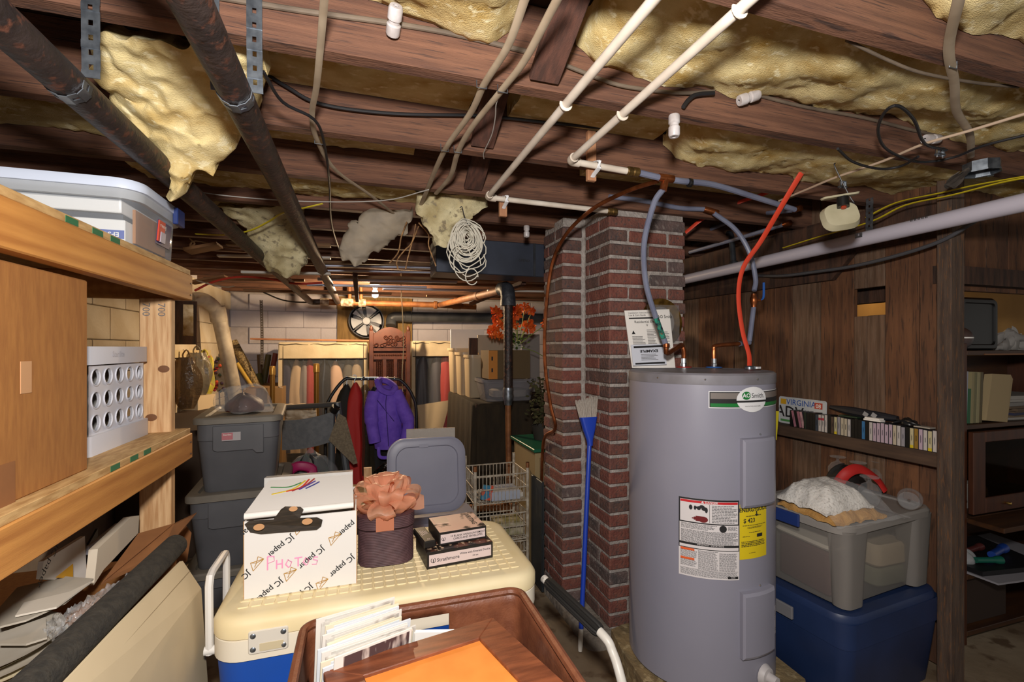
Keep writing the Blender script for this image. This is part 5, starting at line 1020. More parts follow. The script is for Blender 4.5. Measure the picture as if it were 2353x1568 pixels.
# ------------------------------------------------------------------ stationery boxes
blk = M('box_photo', '#221a17', .4, c2='#6a3f30', ns=18, c3='#d9b99a', sharp=(.5, .6)); lab_p = M('label_pink', '#d6c3c0', .5)
def stat(label, o, a, w_, d_, h, top_m, title, lab2=None, extra=None):
    m = Matrix.Translation(o) @ Matrix.Rotation(math.radians(a), 4, 'Z'); t = thing('stationery_box', label, 'box', o)
    lo = lambda p: m @ Vector(p)
    obj('box_base', MB().box((w_ / 2, d_ / 2, h / 2), (w_, d_, h)).xf(m), M('box_black', '#1d1917', .45), t, smooth=False, bevel=.0012)
    obj('top_print', MB().box((w_ / 2, d_ / 2, h + .0004), (w_ - .004, d_ - .004, .0008)).xf(m), top_m, t, smooth=False)
    b = obj('end_label', MB().box((w_ / 2, -.0005, h / 2), (w_ * .94, .001, h * .66)).xf(m), lab_p, t, smooth=False)
    fm = m @ frame((w_ / 2, -.0013, h / 2), XA, ZA)
    obj('emblem', MB().lathe([(.0075, 0), (.0095, 0)], (0, 0, 0), 20, a0=120, a1=420).tube([V(0, -.008, 0), V(0, .004, 0)], .0016, 5).xf(fm @ Matrix.Translation((-w_ * .41, 0, .0002)) @ Matrix.Scale(h / .062, 4)), ink, b)
    for tx, sx, sy, s_ in title: obj('lettering', text_mb(tx, s_, fm @ Matrix.Translation((sx * w_, sy * h, .0002)), .0001), ink, b, smooth=False)
    return t, m
stat('lower stationery box with a pale deckle-edge label at its front', V(.203, 1.532, ZT), 5.5, .228, .172, .055, blk, (('Strathmore', -.19, -.03, .0165), ('White with Emerald Deckle', .22, .12, .0095), ('100 set', .22, -.12, .007)))
t, m = stat('upper stationery box with a pink photo panel on its lid', V(.248, 1.568, ZT + .0565), 6, .168, .150, .044, M('box_floral', '#e6bda6', .45, c2='#e9c6b0', ns=6, c3='#2a211e'), (('10 BLANK ANNOUNCEMENT\nCARDS AND ENVELOPES', .10, 0, .0095),))
obj('photo_window', MB().box((.034, .105, .0455), (.05, .055, .001)).xf(m), M('window_cream', '#e0c3aa', .5), t, smooth=False)
obj('lettering', text_mb('WRITING', .026, m @ frame((.135, .08, .0462), (0, -1, 0), (1, 0, 0)), .0004), ink, t, smooth=False)
t = thing('stationery_box', 'flat black box tucked left of the upper stationery box', 'box', (.215, 1.63, ZT + .0565))
mk = Matrix.Translation((.196, 1.555, ZT + .0565)) @ Matrix.Rotation(.16, 4, 'Z')
obj('box_base', MB().box((.022, .07, .012), (.042, .135, .024)).xf(mk), M('box_black', '#1d1917', .45), t, bevel=.004)
obj('emblem', MB().lathe([(.003, 0), (.005, 0)], (.022, .02, .0246), 14).xf(mk), lab_p, t)
for k in range(5): obj('printed_line', MB().box((.012 + .005 * k, .08, .0246), (.0018, .05 - .006 * k, .0006)).xf(mk), lab_p, t, smooth=False)
# ------------------------------------------------------------------ brown file crate in the very front
qx0, qx1, qy0, qy1, qz1, qz0 = -.108, .345, .585, 1.022, EYE - .55, EYE - .85
sup = thing('cardboard_box', 'plain brown carton carrying the brown file crate', 'box', (.12, .8, 0))
obj('carton', MB().bb((-.08, .60, 0), (.32, 1.0, qz0 - .001)), cardboard, sup, smooth=False, bevel=.003)
fc_ = thing('file_crate', 'brown plastic file crate full of photographs in the front', 'crate', (.12, .80, qz0))
brn = M('crate_brown', '#5f3420', .5, c2='#6d3f28', ns=40, bump=.12, bs=200)
cw_, cd_ = qx1 - qx0, qy1 - qy0; ccx, ccy = (qx0 + qx1) / 2, (qy0 + qy1) / 2
def crate_shell():
    m = MB(); R = rrect(cw_, cd_, .03, 5); P = []
    for i in range(len(R)):
        a, b = V(*R[i], 0), V(*R[(i + 1) % len(R)], 0); n = max(1, int((b - a).length / .0181)); P += [a.lerp(b, k / n) for k in range(n)]
    zs = [qz0, qz0 + .05, qz0 + .10, qz0 + .15, qz0 + .185, qz0 + .212, qz0 + .240, qz0 + .272, qz0 + .3]; n = len(P); vs = []; fs = []
    for z in zs:
        s = .94 + .06 * (z - qz0) / .3
        vs += [V(ccx + p.x * s, ccy + p.y * s, z) for p in P]
    for j in range(len(zs) - 1):
        for i in range(n):
            i2 = (i + 1) % n; c = (P[i] + P[i2]) / 2
            back = c.y > cd_ / 2 - .004; front = c.y < -cd_ / 2 + .004; side = abs(c.x) > cw_ / 2 - .004
            if (back or front) and abs(c.x + .02) < .085 and j in (5, 6): continue
            if (back or front or side) and j in (1, 3) and (int((c.x + c.y + 10) / .05) % 2): continue
            fs.append((j * n + i, j * n + i2, (j + 1) * n + i2, (j + 1) * n + i))
    fs.append(tuple(range(n))[::-1]); return m.add(vs, fs)
o = obj('crate_shell', crate_shell(), brn, fc_); sm = o.modifiers.new('wall', 'SOLIDIFY'); sm.thickness = .009; sm.offset = 0
R = [V(ccx + a, ccy + b, qz1 - .004) for a, b in rrect(cw_, cd_, .03, 6)]
obj('rim', MB().tube(R + R[:1], .0085, 8, caps=False), brn, fc_)
# photographs in sleeves
photo = M('photo_print', '#b9a9a0', .3, c2='#4a3838', ns=14, stretch=(3, 3, .4), sharp=(.46, .54)); random.seed(31)
sleeve = [M('print_a', '#d2ccc4', .35), M('print_b', '#c2beb6', .3, c2='#8c8078', ns=20, sharp=(.55, .65)), M('print_c', '#d3c9b0', .4), M('print_d', '#c6cacf', .3)]
for i in range(13):
    y = .985 - .0072 * i; zt_ = qz1 + (.040 - .0035 * i if i < 12 else .018); a = .30 + random.uniform(-.05, .05); x = -.006 + random.uniform(-.006, .006) + .002 * i; w_ = .155 + random.uniform(-.02, .02)
    last = i == 12
    mt_ = Matrix.Translation((x, y, zt_ - .07)) @ Matrix.Rotation(a, 4, 'Z') @ Matrix.Rotation(.18, 4, 'X')
    nm = thing('photo_print', 'foremost dark striped photograph in the brown crate' if last else 'white-bordered photo print filed upright in the brown crate, %s from the back' % WORDS[i], 'photo', mt_ @ V(0, 0, -.07), group='prints filed in the brown crate')
    obj('card', MB().box((0, 0, 0), (w_, .003, .14)).xf(mt_), sleeve[i % 4], nm, smooth=False)
    obj('picture', MB().box((.005, -.0019, .012), (w_ * .86, .0006, .108)).xf(mt_), photo if last else sleeve[(i + 1) % 4], nm, smooth=False)
# white mount, wood frame, sketchbook
one('mount_card', MB().box((.175, .955, qz1 - .085), (.17, .006, .15), RZ(-8) @ Matrix.Rotation(.35, 3, 'X') @ Matrix.Rotation(.12, 3, 'Y')), paper_w, 'white mounted card behind the wooden frame in the brown crate', 'card', smooth=False)
fo = Matrix.Translation((.136, .712, qz1 + .004)) @ Matrix.Rotation(.19, 4, 'Z') @ Matrix.Rotation(-.10, 4, 'X'); fw_, fh_, rl = .33, .40, .058
t = thing('picture_frame', 'brown wooden frame with orange backing laid in the brown crate', 'frame', (.125, .79, qz1 - .05))
fwood = M('frame_wood', '#5c2f1b', .45, c2='#7a4328', ns=6, stretch=(2, 12, 12), bump=.1)
for pts in (((-fw_ / 2, fh_ / 2), (fw_ / 2, fh_ / 2), (fw_ / 2 - rl, fh_ / 2 - rl), (-fw_ / 2 + rl, fh_ / 2 - rl)), ((fw_ / 2, fh_ / 2), (fw_ / 2, -fh_ / 2), (fw_ / 2 - rl, -fh_ / 2 + rl), (fw_ / 2 - rl, fh_ / 2 - rl)), ((fw_ / 2, -fh_ / 2), (-fw_ / 2, -fh_ / 2), (-fw_ / 2 + rl, -fh_ / 2 + rl), (fw_ / 2 - rl, -fh_ / 2 + rl)), ((-fw_ / 2, -fh_ / 2), (-fw_ / 2, fh_ / 2), (-fw_ / 2 + rl, fh_ / 2 - rl), (-fw_ / 2 + rl, -fh_ / 2 + rl))):
    obj('rail', MB().prism(pts, (0, 0, -.006), XA, YA, ZA, .014).xf(fo), fwood, t, smooth=False, bevel=.0015)
obj('backing', MB().box((0, 0, 0), (fw_ - 2 * rl + .006, fh_ - 2 * rl + .006, .004)).xf(fo), M('backing_orange', '#cf7f33', .7, c2='#c9762c', ns=20), t, smooth=False)
t = thing('sketchbook', 'white spiral-bound book lying along the right side of the brown crate', 'book', (.25, .78, qz1 - .09))
mS = Matrix.Translation((.262, .77, qz1 - .062)) @ Matrix.Rotation(.05, 4, 'Z') @ Matrix.Rotation(-.05, 4, 'X')
obj('cover', MB().box((0, 0, 0), (.115, .29, .008)).xf(mS), paper_w, t, smooth=False, bevel=.001)
obj('pages', MB().box((0, 0, -.007), (.112, .286, .006)).xf(mS), M('page_grey', '#c9c6c0', .8), t, smooth=False)
mb = MB()
for i in range(22): mb.lathe([(.006, -.0009), (.0072, 0), (.006, .0009)], V(-.052 + .005 * i, .147, 0), 10, Matrix.Rotation(math.pi / 2, 3, 'Y'))
obj('spiral', mb.xf(mS), gd, t)
# ================================================================== the back of the room
greyt = M('tote_grey', '#66676b', .5, c2='#5e5f63', ns=6)
greyl = M('tote_lid', '#857f74', .45, c2='#787268', ns=6)
def tote(label, c, rz, w_, d_, h, bm, lm, lid=True, group=None, front_panel=True, name='storage_tote', taper=.80, lidh=.035, sticker=None, lr=.05):
    t = thing(name, label, 'tote', c, math.radians(rz), group)
    hb_ = h - lidh * .6
    obj('body', MB().loft([(.0, w_ * taper - .01, d_ * taper - .01, .04), (.008, w_ * taper, d_ * taper, .045), (hb_ * .72, w_ * (taper + .10), d_ * (taper + .10), .05), (hb_ * .73, w_ * (taper + .115), d_ * (taper + .115), .05), (hb_, w_ * (taper + .125), d_ * (taper + .125), .055)], (0, 0, 0), 6, True, not lid), bm, t, world=False)
    if front_panel:
        y0 = -d_ * (taper + .105) / 2; z0, z1 = hb_ * .52, hb_ * .93; k = w_ * .28
        obj('grip_panel', MB().prism([(-k, z1), (-k, z0 + .03), (-k + .02, z0 + .02), (k * .55, z0 + .02), (k * .7, z0 - .0), (k, z0), (k, z1)], (0, y0 - .008, 0), XA, ZA, YA, .02), bm, t, world=False, bevel=.003)
    if lid:
        obj('lid', MB().loft([(h - lidh, w_ - .012, d_ - .012, lr), (h - lidh, w_, d_, lr + .01), (h - lidh * .3, w_, d_, lr + .01), (h - .002, w_ - .014, d_ - .014, lr), (h, w_ - .03, d_ - .03, lr), (h, w_ - .10, d_ - .10, lr * .8), (h - .012, w_ - .115, d_ - .115, lr * .8)], (0, 0, 0), 6), lm, t, world=False)
    return t
tote('flat grey tote at the bottom of the left stack', V(-.63, 3.05, 0), 4, .50, .64, .215, greyt, greyl, group='grey totes stacked beside the shelf')
tote('grey tote in the middle of the left stack', V(-.635, 3.06, .203), 5, .48, .64, .40, greyt, greyl, group='grey totes stacked beside the shelf')
tt = tote('grey tote with a red maker label on top of the left stack', V(-.645, 3.08, .591), 6, .42, .60, .40, greyt, greyl, group='grey totes stacked beside the shelf')
st = obj('maker_label', MB().box((-.03, -.302, .298), (.085, .002, .044)), M('maker_label', '#b9b4b6', .5), tt, world=False, smooth=False)
obj('label_red', MB().box((-.048, -.3035, .300), (.05, .001, .036)), M('label_pinkred', '#c4757d', .5), st, world=False, smooth=False)
obj('lettering', text_mb('Sterilite', .012, frame((-.048, -.3043, .308), XA, ZA), .0002), paper_w, st, world=False, smooth=False)
# bag with something brown on the lid
def lump(c, sx, sy, sz, seed, n=14, amp=.25, flat0=True):
    m = MB(); c = Vector(c)
    def fn(u, v):
        a = 2 * math.pi * u; b = math.pi * (v - .5); r = 1 + amp * nz((math.cos(a) * 1.3, math.sin(a) * 1.3, v * 3), 1, seed)
        z = math.sin(b); z = max(z, -.15) if flat0 else z
        return c + V(sx * r * math.cos(a) * math.cos(b), sy * r * math.sin(a) * math.cos(b), sz * r * z)
    return m.grid(fn, n * 2, n)
film = clear('bag_film', '#ffffff', .10, .1, bump=.7)
bz = .992; t = thing('plastic_bag', 'clear plastic bag around a red-brown bundle on the top grey tote', 'bag', V(-.63, 3.05, bz))
obj('bundle', lump((-.64, 3.05, bz + .014), .10, .10, .085, 3), M('red_brown', '#3d180e', .6, c2='#552616', ns=14), t)
obj('film', lump((-.63, 3.04, bz + .018), .145, .14, .115, 5, amp=.45), film, t)
# things hung on the left wall
def bag(label, px, py0, py1, z, w_, m, seed, knots=True):
    c = DP(px, (py0 + py1) / 2, z); h = (py1 - py0) / F_PX * z; t = thing('carrier_bag', label, 'bag', c - V(0, 0, h / 2), group='bags hung on the left wall')
    def fn(u, v):
        a = 2 * math.pi * u; r = (w_ / 2) * (.25 + .75 * math.sin(math.pi * min(1, .12 + .8 * (1 - v))) ** .8) * (1 + .6 * nz((math.cos(a) * 2, math.sin(a) * 2, v * 2), 1, seed))
        return c + V(r * math.cos(a), r * .55 * math.sin(a), h * (v - .5) * .9)
    obj('sack', MB().grid(fn, 22, 14), m, t)
    obj('handle', MB().tube(cr([c + V(-.02, 0, h * .42), c + V(-.025, 0, h * .5), c + V(.0, 0, h * .58), c + V(.025, 0, h * .5), c + V(.02, 0, h * .42)], 3), .006, 6, flat=2), m, t)
    return t
bag('brown see-through bag hanging nearest the shelf post', 428, 815, 945, 3.9, .19, clear('brown_film', '#c0aa8c', .5, .3, body='#6d5a42', bump=.8), 1)
bag('grey see-through bag with green stems hanging on the left wall', 452, 805, 925, 4.1, .20, clear('grey_film', '#cfc8bb', .45, .3, body='#8d8574', bump=.5), 2)
bag('yellow printed bag hanging on the left wall', 470, 812, 915, 4.3, .16, M('yellow_bag', '#b3a52b', .45, c2='#d3c650', ns=9, c3='#b8304a'), 3)
bag('pale bag hanging beside the leaning vent pipe', 510, 815, 905, 4.55, .15, M('pale_bag', '#b3a288', .5, c2='#8d7d64', ns=12), 4)
random.seed(8); t = thing('bead_garland', 'bunch of coloured beads hanging between the bags', 'garland', DP(492, 900, 4.35))
for i in range(26):
    p = DP(488 + random.uniform(-9, 14) + i * .5, 822 + i * 3.1, 4.36); obj('bead', MB().lathe([(0, -.016), (.014, -.008), (.016, .002), (.010, .013), (0, .016)], p, 8), M('bead%d' % (i % 4), ('#8c2330', '#1d2a24', '#b54a2a', '#3c2a3e')[i % 4], .35), t)
one('hook_rail', MB().bb((XL + .03, 4.2, 1.27), (XL + .05, 5.4, 1.33)), M('rail_cream', '#c9b489', .7), 'pale hook rail on the left wall above the bags', 'rail', smooth=False)
pm0 = DP(428, 742, 3.9); t = thing('picture_frame', 'dark framed mirror with a bright strip hanging beyond the shelf post', 'frame', pm0 - V(0, 0, .18))
obj('frame', MB().box(pm0, (.15, .03, .36), RZ(10)), dark_wood, t, smooth=False); obj('panel', MB().box(pm0 + V(.02, -.018, .02), (.07, .006, .26), RZ(10)), M('foil', '#9a7a45', .25, .7, c2='#c9b08a', ns=20), t, smooth=False)
one('white_carton', MB().box(DP(455, 925, 4.1), (.17, .2, .13), RZ(-25)), M('carton_cream', '#cbb592', .7), 'small cream carton behind the top grey tote', 'box', smooth=False)
one('side_table', MB().bb((-1.44, 3.5, .0), (-.95, 5.0, .82)), M('dim_board', '#3b2c20', .85), 'low dark cupboard by the left wall behind the grey totes', 'cupboard', smooth=False)
# rolls of wrapping paper
def roll(label, a, b, r, m): one('paper_roll', MB().tube([a, b], r, 12), m, label, 'roll', 'rolls leaning in the far left corner')
leo = M('leopard', '#9a8458', .7, c2='#5c4a2c', ns=60, sharp=(.45, .55), c3='#2c2317')
for lab, p, q, z, r, m in (('spotted leopard-print paper roll in the far left corner', (535, 785), (598, 900), 5.2, .045, leo), ('thin yellow roll beside the leopard-print roll', (545, 835), (590, 905), 5.0, .018, M('yellow_roll', '#b89436', .6)), ('green patterned roll standing behind the brass tubes', (588, 860), (606, 945), 5.3, .06, M('green_roll', '#3a3f1c', .7, c2='#5a5a28', ns=12)), ('short olive roll with a brown end', (617, 815), (606, 880), 5.4, .03, M('olive_roll', '#4d4522', .6)), ('dull red roll leaning right of the olive roll', (633, 812), (620, 880), 5.4, .026, M('dred_roll', '#6a2a20', .6)), ('brown roll standing left of the strap', (596, 815), (601, 898), 5.4, .026, M('brown_roll', '#5b4226', .6)), ('white card tube leaning by the wardrobe', (645, 890), (630, 925), 4.9, .022, M('white_tube', '#8f8880', .6))):
    a, b = DP(*p, z), DP(*q, z); roll(lab, a, b, r, m)
one('open_carton', MB().bb(V(DP(568, 960, 4.95).x, 5.38, 0), V(DP(650, 890, 4.95).x, 6.2, DP(620, 890, 4.95).z)), M('carton_tan2', '#8a6a42', .8), 'tan carton beneath the leaning paper rolls', 'box', smooth=False)
def brasspole(label, x, y0, z): 
    a = DP(x, y0, z); t = thing('brass_pole', label, 'pole', V(a.x, a.y, 0), group='brass poles'); obj('shaft', MB().cyl(V(a.x, a.y, 0), a, .024, 14), M('old_brass', '#7a5a28', .35, .7), t); obj('cap', MB().lathe([(.024, -.09), (.03, -.085), (.03, -.02), (.026, 0), (0, .004)], a, 14), M('brass_cap', '#b08a48', .3, .8), t)
brasspole('brass pole with a bright cap left of the wardrobe', 626, 842, 4.8); brasspole('brass pole standing in front of the left wardrobe', 727, 836, 4.7)
# ------------------------------------------------------------------ canvas wardrobes with clear fronts
canvas = M('canvas', '#c4b598', .8, c2='#b8a88a', ns=8, bump=.1); bind = M('binding', '#33291f', .8)
def wardrobe(label, x0, x1, y0, Yp, vh, dep=.5):
    a, b = PY(x0, y0, Yp), PY(x1, y0, Yp); t = thing('canvas_wardrobe', label, 'wardrobe', V((a.x + b.x) / 2, Yp + dep / 2, 0), group='canvas wardrobes'); zt_ = a.z
    obj('back_panel', MB().bb((a.x, Yp + dep - .02, .02), (b.x, Yp + dep, zt_)), M('wardrobe_grey', '#5c5a60', .8), t, smooth=False)
    obj('top_panel', MB().bb((a.x, Yp, zt_), (b.x, Yp + dep, zt_ + .012)), canvas, t, smooth=False)
    for x in (a.x, b.x): obj('side_panel', MB().bb((x - .006, Yp + .01, .02), (x + .006, Yp + dep, zt_)), canvas, t, smooth=False)
    for x in (a.x + .012, b.x - .012): obj('front_edge', MB().bb((x - .022, Yp - .006, .02), (x + .022, Yp + .006, zt_)), canvas, t, smooth=False)
    for x in (a.x + .036, b.x - .036): obj('edge_binding', MB().tube([V(x, Yp - .006, .02), V(x, Yp - .006, zt_)], .005, 6), bind, t)
    obj('valance', MB().grid(lambda u, v: V(a.x + (b.x - a.x) * u, Yp - .014 + .006 * math.sin(u * 14 + v), zt_ - vh * v), 18, 3, (0, .006, 0)), canvas, t)
    obj('valance_binding', MB().tube([V(a.x + (b.x - a.x) * k / 16, Yp - .016 + .005 * math.sin(k), zt_ - vh) for k in range(17)], .005, 6), bind, t)
    obj('valance_binding', MB().tube([V(a.x + (b.x - a.x) * k / 16, Yp - .016, zt_ - .012 - .006 * math.sin(k * 1.7)) for k in range(17)], .004, 6), bind, t)
    obj('clear_front', MB().grid(lambda u, v: V(a.x + .03 + (b.x - a.x - .06) * u, Yp - .002 + .008 * nz((u * 6, v * 8, 0), 1, 3), zt_ - vh - (zt_ - vh - .1) * v), 16, 16), clear('front_film', '#ffffff', .015, .05, bump=.6), t)
    return a.x, b.x, zt_, t
def garment(label, x, y0, y1, Yp, w_, m, seed, cat='garment', fl=.35, hanger=True, name='hanging_garment', group=None, th=.05):
    a = PY(x, y0, Yp); b = PY(x, y1, Yp); h = a.z - b.z; t = thing(name, label, cat, V(a.x, Yp, b.z), group=group)
    def fn(u, v):
        ang_ = 2 * math.pi * u; s = .22 + .78 * min(1, (v / .16) ** .6) if v < .16 else 1 + fl * (v - .16); fold = 1 + .16 * math.sin(ang_ * 5 + seed) * min(1, v * 2)
        return V(a.x + w_ / 2 * s * math.cos(ang_) * fold + .02 * nz((v * 3, 0, 0), 1, seed), Yp + th * math.sin(ang_) * fold, a.z - h * v)
    obj('fabric', MB().grid(fn, 30, 16), m, t)
    if hanger: obj('hanger_hook', MB().tube(cr([a + V(0, 0, -.005), a + V(0, 0, .025), a + V(.012, 0, .045), a + V(0, 0, .06), a + V(-.012, 0, .05)], 3), .003, 6), steel, t)
    return t
W1 = wardrobe('wide canvas wardrobe with a clear front left of the carved screen', 642, 843, 789, 5.6, .17)
one('loose_board', MB().box(PY(735, 782, 5.75), (1.35, .3, .018), Matrix.Rotation(.012, 3, 'Y')), M('board_brown', '#8a5636', .6, c2='#a8744c', ns=5), 'thin brown board lying on top of the wide wardrobe', 'board', smooth=False)
cols = [(656, '#1d1d35', .12, 'navy coat at the left end inside the wide wardrobe'), (680, '#a58f74', .13, 'beige coat inside the wide wardrobe'), (697, '#77706e', .10, 'grey coat inside the wide wardrobe'), (712, '#8e2420', .11, 'red dress inside the wide wardrobe'), (745, '#15161c', .15, 'shiny black coat in the middle of the wide wardrobe'), (773, '#b99a84', .15, 'pale pink gown inside the wide wardrobe'), (800, '#4a4640', .12, 'dark grey coat inside the wide wardrobe'), (822, '#8a7a66', .13, 'tan coat at the right end inside the wide wardrobe')]
for i, (x, c, w_, lab) in enumerate(cols): garment(lab, x, 822 + (i % 3) * 4, 1040, 5.72, w_, M('cloth' + c, c, .75 if c != '#15161c' else .3), i, group='clothes in the wide wardrobe')
W2 = wardrobe('narrow canvas wardrobe with a clear front right of the carved screen', 948, 1062, 786, 5.55, .17)
for i, (x, c, w_, lab) in enumerate(((972, '#2c2a33', .14, 'charcoal coat inside the narrow wardrobe'), (1000, '#3f3e48', .16, 'slate coat inside the narrow wardrobe'), (1024, '#a3231c', .2, 'red garment in plastic inside the narrow wardrobe'))): garment(lab, x, 815, 1010, 5.66, w_, M('cloth' + c, c, .5), i + 20, group='clothes in the narrow wardrobe')
one('canvas_flap', MB().grid(lambda u, v: PY(957 + 78 * u - 20 * v * u, 932 - 12 * u + 75 * v, 5.525 - .02 * abs(math.sin(u * 6))), 12, 8, (0, .01, 0)), M('canvas_lt', '#b3a388', .8), 'unzipped canvas flap drooping under the red garment', 'flap')
# carved screen
sx0, sx1 = PY(848, 800, 5.25).x, PY(943, 800, 5.25).x; sc_w = sx1 - sx0; zs = PY(895, 752, 5.25).z
cw = M('carved_wood', '#381608', .5, c2='#49200d', ns=10); cwd = M('carved_dark', '#3c1608', .7)
t = thing('carved_screen', 'tall carved reddish wooden screen panel between the wardrobes', 'screen', ((sx0 + sx1) / 2, 5.25, 0))
for x in (sx0, sx1 - .045): obj('stile', MB().bb((x, 5.24, 0), (x + .045, 5.275, zs - .04)), cw, t, smooth=False, bevel=.004)
for x in (sx0 + .01, sx1 - .035): obj('finial', MB().lathe([(0, .06), (.012, .045), (.02, .02), (.016, 0)], (x + .012, 5.257, zs - .04), 10), cw, t)
obj('backing', MB().bb((sx0 + .04, 5.262, .05), (sx1 - .04, 5.270, zs - .06)), cwd, t, smooth=False)
arch = [(sx0 + .045 + (sc_w - .09) * k / 16, zs - .10 + .10 * math.sin(math.pi * k / 16) ** .7) for k in range(17)]
obj('arched_top', MB().prism([(sx0 + .045, zs - .22)] + arch + [(sx1 - .045, zs - .22)], (0, 5.245, 0), XA, ZA, YA, .022), cw, t, smooth=False)
rails = [zs - .24, zs - .33, zs - .66, zs - .78, zs - 1.05, zs - 1.35]
for z in rails: obj('rail', MB().bb((sx0 + .045, 5.242, z - .022), (sx1 - .045, 5.274, z + .012)), cw, t, smooth=False, bevel=.003)
iw = sc_w - .09
for k in (1, 2): obj('muntin', MB().bb((sx0 + .045 + iw * k / 3 - .02, 5.243, rails[2]), (sx0 + .045 + iw * k / 3 + .02, 5.272, rails[1])), cw, t, smooth=False, bevel=.003)
random.seed(2)
def carve(x0, x1, z0, z1, n, m_):
    m = MB()
    for i in range(n):
        for j in range(max(1, int(n * (z1 - z0) / (x1 - x0)))):
            st_ = (x1 - x0) / n; c = V(x0 + st_ * (i + .5), 5.254, z0 + st_ * (j + .5)); r = st_ * .44
            m.lathe([(r * .62, 0), (r * .8, .008), (r, 0)], c, 8, Matrix.Rotation(math.pi / 2, 3, 'X')); m.lathe([(0, .008), (r * .3, .004), (r * .34, 0)], c, 6, Matrix.Rotation(math.pi / 2, 3, 'X'))
    return obj('carving', m, cw, t)
for k in range(3): carve(sx0 + .05 + iw * k / 3 + .02, sx0 + .04 + iw * (k + 1) / 3 - .01, rails[2] + .02, rails[1] - .03, 4, 0)
carve(sx0 + .05, sx1 - .05, rails[1] + .015, rails[0] - .03, 14, 0); carve(sx0 + .05, sx1 - .05, rails[3] + .015, rails[2] - .03, 9, 0); carve(sx0 + .05, sx1 - .05, rails[4] + .015, rails[3] - .03, 7, 0); carve(sx0 + .05, sx1 - .05, rails[5] + .015, rails[4] - .03, 7, 0)
carve(sx0 + .07, sx1 - .07, zs - .205, zs - .075, 11, 0)
m = MB()
for k in range(24):
    c = V(sx0 + .06 + random.random() * (iw - .03), 5.243, zs - .20 + random.random() * .09); m.lathe([(.012, 0), (.018, .008), (.024, 0)], c, 8, Matrix.Rotation(math.pi / 2, 3, 'X'))
obj('carving', m, cwd, t)
# ------------------------------------------------------------------ garment rack
YR = 3.75; rk = thing('garment_rack', 'black arched garment rack in front of the carved screen', 'rack', (PY(850, 900, YR).x, YR, 0)); blkm = M('rack_black', '#18171a', .4, .3)
pl, pr = PY(748, 1000, YR), PY(957, 1000, YR); ztop = PY(850, 871, YR).z
obj('arch', MB().tube(cr([V(pl.x, YR, .02), V(pl.x, YR, ztop - .30), V(pl.x + .02, YR, ztop - .16), PY(790, 874, YR), PY(820, 871, YR), PY(900, 871, YR), PY(925, 878, YR), V(pr.x - .03, YR, ztop - .14), V(pr.x, YR, ztop - .32), V(pr.x, YR, .02)], 5), .012, 10), blkm, rk)
for x in (pl.x, pr.x): obj('foot', MB().cyl((x, YR - .22, .018), (x, YR + .22, .018), .012, 8), blkm, rk)
for i in range(7): x = PY(815 + 15 * i, 870, YR).x; obj('rail_mark', MB().cyl((x, YR, ztop), (x + .006, YR, ztop), .0135, 10), steel, rk)
garment('black coat at the left end of the garment rack', 797, 884, 1095, YR, .13, M('clothblack', '#17140f', .8), 31, group='clothes on the garment rack')
garment('bright red dress hanging on the garment rack', 815, 880, 1110, YR - .03, .115, M('clothred', '#b01f1a', .7), 32, group='clothes on the garment rack', fl=.35)
garment('coat in clear plastic on the garment rack', 836, 884, 1090, YR, .12, clear('cover_film', '#d9d2c2', .4, .12, body='#4a4438', bump=.7), 33, group='clothes on the garment rack')
garment('black trousers hanging behind the purple jacket', 862, 890, 1110, YR + .05, .16, M('clothblack2', '#0f0f12', .8), 34, group='clothes on the garment rack')
# purple jacket
jk = M('purple_fleece', '#6a49c0', .9, c2='#7a59cf', ns=20, bump=.3); jp = PY(885, 880, YR - .10); t = thing('jacket', 'purple fleece jacket hanging on the garment rack', 'jacket', jp - V(0, 0, .52))
def tors(u, v):
    a = 2 * math.pi * u; w_ = .04 + .085 * min(1, (v / .18) ** .7) if v < .18 else .125 + .015 * math.sin(v * 4); w_ *= 1 + .08 * nz((math.cos(a) * 2, math.sin(a) * 2, v * 4), 1, 3)
    return jp + V(w_ * math.cos(a) * .82 + .02 * v, w_ * .62 * math.sin(a), -.02 - .47 * v)
obj('body', MB().grid(tors, 26, 16), jk, t)
obj('collar', MB().tube(cr([jp + V(-.055, -.02, .01), jp + V(-.03, -.06, -.045), jp + V(.03, -.065, -.07), jp + V(.07, -.03, -.04), jp + V(.03, .03, .0), jp + V(-.03, .03, .02), jp + V(-.055, -.02, .01)], 4), .022, 8, flat=1.2), jk, t)
for s, bend_ in ((-1, .02), (1, .05)): obj('sleeve', MB().tube(cr([jp + V(.075 * s, -.02, -.07), jp + V(.105 * s + bend_ * .3, -.05, -.18), jp + V(.115 * s + bend_, -.06, -.30), jp + V(.095 * s + bend_, -.07, -.43)], 5), [.05] * 5 + [.052] * 5 + [.044] * 6, 14), jk, t)
obj('seam', MB().tube(cr([jp + V(-.06, -.075, -.12), jp + V(0, -.088, -.20), jp + V(.06, -.085, -.28)], 4), .003, 5), M('purple_dark', '#3a2775', .9), t)
obj('seam', MB().tube(cr([jp + V(.01, -.08, -.07), jp + V(.0, -.09, -.15), jp + V(.01, -.09, -.3), jp + V(.02, -.09, -.46)], 4), .003, 5), MC['purple_dark'], t)
obj('hem_strap', MB().tube(cr([jp + V(-.05, -.05, -.47), jp + V(-.04, -.06, -.54), jp + V(.03, -.06, -.545), jp + V(.07, -.05, -.50)], 4), .012, 6, flat=.5), jk, t)
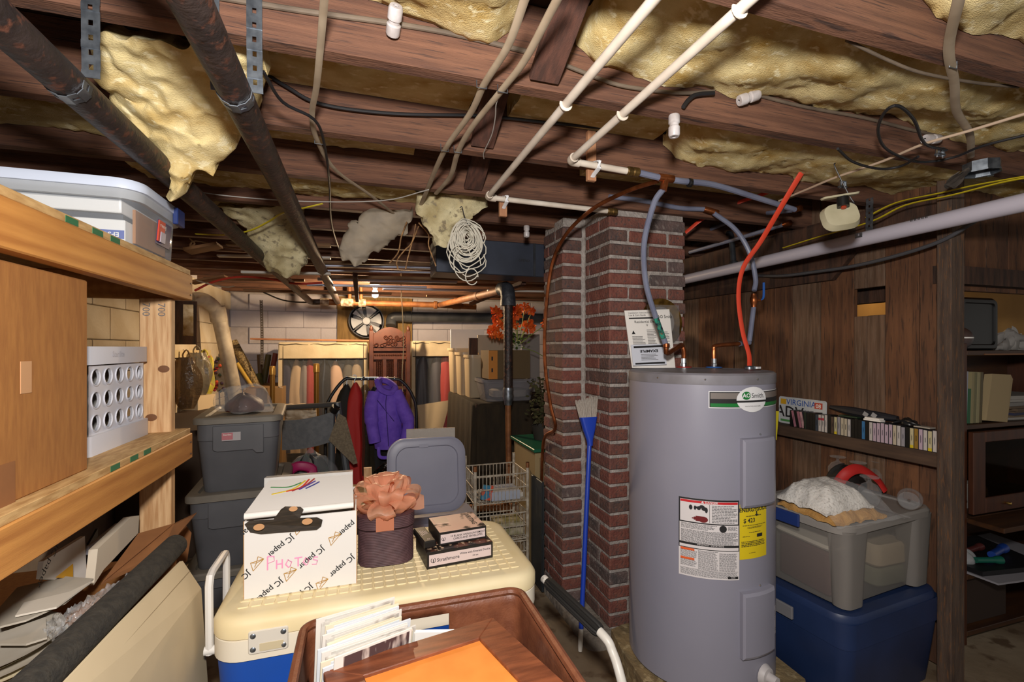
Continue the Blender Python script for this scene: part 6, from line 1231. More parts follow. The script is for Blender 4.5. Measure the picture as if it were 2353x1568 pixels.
# ------------------------------------------------------------------ folding chair frame with grey sling, carpet scrap
fr = thing('folding_frame', 'grey tubular folding frame with a grey fabric sling behind the totes', 'frame', DP(760, 1110, 3.3)); gt = M('frame_grey', '#55585c', .45, .3); zf = 3.25
p_, q_ = DP(800, 925, zf), DP(725, 932, zf)
obj('cross_tube', MB().tube([DP(640, 938, zf + .2), DP(772, 930, zf)], .018, 10), gt, fr)
for a, b in (((775, 925), (800, 1110)), ((762, 950), (762, 1110))): A_, B_ = DP(*a, zf), DP(*b, zf); B2 = A_ + (B_ - A_) * ((A_.z - .02) / (A_.z - B_.z)); obj('leg', MB().tube([A_, B2], .024, 10), gt, fr)
obj('sling', MB().grid(lambda u, v: DP(648 + 118 * u, 967 - 22 * u + 68 * v + 6 * math.sin(u * 3), zf - .02 - .03 * math.sin(math.pi * u)), 16, 8, (0, .01, 0)), M('sling_grey', '#636568', .85, c2='#707173', ns=30, bump=.2), fr)
obj('corner_clamp', MB().cyl(DP(766, 945, zf - .03), DP(772, 935, zf - .04), .03, 10), black_plastic, fr)
one('carpet_scrap', MB().add([DP(x, y, zf - .06) for x, y in ((778, 950), (795, 960), (822, 1065), (812, 1068), (755, 1012))] + [DP(x, y, zf - .045) for x, y in ((778, 950), (795, 960), (822, 1065), (812, 1068), (755, 1012))], [(0, 1, 2, 3, 4), (9, 8, 7, 6, 5)] + [(k, (k + 1) % 5, 5 + (k + 1) % 5, 5 + k) for k in range(5)]), M('carpet_tan', '#6d6150', .95, c2='#857862', ns=80, bump=.5), 'tan carpet scrap hanging over the grey folding frame', 'carpet', smooth=False)
one('plastic_bag', MB().grid(lambda u, v: DP(655 + 72 * u, 930 + 38 * v, 3.5) + V(.01 * nz((u * 5, v * 5, 0), 1, 3), -.05 * math.sin(math.pi * v) - .03 * nz((u * 6, v * 6, 0), 1, 4), .01 * nz((u * 5, v * 3, 1), 1, 5)), 16, 10, (0, .05, 0)), M('crumpled_white', '#bda88c', .35, c2='#cfc0ab', ns=14), 'crumpled pale plastic bag tucked behind the grey sling', 'bag')
t = thing('plastic_bag', 'bag of magenta and black clothes on the floor below the sling', 'bag', V(*DP(710, 1085, 3.2).xy, 0)); c_ = DP(712, 1080, 3.2)
obj('clothes', lump((c_.x, c_.y, .12), .2, .15, c_.z - .05, 7), M('dark_mix', '#17211b', .6, c2='#20151a', ns=7, c3='#2d4a33'), t)
obj('pink_sleeve', MB().tube(cr([c_ + V(-.12, -.15, .03), c_ + V(-.05, -.17, .07), c_ + V(.03, -.16, .04), c_ + V(.0, -.17, -.02), c_ + V(-.10, -.17, -.02)], 5), .03, 8, flat=.6), M('magenta', '#a8165a', .5), t)
obj('film', lump((c_.x, c_.y, .12), .23, .18, c_.z - .01, 9), film, t)
for lab, a, b, z in (('upright pine stick behind the gift box bow', (845, 1075), (848, 1200), 2.75), ('upright pine stick behind the paper carton', (738, 1088), (730, 1200), 2.9)):
    A_ = DP(*a, z); one('wood_stake', MB().bb((A_.x - .022, A_.y - .01, 0), (A_.x + .022, A_.y + .01, A_.z)), pine_up, lab, 'stick', smooth=False)
# ------------------------------------------------------------------ grey tub with its lid standing upright
lg_ = M('tub_lavender', '#8b8c9d', .42, c2='#858697', ns=5); c0_ = DP(1000, 1190, 2.75)
tb = tote('lavender-grey tub behind the stationery boxes', V(c0_.x, DP(982, 1093, 2.62).y + .02, 0), 3, .44, .30, .435, lg_, lg_, lid=False, front_panel=False)
ca = DP(982, 1093, 2.62); t = thing('tub_lid', 'lavender-grey tub lid standing upright behind the stationery boxes', 'lid', ca - V(0, 0, .20))
mL = frame(ca, XA, V(-.03, .12, 1))
obj('lid_panel', MB().loft([(0, .42, .40, .09), (.012, .42, .40, .09), (.016, .40, .38, .085), (.016, .345, .325, .07), (.008, .335, .315, .065)], (0, 0, 0), 8).xf(mL), lg_, t)
obj('lid_rim', MB().loft([(-.03, .425, .405, .092), (-.03, .435, .415, .095), (.0, .435, .415, .095), (.002, .42, .40, .09)], (0, 0, 0), 8, False, False).xf(mL), lg_, t)
obj('lid_tab', MB().box((-.02, .165, .017), (.05, .018, .006)).xf(mL), lg_, t)
one('wrapped_board', MB().box(DP(990, 1015, 2.85), (.29, .02, .16), RZ(-4)), clear('wrapped_w', '#ffffff', .8, .12, body='#b9b2aa', bump=.5), 'plastic-wrapped white board behind the upright tub lid', 'board', smooth=False)
one('bin_liner', lump(DP(895, 1085, 2.9) - V(0, 0, .2), .14, .12, .26, 12), clear('black_film', '#555555', .7, .15, body='#14120f', bump=.6), 'crumpled black plastic beside the upright tub lid', 'bag')
# ------------------------------------------------------------------ draped table with tubs, flowers and boxes
TX0, TX1, TY0, TY1, TZ = .82, 1.62, 3.45, 4.55, .93
tb_ = thing('draped_table', 'table hidden under a dark brown blanket near the chimney', 'table', ((TX0 + TX1) / 2, 4, 0))
drape = M('dark_blanket', '#221a0f', .95, c2='#2e2415', ns=20, stretch=(1, 1, .3), bump=.3)
obj('top', MB().bb((TX0, TY0, TZ - .03), (TX1, TY1, TZ - .004)), dark_wood, tb_, smooth=False)
for x in (TX0 + .05, TX1 - .05):
    for y in (TY0 + .05, TY1 - .05): obj('leg', MB().bb((x - .025, y - .025, 0), (x + .025, y + .025, TZ - .03)), dark_wood, tb_, smooth=False)
cdp = rrect(TX1 - TX0 + .03, TY1 - TY0 + .03, .05, 4); n_ = len(cdp)
bl_ = MB(); vs = []; cxx, cyy = (TX0 + TX1) / 2, (TY0 + TY1) / 2; lev = [(TZ, .98), (TZ - .02, 1.0), (TZ - .3, 1.02), (TZ - .6, 1.05), (.03, 1.08)]
per = [];
for i in range(n_):
    a, b = V(*cdp[i], 0), V(*cdp[(i + 1) % n_], 0); k_ = max(1, int((b - a).length / .06)); per += [a.lerp(b, k / k_) for k in range(k_)]
for li, (z, s) in enumerate(lev):
    for i, p in enumerate(per): f_ = 1 + .012 * li * math.sin(i * 1.9); vs.append(V(cxx + p.x * s * f_, cyy + p.y * s * f_, z))
N_ = len(per); bl_.add(vs, [(j * N_ + i, j * N_ + (i + 1) % N_, (j + 1) * N_ + (i + 1) % N_, (j + 1) * N_ + i) for j in range(len(lev) - 1) for i in range(N_)] + [tuple(range(N_))])
one('blanket', bl_, drape, 'dark brown blanket draped over the table to the floor', 'blanket', ang=60)
TZ += .003
milky = clear('milky_tub', '#e8e0d0', .62, .35, body='#c9b79a')
def tub(label, px0, px1, py0, py1, z, d_, m, lab2=None):
    a, b = DP(px0, py1, z), DP(px1, py0, z); w_ = (b - a).x / 1.0; h = b.z - a.z; t = thing('plastic_tub', label, 'tub', ((a.x + b.x) / 2, a.y + d_ / 2, TZ)); c = ((a.x + b.x) / 2, a.y + d_ / 2, TZ); h = b.z - TZ
    obj('body', MB().loft([(0, w_ * .84, d_ * .84, .03), (.006, w_ * .86, d_ * .86, .03), (h - .02, w_, d_, .04)], c, 5, True, False), m, t)
    obj('rim', MB().loft([(h - .024, w_, d_, .04), (h - .024, w_ + .02, d_ + .02, .045), (h, w_ + .02, d_ + .02, .045), (h, w_, d_, .04)], c, 5, False, False), m, t)
    return t, c, w_, h
def tub2(label, X0_, X1_, Y0_, Y1_, h, m, z0=None):
    w_, d_ = X1_ - X0_, Y1_ - Y0_; c = ((X0_ + X1_) / 2, (Y0_ + Y1_) / 2, z0 or TZ); t = thing('plastic_tub', label, 'tub', c, group='tubs on the draped table')
    obj('body', MB().loft([(0, w_ * .84, d_ * .84, .03), (.006, w_ * .86, d_ * .86, .03), (h - .02, w_, d_, .04)], c, 5, True, False), m, t)
    obj('rim', MB().loft([(h - .024, w_, d_, .04), (h - .024, w_ + .02, d_ + .02, .045), (h, w_ + .02, d_ + .02, .045), (h, w_, d_, .04)], c, 5, False, False), m, t)
    return t
clr = clear('tub_clear', '#e6e6ea', .28, .15, body='#a9a7ac')
xa, xb = PY(1112, 900, 3.50).x, PY(1232, 900, 3.50).x
tub2('clear tub with a rim behind the standpipe', xa, xb, 3.50, 3.80, PY(1170, 872, 3.50).z - TZ, clr)
one('folded_cloth', MB().loft([(0, .28, .2, .04), (.05, .29, .21, .05), (.06, .25, .17, .05)], ((xa + xb) / 2 + .02, 3.65, TZ + .03), 4), M('grey_cloth', '#8d877e', .9), 'folded grey cloth inside the clear tub', 'cloth')
zb2 = PY(1170, 872, 3.50).z + .002
t = thing('archive_box', 'brown box with a bright orange end standing on the clear tub', 'box', ((xa + xb) / 2, 3.62, zb2)); X_0, X_1 = PY(1123, 830, 3.52).x, PY(1218, 830, 3.52).x
obj('carton', MB().bb((X_0 + .002, 3.52, zb2), (X_1, 3.78, zb2 + .225)), M('carton_dull', '#5c4a30', .85), t, smooth=False)
obj('orange_end', MB().bb((X_0, 3.517, zb2), (PY(1143, 830, 3.52).x, 3.52, zb2 + .222)), M('orange_end', '#b8762c', .7), t, smooth=False)
for z in (.16, .07): p = PY(1131, 830, 3.515); obj('slot', MB().box((p.x, 3.5155, zb2 + z), (.012, .003, .03)), ink, t, smooth=False)
for lab, x0_, x1_, yp_, top_ in (('tall milky tub nearest the wardrobe on the draped table', 1040, 1085, 4.28, 740), ('tall milky tub in the middle of the row on the draped table', 1058, 1100, 4.02, 750), ('tall milky tub in front of the row on the draped table', 1078, 1120, 3.82, 756)):
    a_, b_ = PY(x0_, 900, yp_).x, PY(x1_, 900, yp_).x; tub2(lab, a_, b_, yp_, yp_ + .25, PY(x0_, top_ + 60, yp_).z - TZ, milky)
for i, (x0_, x1_, y0_, Y_, m_, lab) in enumerate(((1036, 1112, 757, 4.45, paper_w, 'white sheet of card standing at the back of the draped table'), (1098, 1160, 770, 4.12, M('basket_wv', '#a79a86', .8), 'pale woven panel behind the orange-ended box'), (1078, 1098, 777, 3.95, dark_wood, 'narrow dark frame standing among the tubs'), (1165, 1240, 768, 4.2, M('grey_pan', '#8c8580', .8), 'grey panel standing behind the orange flowers'))):
    a_, b_ = PY(x0_, y0_, Y_), PY(x1_, y0_, Y_); one('standing_panel', MB().bb((a_.x, Y_, TZ), (b_.x, Y_ + .02, a_.z)), m_, lab, 'panel', smooth=False)
# orange artificial flowers
fl = thing('flower_bunch', 'bunch of orange artificial flowers standing behind the standpipe', 'flowers', PY(1190, 800, 3.64) * 1)
orf = M('petal_orange', '#d8501a', .6, c2='#e87a2c', ns=12); lf = M('leaf_green', '#2c4a18', .6, c2='#48661f', ns=10); zb3 = zb2 + .226; base = V(PY(1188, 800, 3.65).x, 3.65, zb3)
random.seed(14)
obj('vase', MB().lathe([(0, 0), (.04, 0), (.05, .03), (.03, .06), (.035, .07)], base, 14), clear('vase_clear', alpha=.2), fl)
for i, (x, y, s) in enumerate(((1140, 720, .055), (1148, 748, .06), (1132, 762, .05), (1185, 720, .06), (1205, 708, .045), (1222, 716, .035), (1212, 750, .06), (1180, 745, .04), (1258, 745, .05), (1150, 770, .035), (1262, 828, .03))):
    c = PY(x, y, 3.60 + random.uniform(-.05, .05)); m = MB()
    for k in range(46):
        r = s * 1.0; d = V(random.gauss(0, 1), random.gauss(0, 1) - .5, random.gauss(0, 1)).normalized(); o_ = c + d * r * random.uniform(.15, .6); sd_ = d.orthogonal().normalized(); d = (d * .5 + d.cross(sd_) * random.uniform(-.8, .8)).normalized()
        m.add([o_, o_ + d * r * .5 + sd_ * r * .38, o_ + d * r * .85, o_ + d * r * .5 - sd_ * r * .38], [(0, 1, 2, 3)])
    b_ = obj('blossom', m, orf, fl); obj('stem', MB().tube(cr([base + V(0, 0, .03), (base + c) / 2 + V(.01, 0, .03), c], 4), .0035, 5), M('stem_green', '#7d8a3c', .6), b_)
m = MB()
for k in range(60):
    a, r = random.random() * 6.28, random.uniform(.02, .13); o_ = base + V(r * math.cos(a), r * .5 * math.sin(a) - .03, random.uniform(.0, .13)); d = V(math.cos(a), math.sin(a), random.uniform(-.2, .8)).normalized(); sd_ = V(-math.sin(a), math.cos(a), 0); l = .045
    m.add([o_, o_ + d * l * .5 + sd_ * l * .28, o_ + d * l, o_ + d * l * .5 - sd_ * l * .28], [(0, 1, 2, 3)])
o = obj('foliage', m, lf, fl); o['kind'] = 'stuff'
# dusty plant by the chimney
pb = DP(1245, 985, 3.05); pt = thing('dried_plant', 'dusty green artificial plant at the left edge of the chimney', 'plant', pb - V(0, 0, .0)); m = MB()
for k in range(260):
    o_ = DP(1246 + random.gauss(0, 14), 868 + random.random() ** .8 * 105, 3.05 + random.uniform(-.08, .1)); a = random.random() * 6.28; d = V(math.cos(a), math.sin(a), random.uniform(-.6, .6)).normalized(); sd_ = d.orthogonal().normalized(); l = .035
    m.add([o_, o_ + d * l * .5 + sd_ * l * .3, o_ + d * l, o_ + d * l * .5 - sd_ * l * .3], [(0, 1, 2, 3)])
o = obj('foliage', m, M('dusty_leaf', '#2e3013', .8, c2='#454220', ns=12, c3='#3e2516'), pt); o['kind'] = 'stuff'
obj('stem', MB().tube(cr([DP(1248, 1000, 3.05), DP(1246, 930, 3.05), DP(1240, 870, 3.05)], 4), .006, 6), M('stem_brown', '#3b2a18', .8), pt)
# cabinet with a green top
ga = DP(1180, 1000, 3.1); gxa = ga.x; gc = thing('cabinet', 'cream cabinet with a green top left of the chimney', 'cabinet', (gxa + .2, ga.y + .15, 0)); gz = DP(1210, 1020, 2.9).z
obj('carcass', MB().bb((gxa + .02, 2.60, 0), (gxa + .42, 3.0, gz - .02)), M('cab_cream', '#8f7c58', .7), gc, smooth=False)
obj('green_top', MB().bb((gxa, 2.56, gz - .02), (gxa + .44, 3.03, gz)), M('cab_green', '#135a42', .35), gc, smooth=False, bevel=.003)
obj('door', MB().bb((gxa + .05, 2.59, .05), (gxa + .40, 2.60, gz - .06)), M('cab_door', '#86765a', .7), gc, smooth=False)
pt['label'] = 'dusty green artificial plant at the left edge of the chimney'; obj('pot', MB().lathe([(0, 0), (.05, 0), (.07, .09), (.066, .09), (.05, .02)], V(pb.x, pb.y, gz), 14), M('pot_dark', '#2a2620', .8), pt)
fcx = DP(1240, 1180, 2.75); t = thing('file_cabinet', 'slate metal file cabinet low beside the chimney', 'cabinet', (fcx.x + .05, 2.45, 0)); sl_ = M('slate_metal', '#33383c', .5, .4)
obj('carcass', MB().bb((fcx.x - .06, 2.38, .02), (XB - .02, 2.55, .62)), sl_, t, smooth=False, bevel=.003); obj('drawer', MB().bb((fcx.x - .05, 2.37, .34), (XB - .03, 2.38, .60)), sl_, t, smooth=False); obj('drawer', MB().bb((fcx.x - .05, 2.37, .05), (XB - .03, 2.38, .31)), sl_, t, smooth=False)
# ------------------------------------------------------------------ white wire cart
zc_ = 2.62; L_, R_ = DP(1092, 1200, zc_), DP(1226, 1200, zc_); wx0, wx1 = L_.x, R_.x; wy = L_.y; wy2 = wy + .26; ct = thing('wire_cart', 'white wire basket cart behind the cooler', 'cart', ((wx0 + wx1) / 2, wy + .13, 0)); ww = M('wire_white', '#b9b1a2', .5, c2='#8d7f6c', ns=30)
zA = DP(1150, 1072, zc_).z
for x in (wx0, wx1):
    for y in (wy, wy2):
        obj('post', MB().cyl((x, y, .05), (x, y, zA), .009, 8), ww, ct); obj('castor', MB().lathe([(0, -.01), (.024, -.01), (.024, .01), (0, .01)], (x, y, .025), 12, Matrix.Rotation(math.pi / 2, 3, 'Y')), black_plastic, ct)
    obj('post_cap', MB().tube([V(x, wy, zA - .03), V(x, wy, zA)], .011, 8), rust, ct)
for za_, zb_ in ((DP(1150, 1162, zc_).z, DP(1150, 1097, zc_).z), (DP(1150, 1252, zc_).z, DP(1150, 1190, zc_).z), (.12, .24)):
    m = MB()
    for z in (za_, (za_ + zb_) / 2, zb_): P = [V(wx0, wy, z), V(wx1, wy, z), V(wx1, wy2, z), V(wx0, wy2, z), V(wx0, wy, z)]; m.tube(P, .004, 6, caps=False)
    for k in range(1, 14):
        x = wx0 + (wx1 - wx0) * k / 14
        m.tube([V(x, wy, zb_), V(x, wy, za_), V(x, wy2, za_), V(x, wy2, zb_)], .0022, 5)
    for k in range(1, 10):
        y = wy + (wy2 - wy) * k / 10; m.tube([V(wx0, y, zb_), V(wx0, y, za_), V(wx1, y, za_), V(wx1, y, zb_)], .0022, 5)
    obj('wire_basket', m, ww, ct)
zs1 = DP(1150, 1162, zc_).z + .006
for lab, x0_, x1_, h, c, y_ in (('white papers lying in the top basket of the wire cart', .06, .30, .025, '#b7b2ab', .05), ('grey plastic sleeve in the top basket of the wire cart', .10, .27, .05, '#9aa0ae', .02)):
    one('paper_pile', MB().bb((wx0 + x0_, wy + y_, zs1), (wx0 + x1_, wy + y_ + .14, zs1 + h)), M('pile' + c, c, .6), lab, 'papers', smooth=False)
one('striped_packet', MB().box((wx0 + .075, wy + .03, zs1 + .05), (.06, .02, .08), Matrix.Rotation(.2, 3, 'Y')), M('packet', '#2f6f8f', .5, c2='#c04a2a', ns=16, sharp=(.48, .52)), 'blue and red packet standing in the top basket of the wire cart', 'packet', smooth=False)
zs2 = DP(1150, 1252, zc_).z + .006
one('paper_pile', MB().bb((wx0 + .14, wy + .05, zs2), (wx0 + .30, wy + .2, zs2 + .07)), M('pile_green', '#6d6a3a', .6, c2='#b0a58f', ns=20), 'olive and white papers in the lower basket of the wire cart', 'papers', smooth=False)
# ================================================================== totes, glasses, tapes and bookcase on the right
blt = M('tote_blue', '#1f3158', .45, c2='#1b2b4d', ns=5)
tb = tote('dark blue tote under the clear one at the right', V(1.935, 1.475, 0), 5, .60, .44, .375, blt, blt, front_panel=False, name='storage_tote', taper=.88, lidh=.045, lr=.07)
obj('latch', MB().box((-.315, .03, .30), (.012, .10, .05)), clear('latch_clear', '#c9c9c9', .55, .3, body='#8f8d90'), tb, world=False, bevel=.003)
milk = clear('tote_milky', '#f4f2ee', .34, .35, body='#a39e98')
zG = .377; gt_ = thing('storage_tote', 'milky clear tote on the blue tote at the right', 'tote', (1.945, 1.49, zG), math.radians(6))
obj('body', MB().loft([(.0, .50, .33, .05), (.006, .51, .34, .055), (.30, .575, .395, .06)], (0, 0, 0), 6, True, False), milk, gt_, world=False)
for sx in (-1, 1): obj('corner_rib', MB().loft([(.0, .11, .07, .03), (.15, .12, .08, .03), (.29, .14, .09, .03)], (sx * .215, -.165, .005), 4), clear('tote_rib', '#e6e2de', .55, .4, body='#908b86'), gt_, world=False)
obj('lid', MB().loft([(.285, .585, .405, .06), (.285, .60, .42, .065), (.308, .60, .42, .065), (.318, .585, .405, .06), (.318, .53, .35, .05), (.311, .52, .34, .05)], (0, 0, 0), 6), M('lid_greige', '#86817c', .45), gt_, world=False)
obj('latch', MB().box((-.306, .02, .29), (.012, .12, .05)), navy, gt_, world=False, bevel=.003); obj('latch', MB().box((.306, .02, .29), (.012, .12, .05)), navy, gt_, world=False, bevel=.003)
zi = zG + .008
for lab, c, x0, x1, y0, y1, z0, z1 in (('dark red cloth bundle inside the milky tote', '#4a1c22', -.23, -.06, -.15, .1, 0, .17), ('folded cream towels inside the milky tote', '#c9b79c', .02, .21, -.15, .08, .08, .17), ('pale book leaning inside the milky tote', '#d5cec2', -.23, -.05, -.15, .12, .175, .195), ('grey-green towel inside the milky tote', '#8f8f7a', .02, .21, -.15, .1, .0, .075)):
    one('folded_item', MB().loft([(z0, x1 - x0 - .02, y1 - y0 - .02, .02), (z0 + .01, x1 - x0, y1 - y0, .03), (z1 - .01, x1 - x0, y1 - y0, .03), (z1, x1 - x0 - .02, y1 - y0 - .02, .02)], (1.945 + (x0 + x1) / 2, 1.49 + (y0 + y1) / 2, zi), 3), M('fold' + c, c, .85), lab, 'cloth', 'things inside the milky tote')
# quilts in a clear bag on the lid
zq = zG + .3185; t = thing('quilt_bag', 'white and tan quilts folded in a clear plastic bag on the milky tote', 'bag', (1.83, 1.46, zq))
def quilt(c, sx, sy, h, seed):
    return MB().grid(lambda u, v: V(*c) + V(sx * (u - .5), sy * (v - .5), 0) + V(.006 * nz((v * 6, u, 0), 1, seed), .006 * nz((u * 6, v, 0), 1, seed), h * (1 - abs(2 * u - 1) ** 4) * (1 - abs(2 * v - 1) ** 4) * (1 + .15 * nz((u * 4, v * 4, 0), 1, seed)) + .012 * nz((u * 9, v * 9, 0), 1, seed)), 26, 22, (0, 0, -.01))
obj('tan_quilt', quilt((1.785, 1.40, zq + .012), .27, .25, .045, 3), M('quilt_tan', '#a87a3e', .9, c2='#b98d50', ns=30, bump=.4, bs=90), t)
obj('white_quilt', quilt((1.765, 1.41, zq + .045), .25, .22, .075, 5), M('quilt_white', '#cfc9c1', .9, c2='#dad5ce', ns=30, bump=.5, bs=90, c3='#b0a9a0'), t)
obj('bag_film', MB().grid(lambda u, v: V(1.815 + .38 * (u - .5), 1.395 + .30 * (v - .5), zq + .004) + V(0, 0, .12 * (1 - abs(2 * min(u * 1.0, .999) - .85) ** 3 * .9) * (1 - abs(2 * v - 1) ** 4) * (1 if u < .75 else max(0, (1 - u) / .25)) + .010 * abs(nz((u * 10, v * 10, 0), 1, 8))), 30, 20), clear('quilt_film', '#ffffff', .05, .08, bump=.8), t)
# brandy glasses standing on their rims
glass = clear('glass', '#fafafa', .02, .03)
def snifter(label, x, y, z=zq, R=None):
    c = V(x, y, z); t = thing('brandy_glass', label, 'glass', c, group='brandy glasses on the milky tote')
    obj('bowl', MB().lathe([(.026, 0), (.034, .02), (.041, .045), (.040, .065), (.028, .085), (.010, .095)], c, 22, R), glass, t); obj('stem', MB().lathe([(.010, .094), (.006, .102), (.006, .108), (.012, .113)], c, 14, R), glass, t)
    obj('foot', MB().lathe([(.012, .113), (.033, .116), (.034, .119), (0, .121)], c, 22, R), glass, t)
for lab, x, y, lift in (('upturned brandy glass at the back left of the group', 1925, 1049, 0), ('upturned brandy glass highest at the back of the group', 1963, 1042, 0), ('upturned brandy glass in the middle of the group', 1972, 1062, 0), ('upturned brandy glass with the foot nearest the red bag', 2020, 1060, 0), ('upturned brandy glass in front of the red bag', 1998, 1095, 0)):
    p = PZ(x, y, zq + .12); snifter(lab, p.x, p.y)
p = PZ(2093, 1150, zq + .03); snifter('brandy glass lying on its side at the right end of the tote lid', p.x, p.y, zq + .043, Matrix.Rotation(-1.45, 3, 'Y') @ Matrix.Rotation(.5, 3, 'X'))
pr_ = PZ(2050, 1125, zq); t = thing('bag', 'red and black bag behind the brandy glasses', 'bag', pr_)
rp = V(pr_.x + .03, 1.60, zq)
obj('pouch', lump((2.13, 1.60, zq + .02), .11, .055, .09, 15), M('bag_black', '#15110f', .7), t)
obj('red_strap', MB().tube(cr([V(2.02, 1.56, zq + .03), V(2.05, 1.53, zq + .10), V(2.12, 1.52, zq + .115), V(2.19, 1.50, zq + .07), V(2.215, 1.48, zq + .02)], 5), .022, 8, flat=.35), M('strap_red', '#b5201c', .6), t)
one('red_box', MB().bb((1.80, 1.93, .60), (1.98, 2.05, .86)), M('box_red', '#6a1216', .6), 'dark red box behind the heater under the cassette shelf', 'box', smooth=False)
one('stool', MB().bb((1.75, 1.90, 0), (2.05, 2.12, .599)), dark_wood, 'dark stand carrying the red box behind the heater', 'stand', smooth=False)
# ------------------------------------------------------------------ cassettes on the narrow shelf
ZS = EYE - .428 + .0005; random.seed(17)
seq = ['black', 'pink', 'black', 'pink', 'rose', 'green', 'black', 'black', 'black', 'slate', 'white', 'white', 'white', 'black', 'brown', 'yellow', 'grey', 'cream', 'cream', 'white', 'black', 'black', 'black', 'blue', 'black', 'white', 'lilac', 'lilac', 'lilac', 'lilac', 'lilac', 'cream', 'white', 'grey', 'black', 'yellow', 'gold', 'lilac', 'white', 'yellow', 'white']
colr = {'black': '#151313', 'pink': '#a36a78', 'rose': '#b98f92', 'green': '#1c2a1e', 'slate': '#2f3a48', 'white': '#b7b1ae', 'brown': '#4a3a30', 'yellow': '#b7ae8a', 'grey': '#8d8a92', 'cream': '#b3a894', 'blue': '#2f6a9c', 'lilac': '#b09cac', 'gold': '#8a6a24'}
yy = PX(1828, 980, XR - .03).y; step = (yy - 1.290) / len(seq); n_ = len(seq)
ordn = lambda k: str(k) + ('th' if 10 <= k % 100 <= 20 else {1: 'st', 2: 'nd', 3: 'rd'}.get(k % 10, 'th'))
for i, cn in enumerate(seq):
    y = yy - step * (i + .5); h = .088 + random.uniform(-.002, .003); t = thing('cassette', '%s-spined cassette, %s from the plate end of the row' % (cn, ordn(i + 1)), 'cassette', (XR - .046, y, ZS), group='cassettes on the narrow shelf')
    R_ = Matrix.Rotation(-.22 if 0 < i < 5 else 0, 3, 'X'); w_ = step - .0012
    obj('case', MB().box((XR - .046, y, ZS + h / 2 + .0005), (.050, w_, h), R_), M('case_dark', '#2b2a2d', .35) if cn != 'black' else black_plastic, t, smooth=False)
    if cn != 'black':
        s_ = obj('spine_card', MB().box((XR - .0716, y, ZS + h / 2 + .0005), (.0012, w_ - .0025, h - .004), R_), M('spine_' + cn, colr[cn], .5), t, smooth=False)
        pr2 = MB()
        for q in range(3): pr2.box((XR - .0724, y + .0012 * (q - 1), ZS + h * .52), (.0004, .0005, h * random.uniform(.15, .4)))
        obj('spine_print', pr2, ink, s_, smooth=False)
        if cn == 'yellow': obj('spine_tip', MB().box((XR - .0724, y, ZS + h * .1), (.0006, w_ - .0025, h * .14)), M('tip_yellow', '#c9b320', .5), s_, smooth=False)
        if cn == 'white' and i in (10, 11): obj('red_dot', MB().box((XR - .0724, y, ZS + h * .75), (.0006, w_ - .0025, .012)), M('dot_red', '#a3243a', .5), s_, smooth=False)
# licence plate
pw, ph = .292, .150; y1_ = PX(1789, 930, XR - .012).y; lp = thing('licence_plate', 'white licence plate reading VIRGINIA leaning on the planks behind the cassettes', 'licence plate', (XR - .02, y1_ - pw / 2, ZS + .0005)); fm = frame((XR - .012, y1_ - pw / 2, ZS + .001 + ph / 2), -YA, V(.05, 0, 1))
fm = frame((XR - .009, y1_ - pw / 2, ZS + .001 + ph / 2), -YA, V(.03, 0, 1))
pl_ = obj('plate', MB().loft([(0, pw, ph, .012), (.0015, pw, ph, .012)], (0, 0, 0), 4).xf(fm), M('plate_white', '#bfc2c4', .4), lp)
obj('raised_edge', MB().tube([fm @ V(a, b, .002) for a, b in rrect(pw - .008, ph - .008, .01, 4)] + [fm @ V(*rrect(pw - .008, ph - .008, .01, 4)[0], .002)], .0018, 6, caps=False), MC['plate_white'], pl_)
tx = lambda s, sz, x, y, m, b=.0004: obj('lettering', text_mb(s, sz, fm @ Matrix.Translation((x, y, .0022)), b), m, pl_, smooth=False)
tx('VIRGINIA', .044, -.005, .047, M('plate_blue', '#2f55a0', .5)); tx('ADV', .088, -.075, -.010, ink, .001)
obj('green_band', MB().box((0, -.058, .0018), (pw - .03, .012, .0004)).xf(fm), M('plate_green', '#4a8a4a', .5), pl_, smooth=False)
obj('yellow_sticker', MB().box((-.115, .048, .0022), (.036, .03, .0006)).xf(fm), M('stick_yellow', '#c99a1c', .5), pl_, smooth=False); obj('red_sticker', MB().box((.10, .045, .0022), (.045, .032, .0006)).xf(fm), M('stick_red', '#b5402c', .5), pl_, smooth=False)
obj('lettering', text_mb('08', .03, fm @ Matrix.Translation((.10, .043, .0028)), .0003), paper_w, pl_, smooth=False)
# odds and ends on top of the cassettes
zt_ = ZS + .0925
ya_, yb_ = PX(1905, 930, XR - .03).y, PX(2060, 955, XR - .03).y
t = thing('umbrella', 'folded navy umbrella with a white pattern lying on the cassettes', 'umbrella', (XR - .03, (ya_ + yb_) / 2, zt_))
obj('canopy', MB().tube(cr([V(XR - .022, ya_, zt_ + .034), V(XR - .028, (ya_ * 2 + yb_) / 3, zt_ + .028), V(XR - .028, (ya_ + 2 * yb_) / 3, zt_ + .022), V(XR - .022, yb_, zt_ + .02)], 4), [.008, .012, .016, .019, .021, .022, .022, .022, .02, .02, .018, .015, .012], 10), M('umb_navy', '#16171f', .6), t)
for k in (.62, .74): y = ya_ + (yb_ - ya_) * k; obj('white_patch', MB().box((XR - .0505, y, zt_ + .024), (.002, .022, .02), Matrix.Rotation(.5, 3, 'X')), M('patch_w', '#8f8f92', .6), t, smooth=False)
yc_ = PX(2015, 965, XR - .04).y
for k, lab in enumerate(('lower white booklet lying on the cassettes', 'upper white booklet lying on the cassettes')): one('booklet', MB().box((XR - .058, yc_, zt_ + .0035 + .0075 * k), (.03, .075 - .01 * k, .007)), paper_w, lab, 'booklet', smooth=False)
yd_ = PX(2085, 955, XR - .04).y; t = thing('headphones', 'tangled black headphones lying on the cassettes', 'headphones', (XR - .04, yd_, zt_))
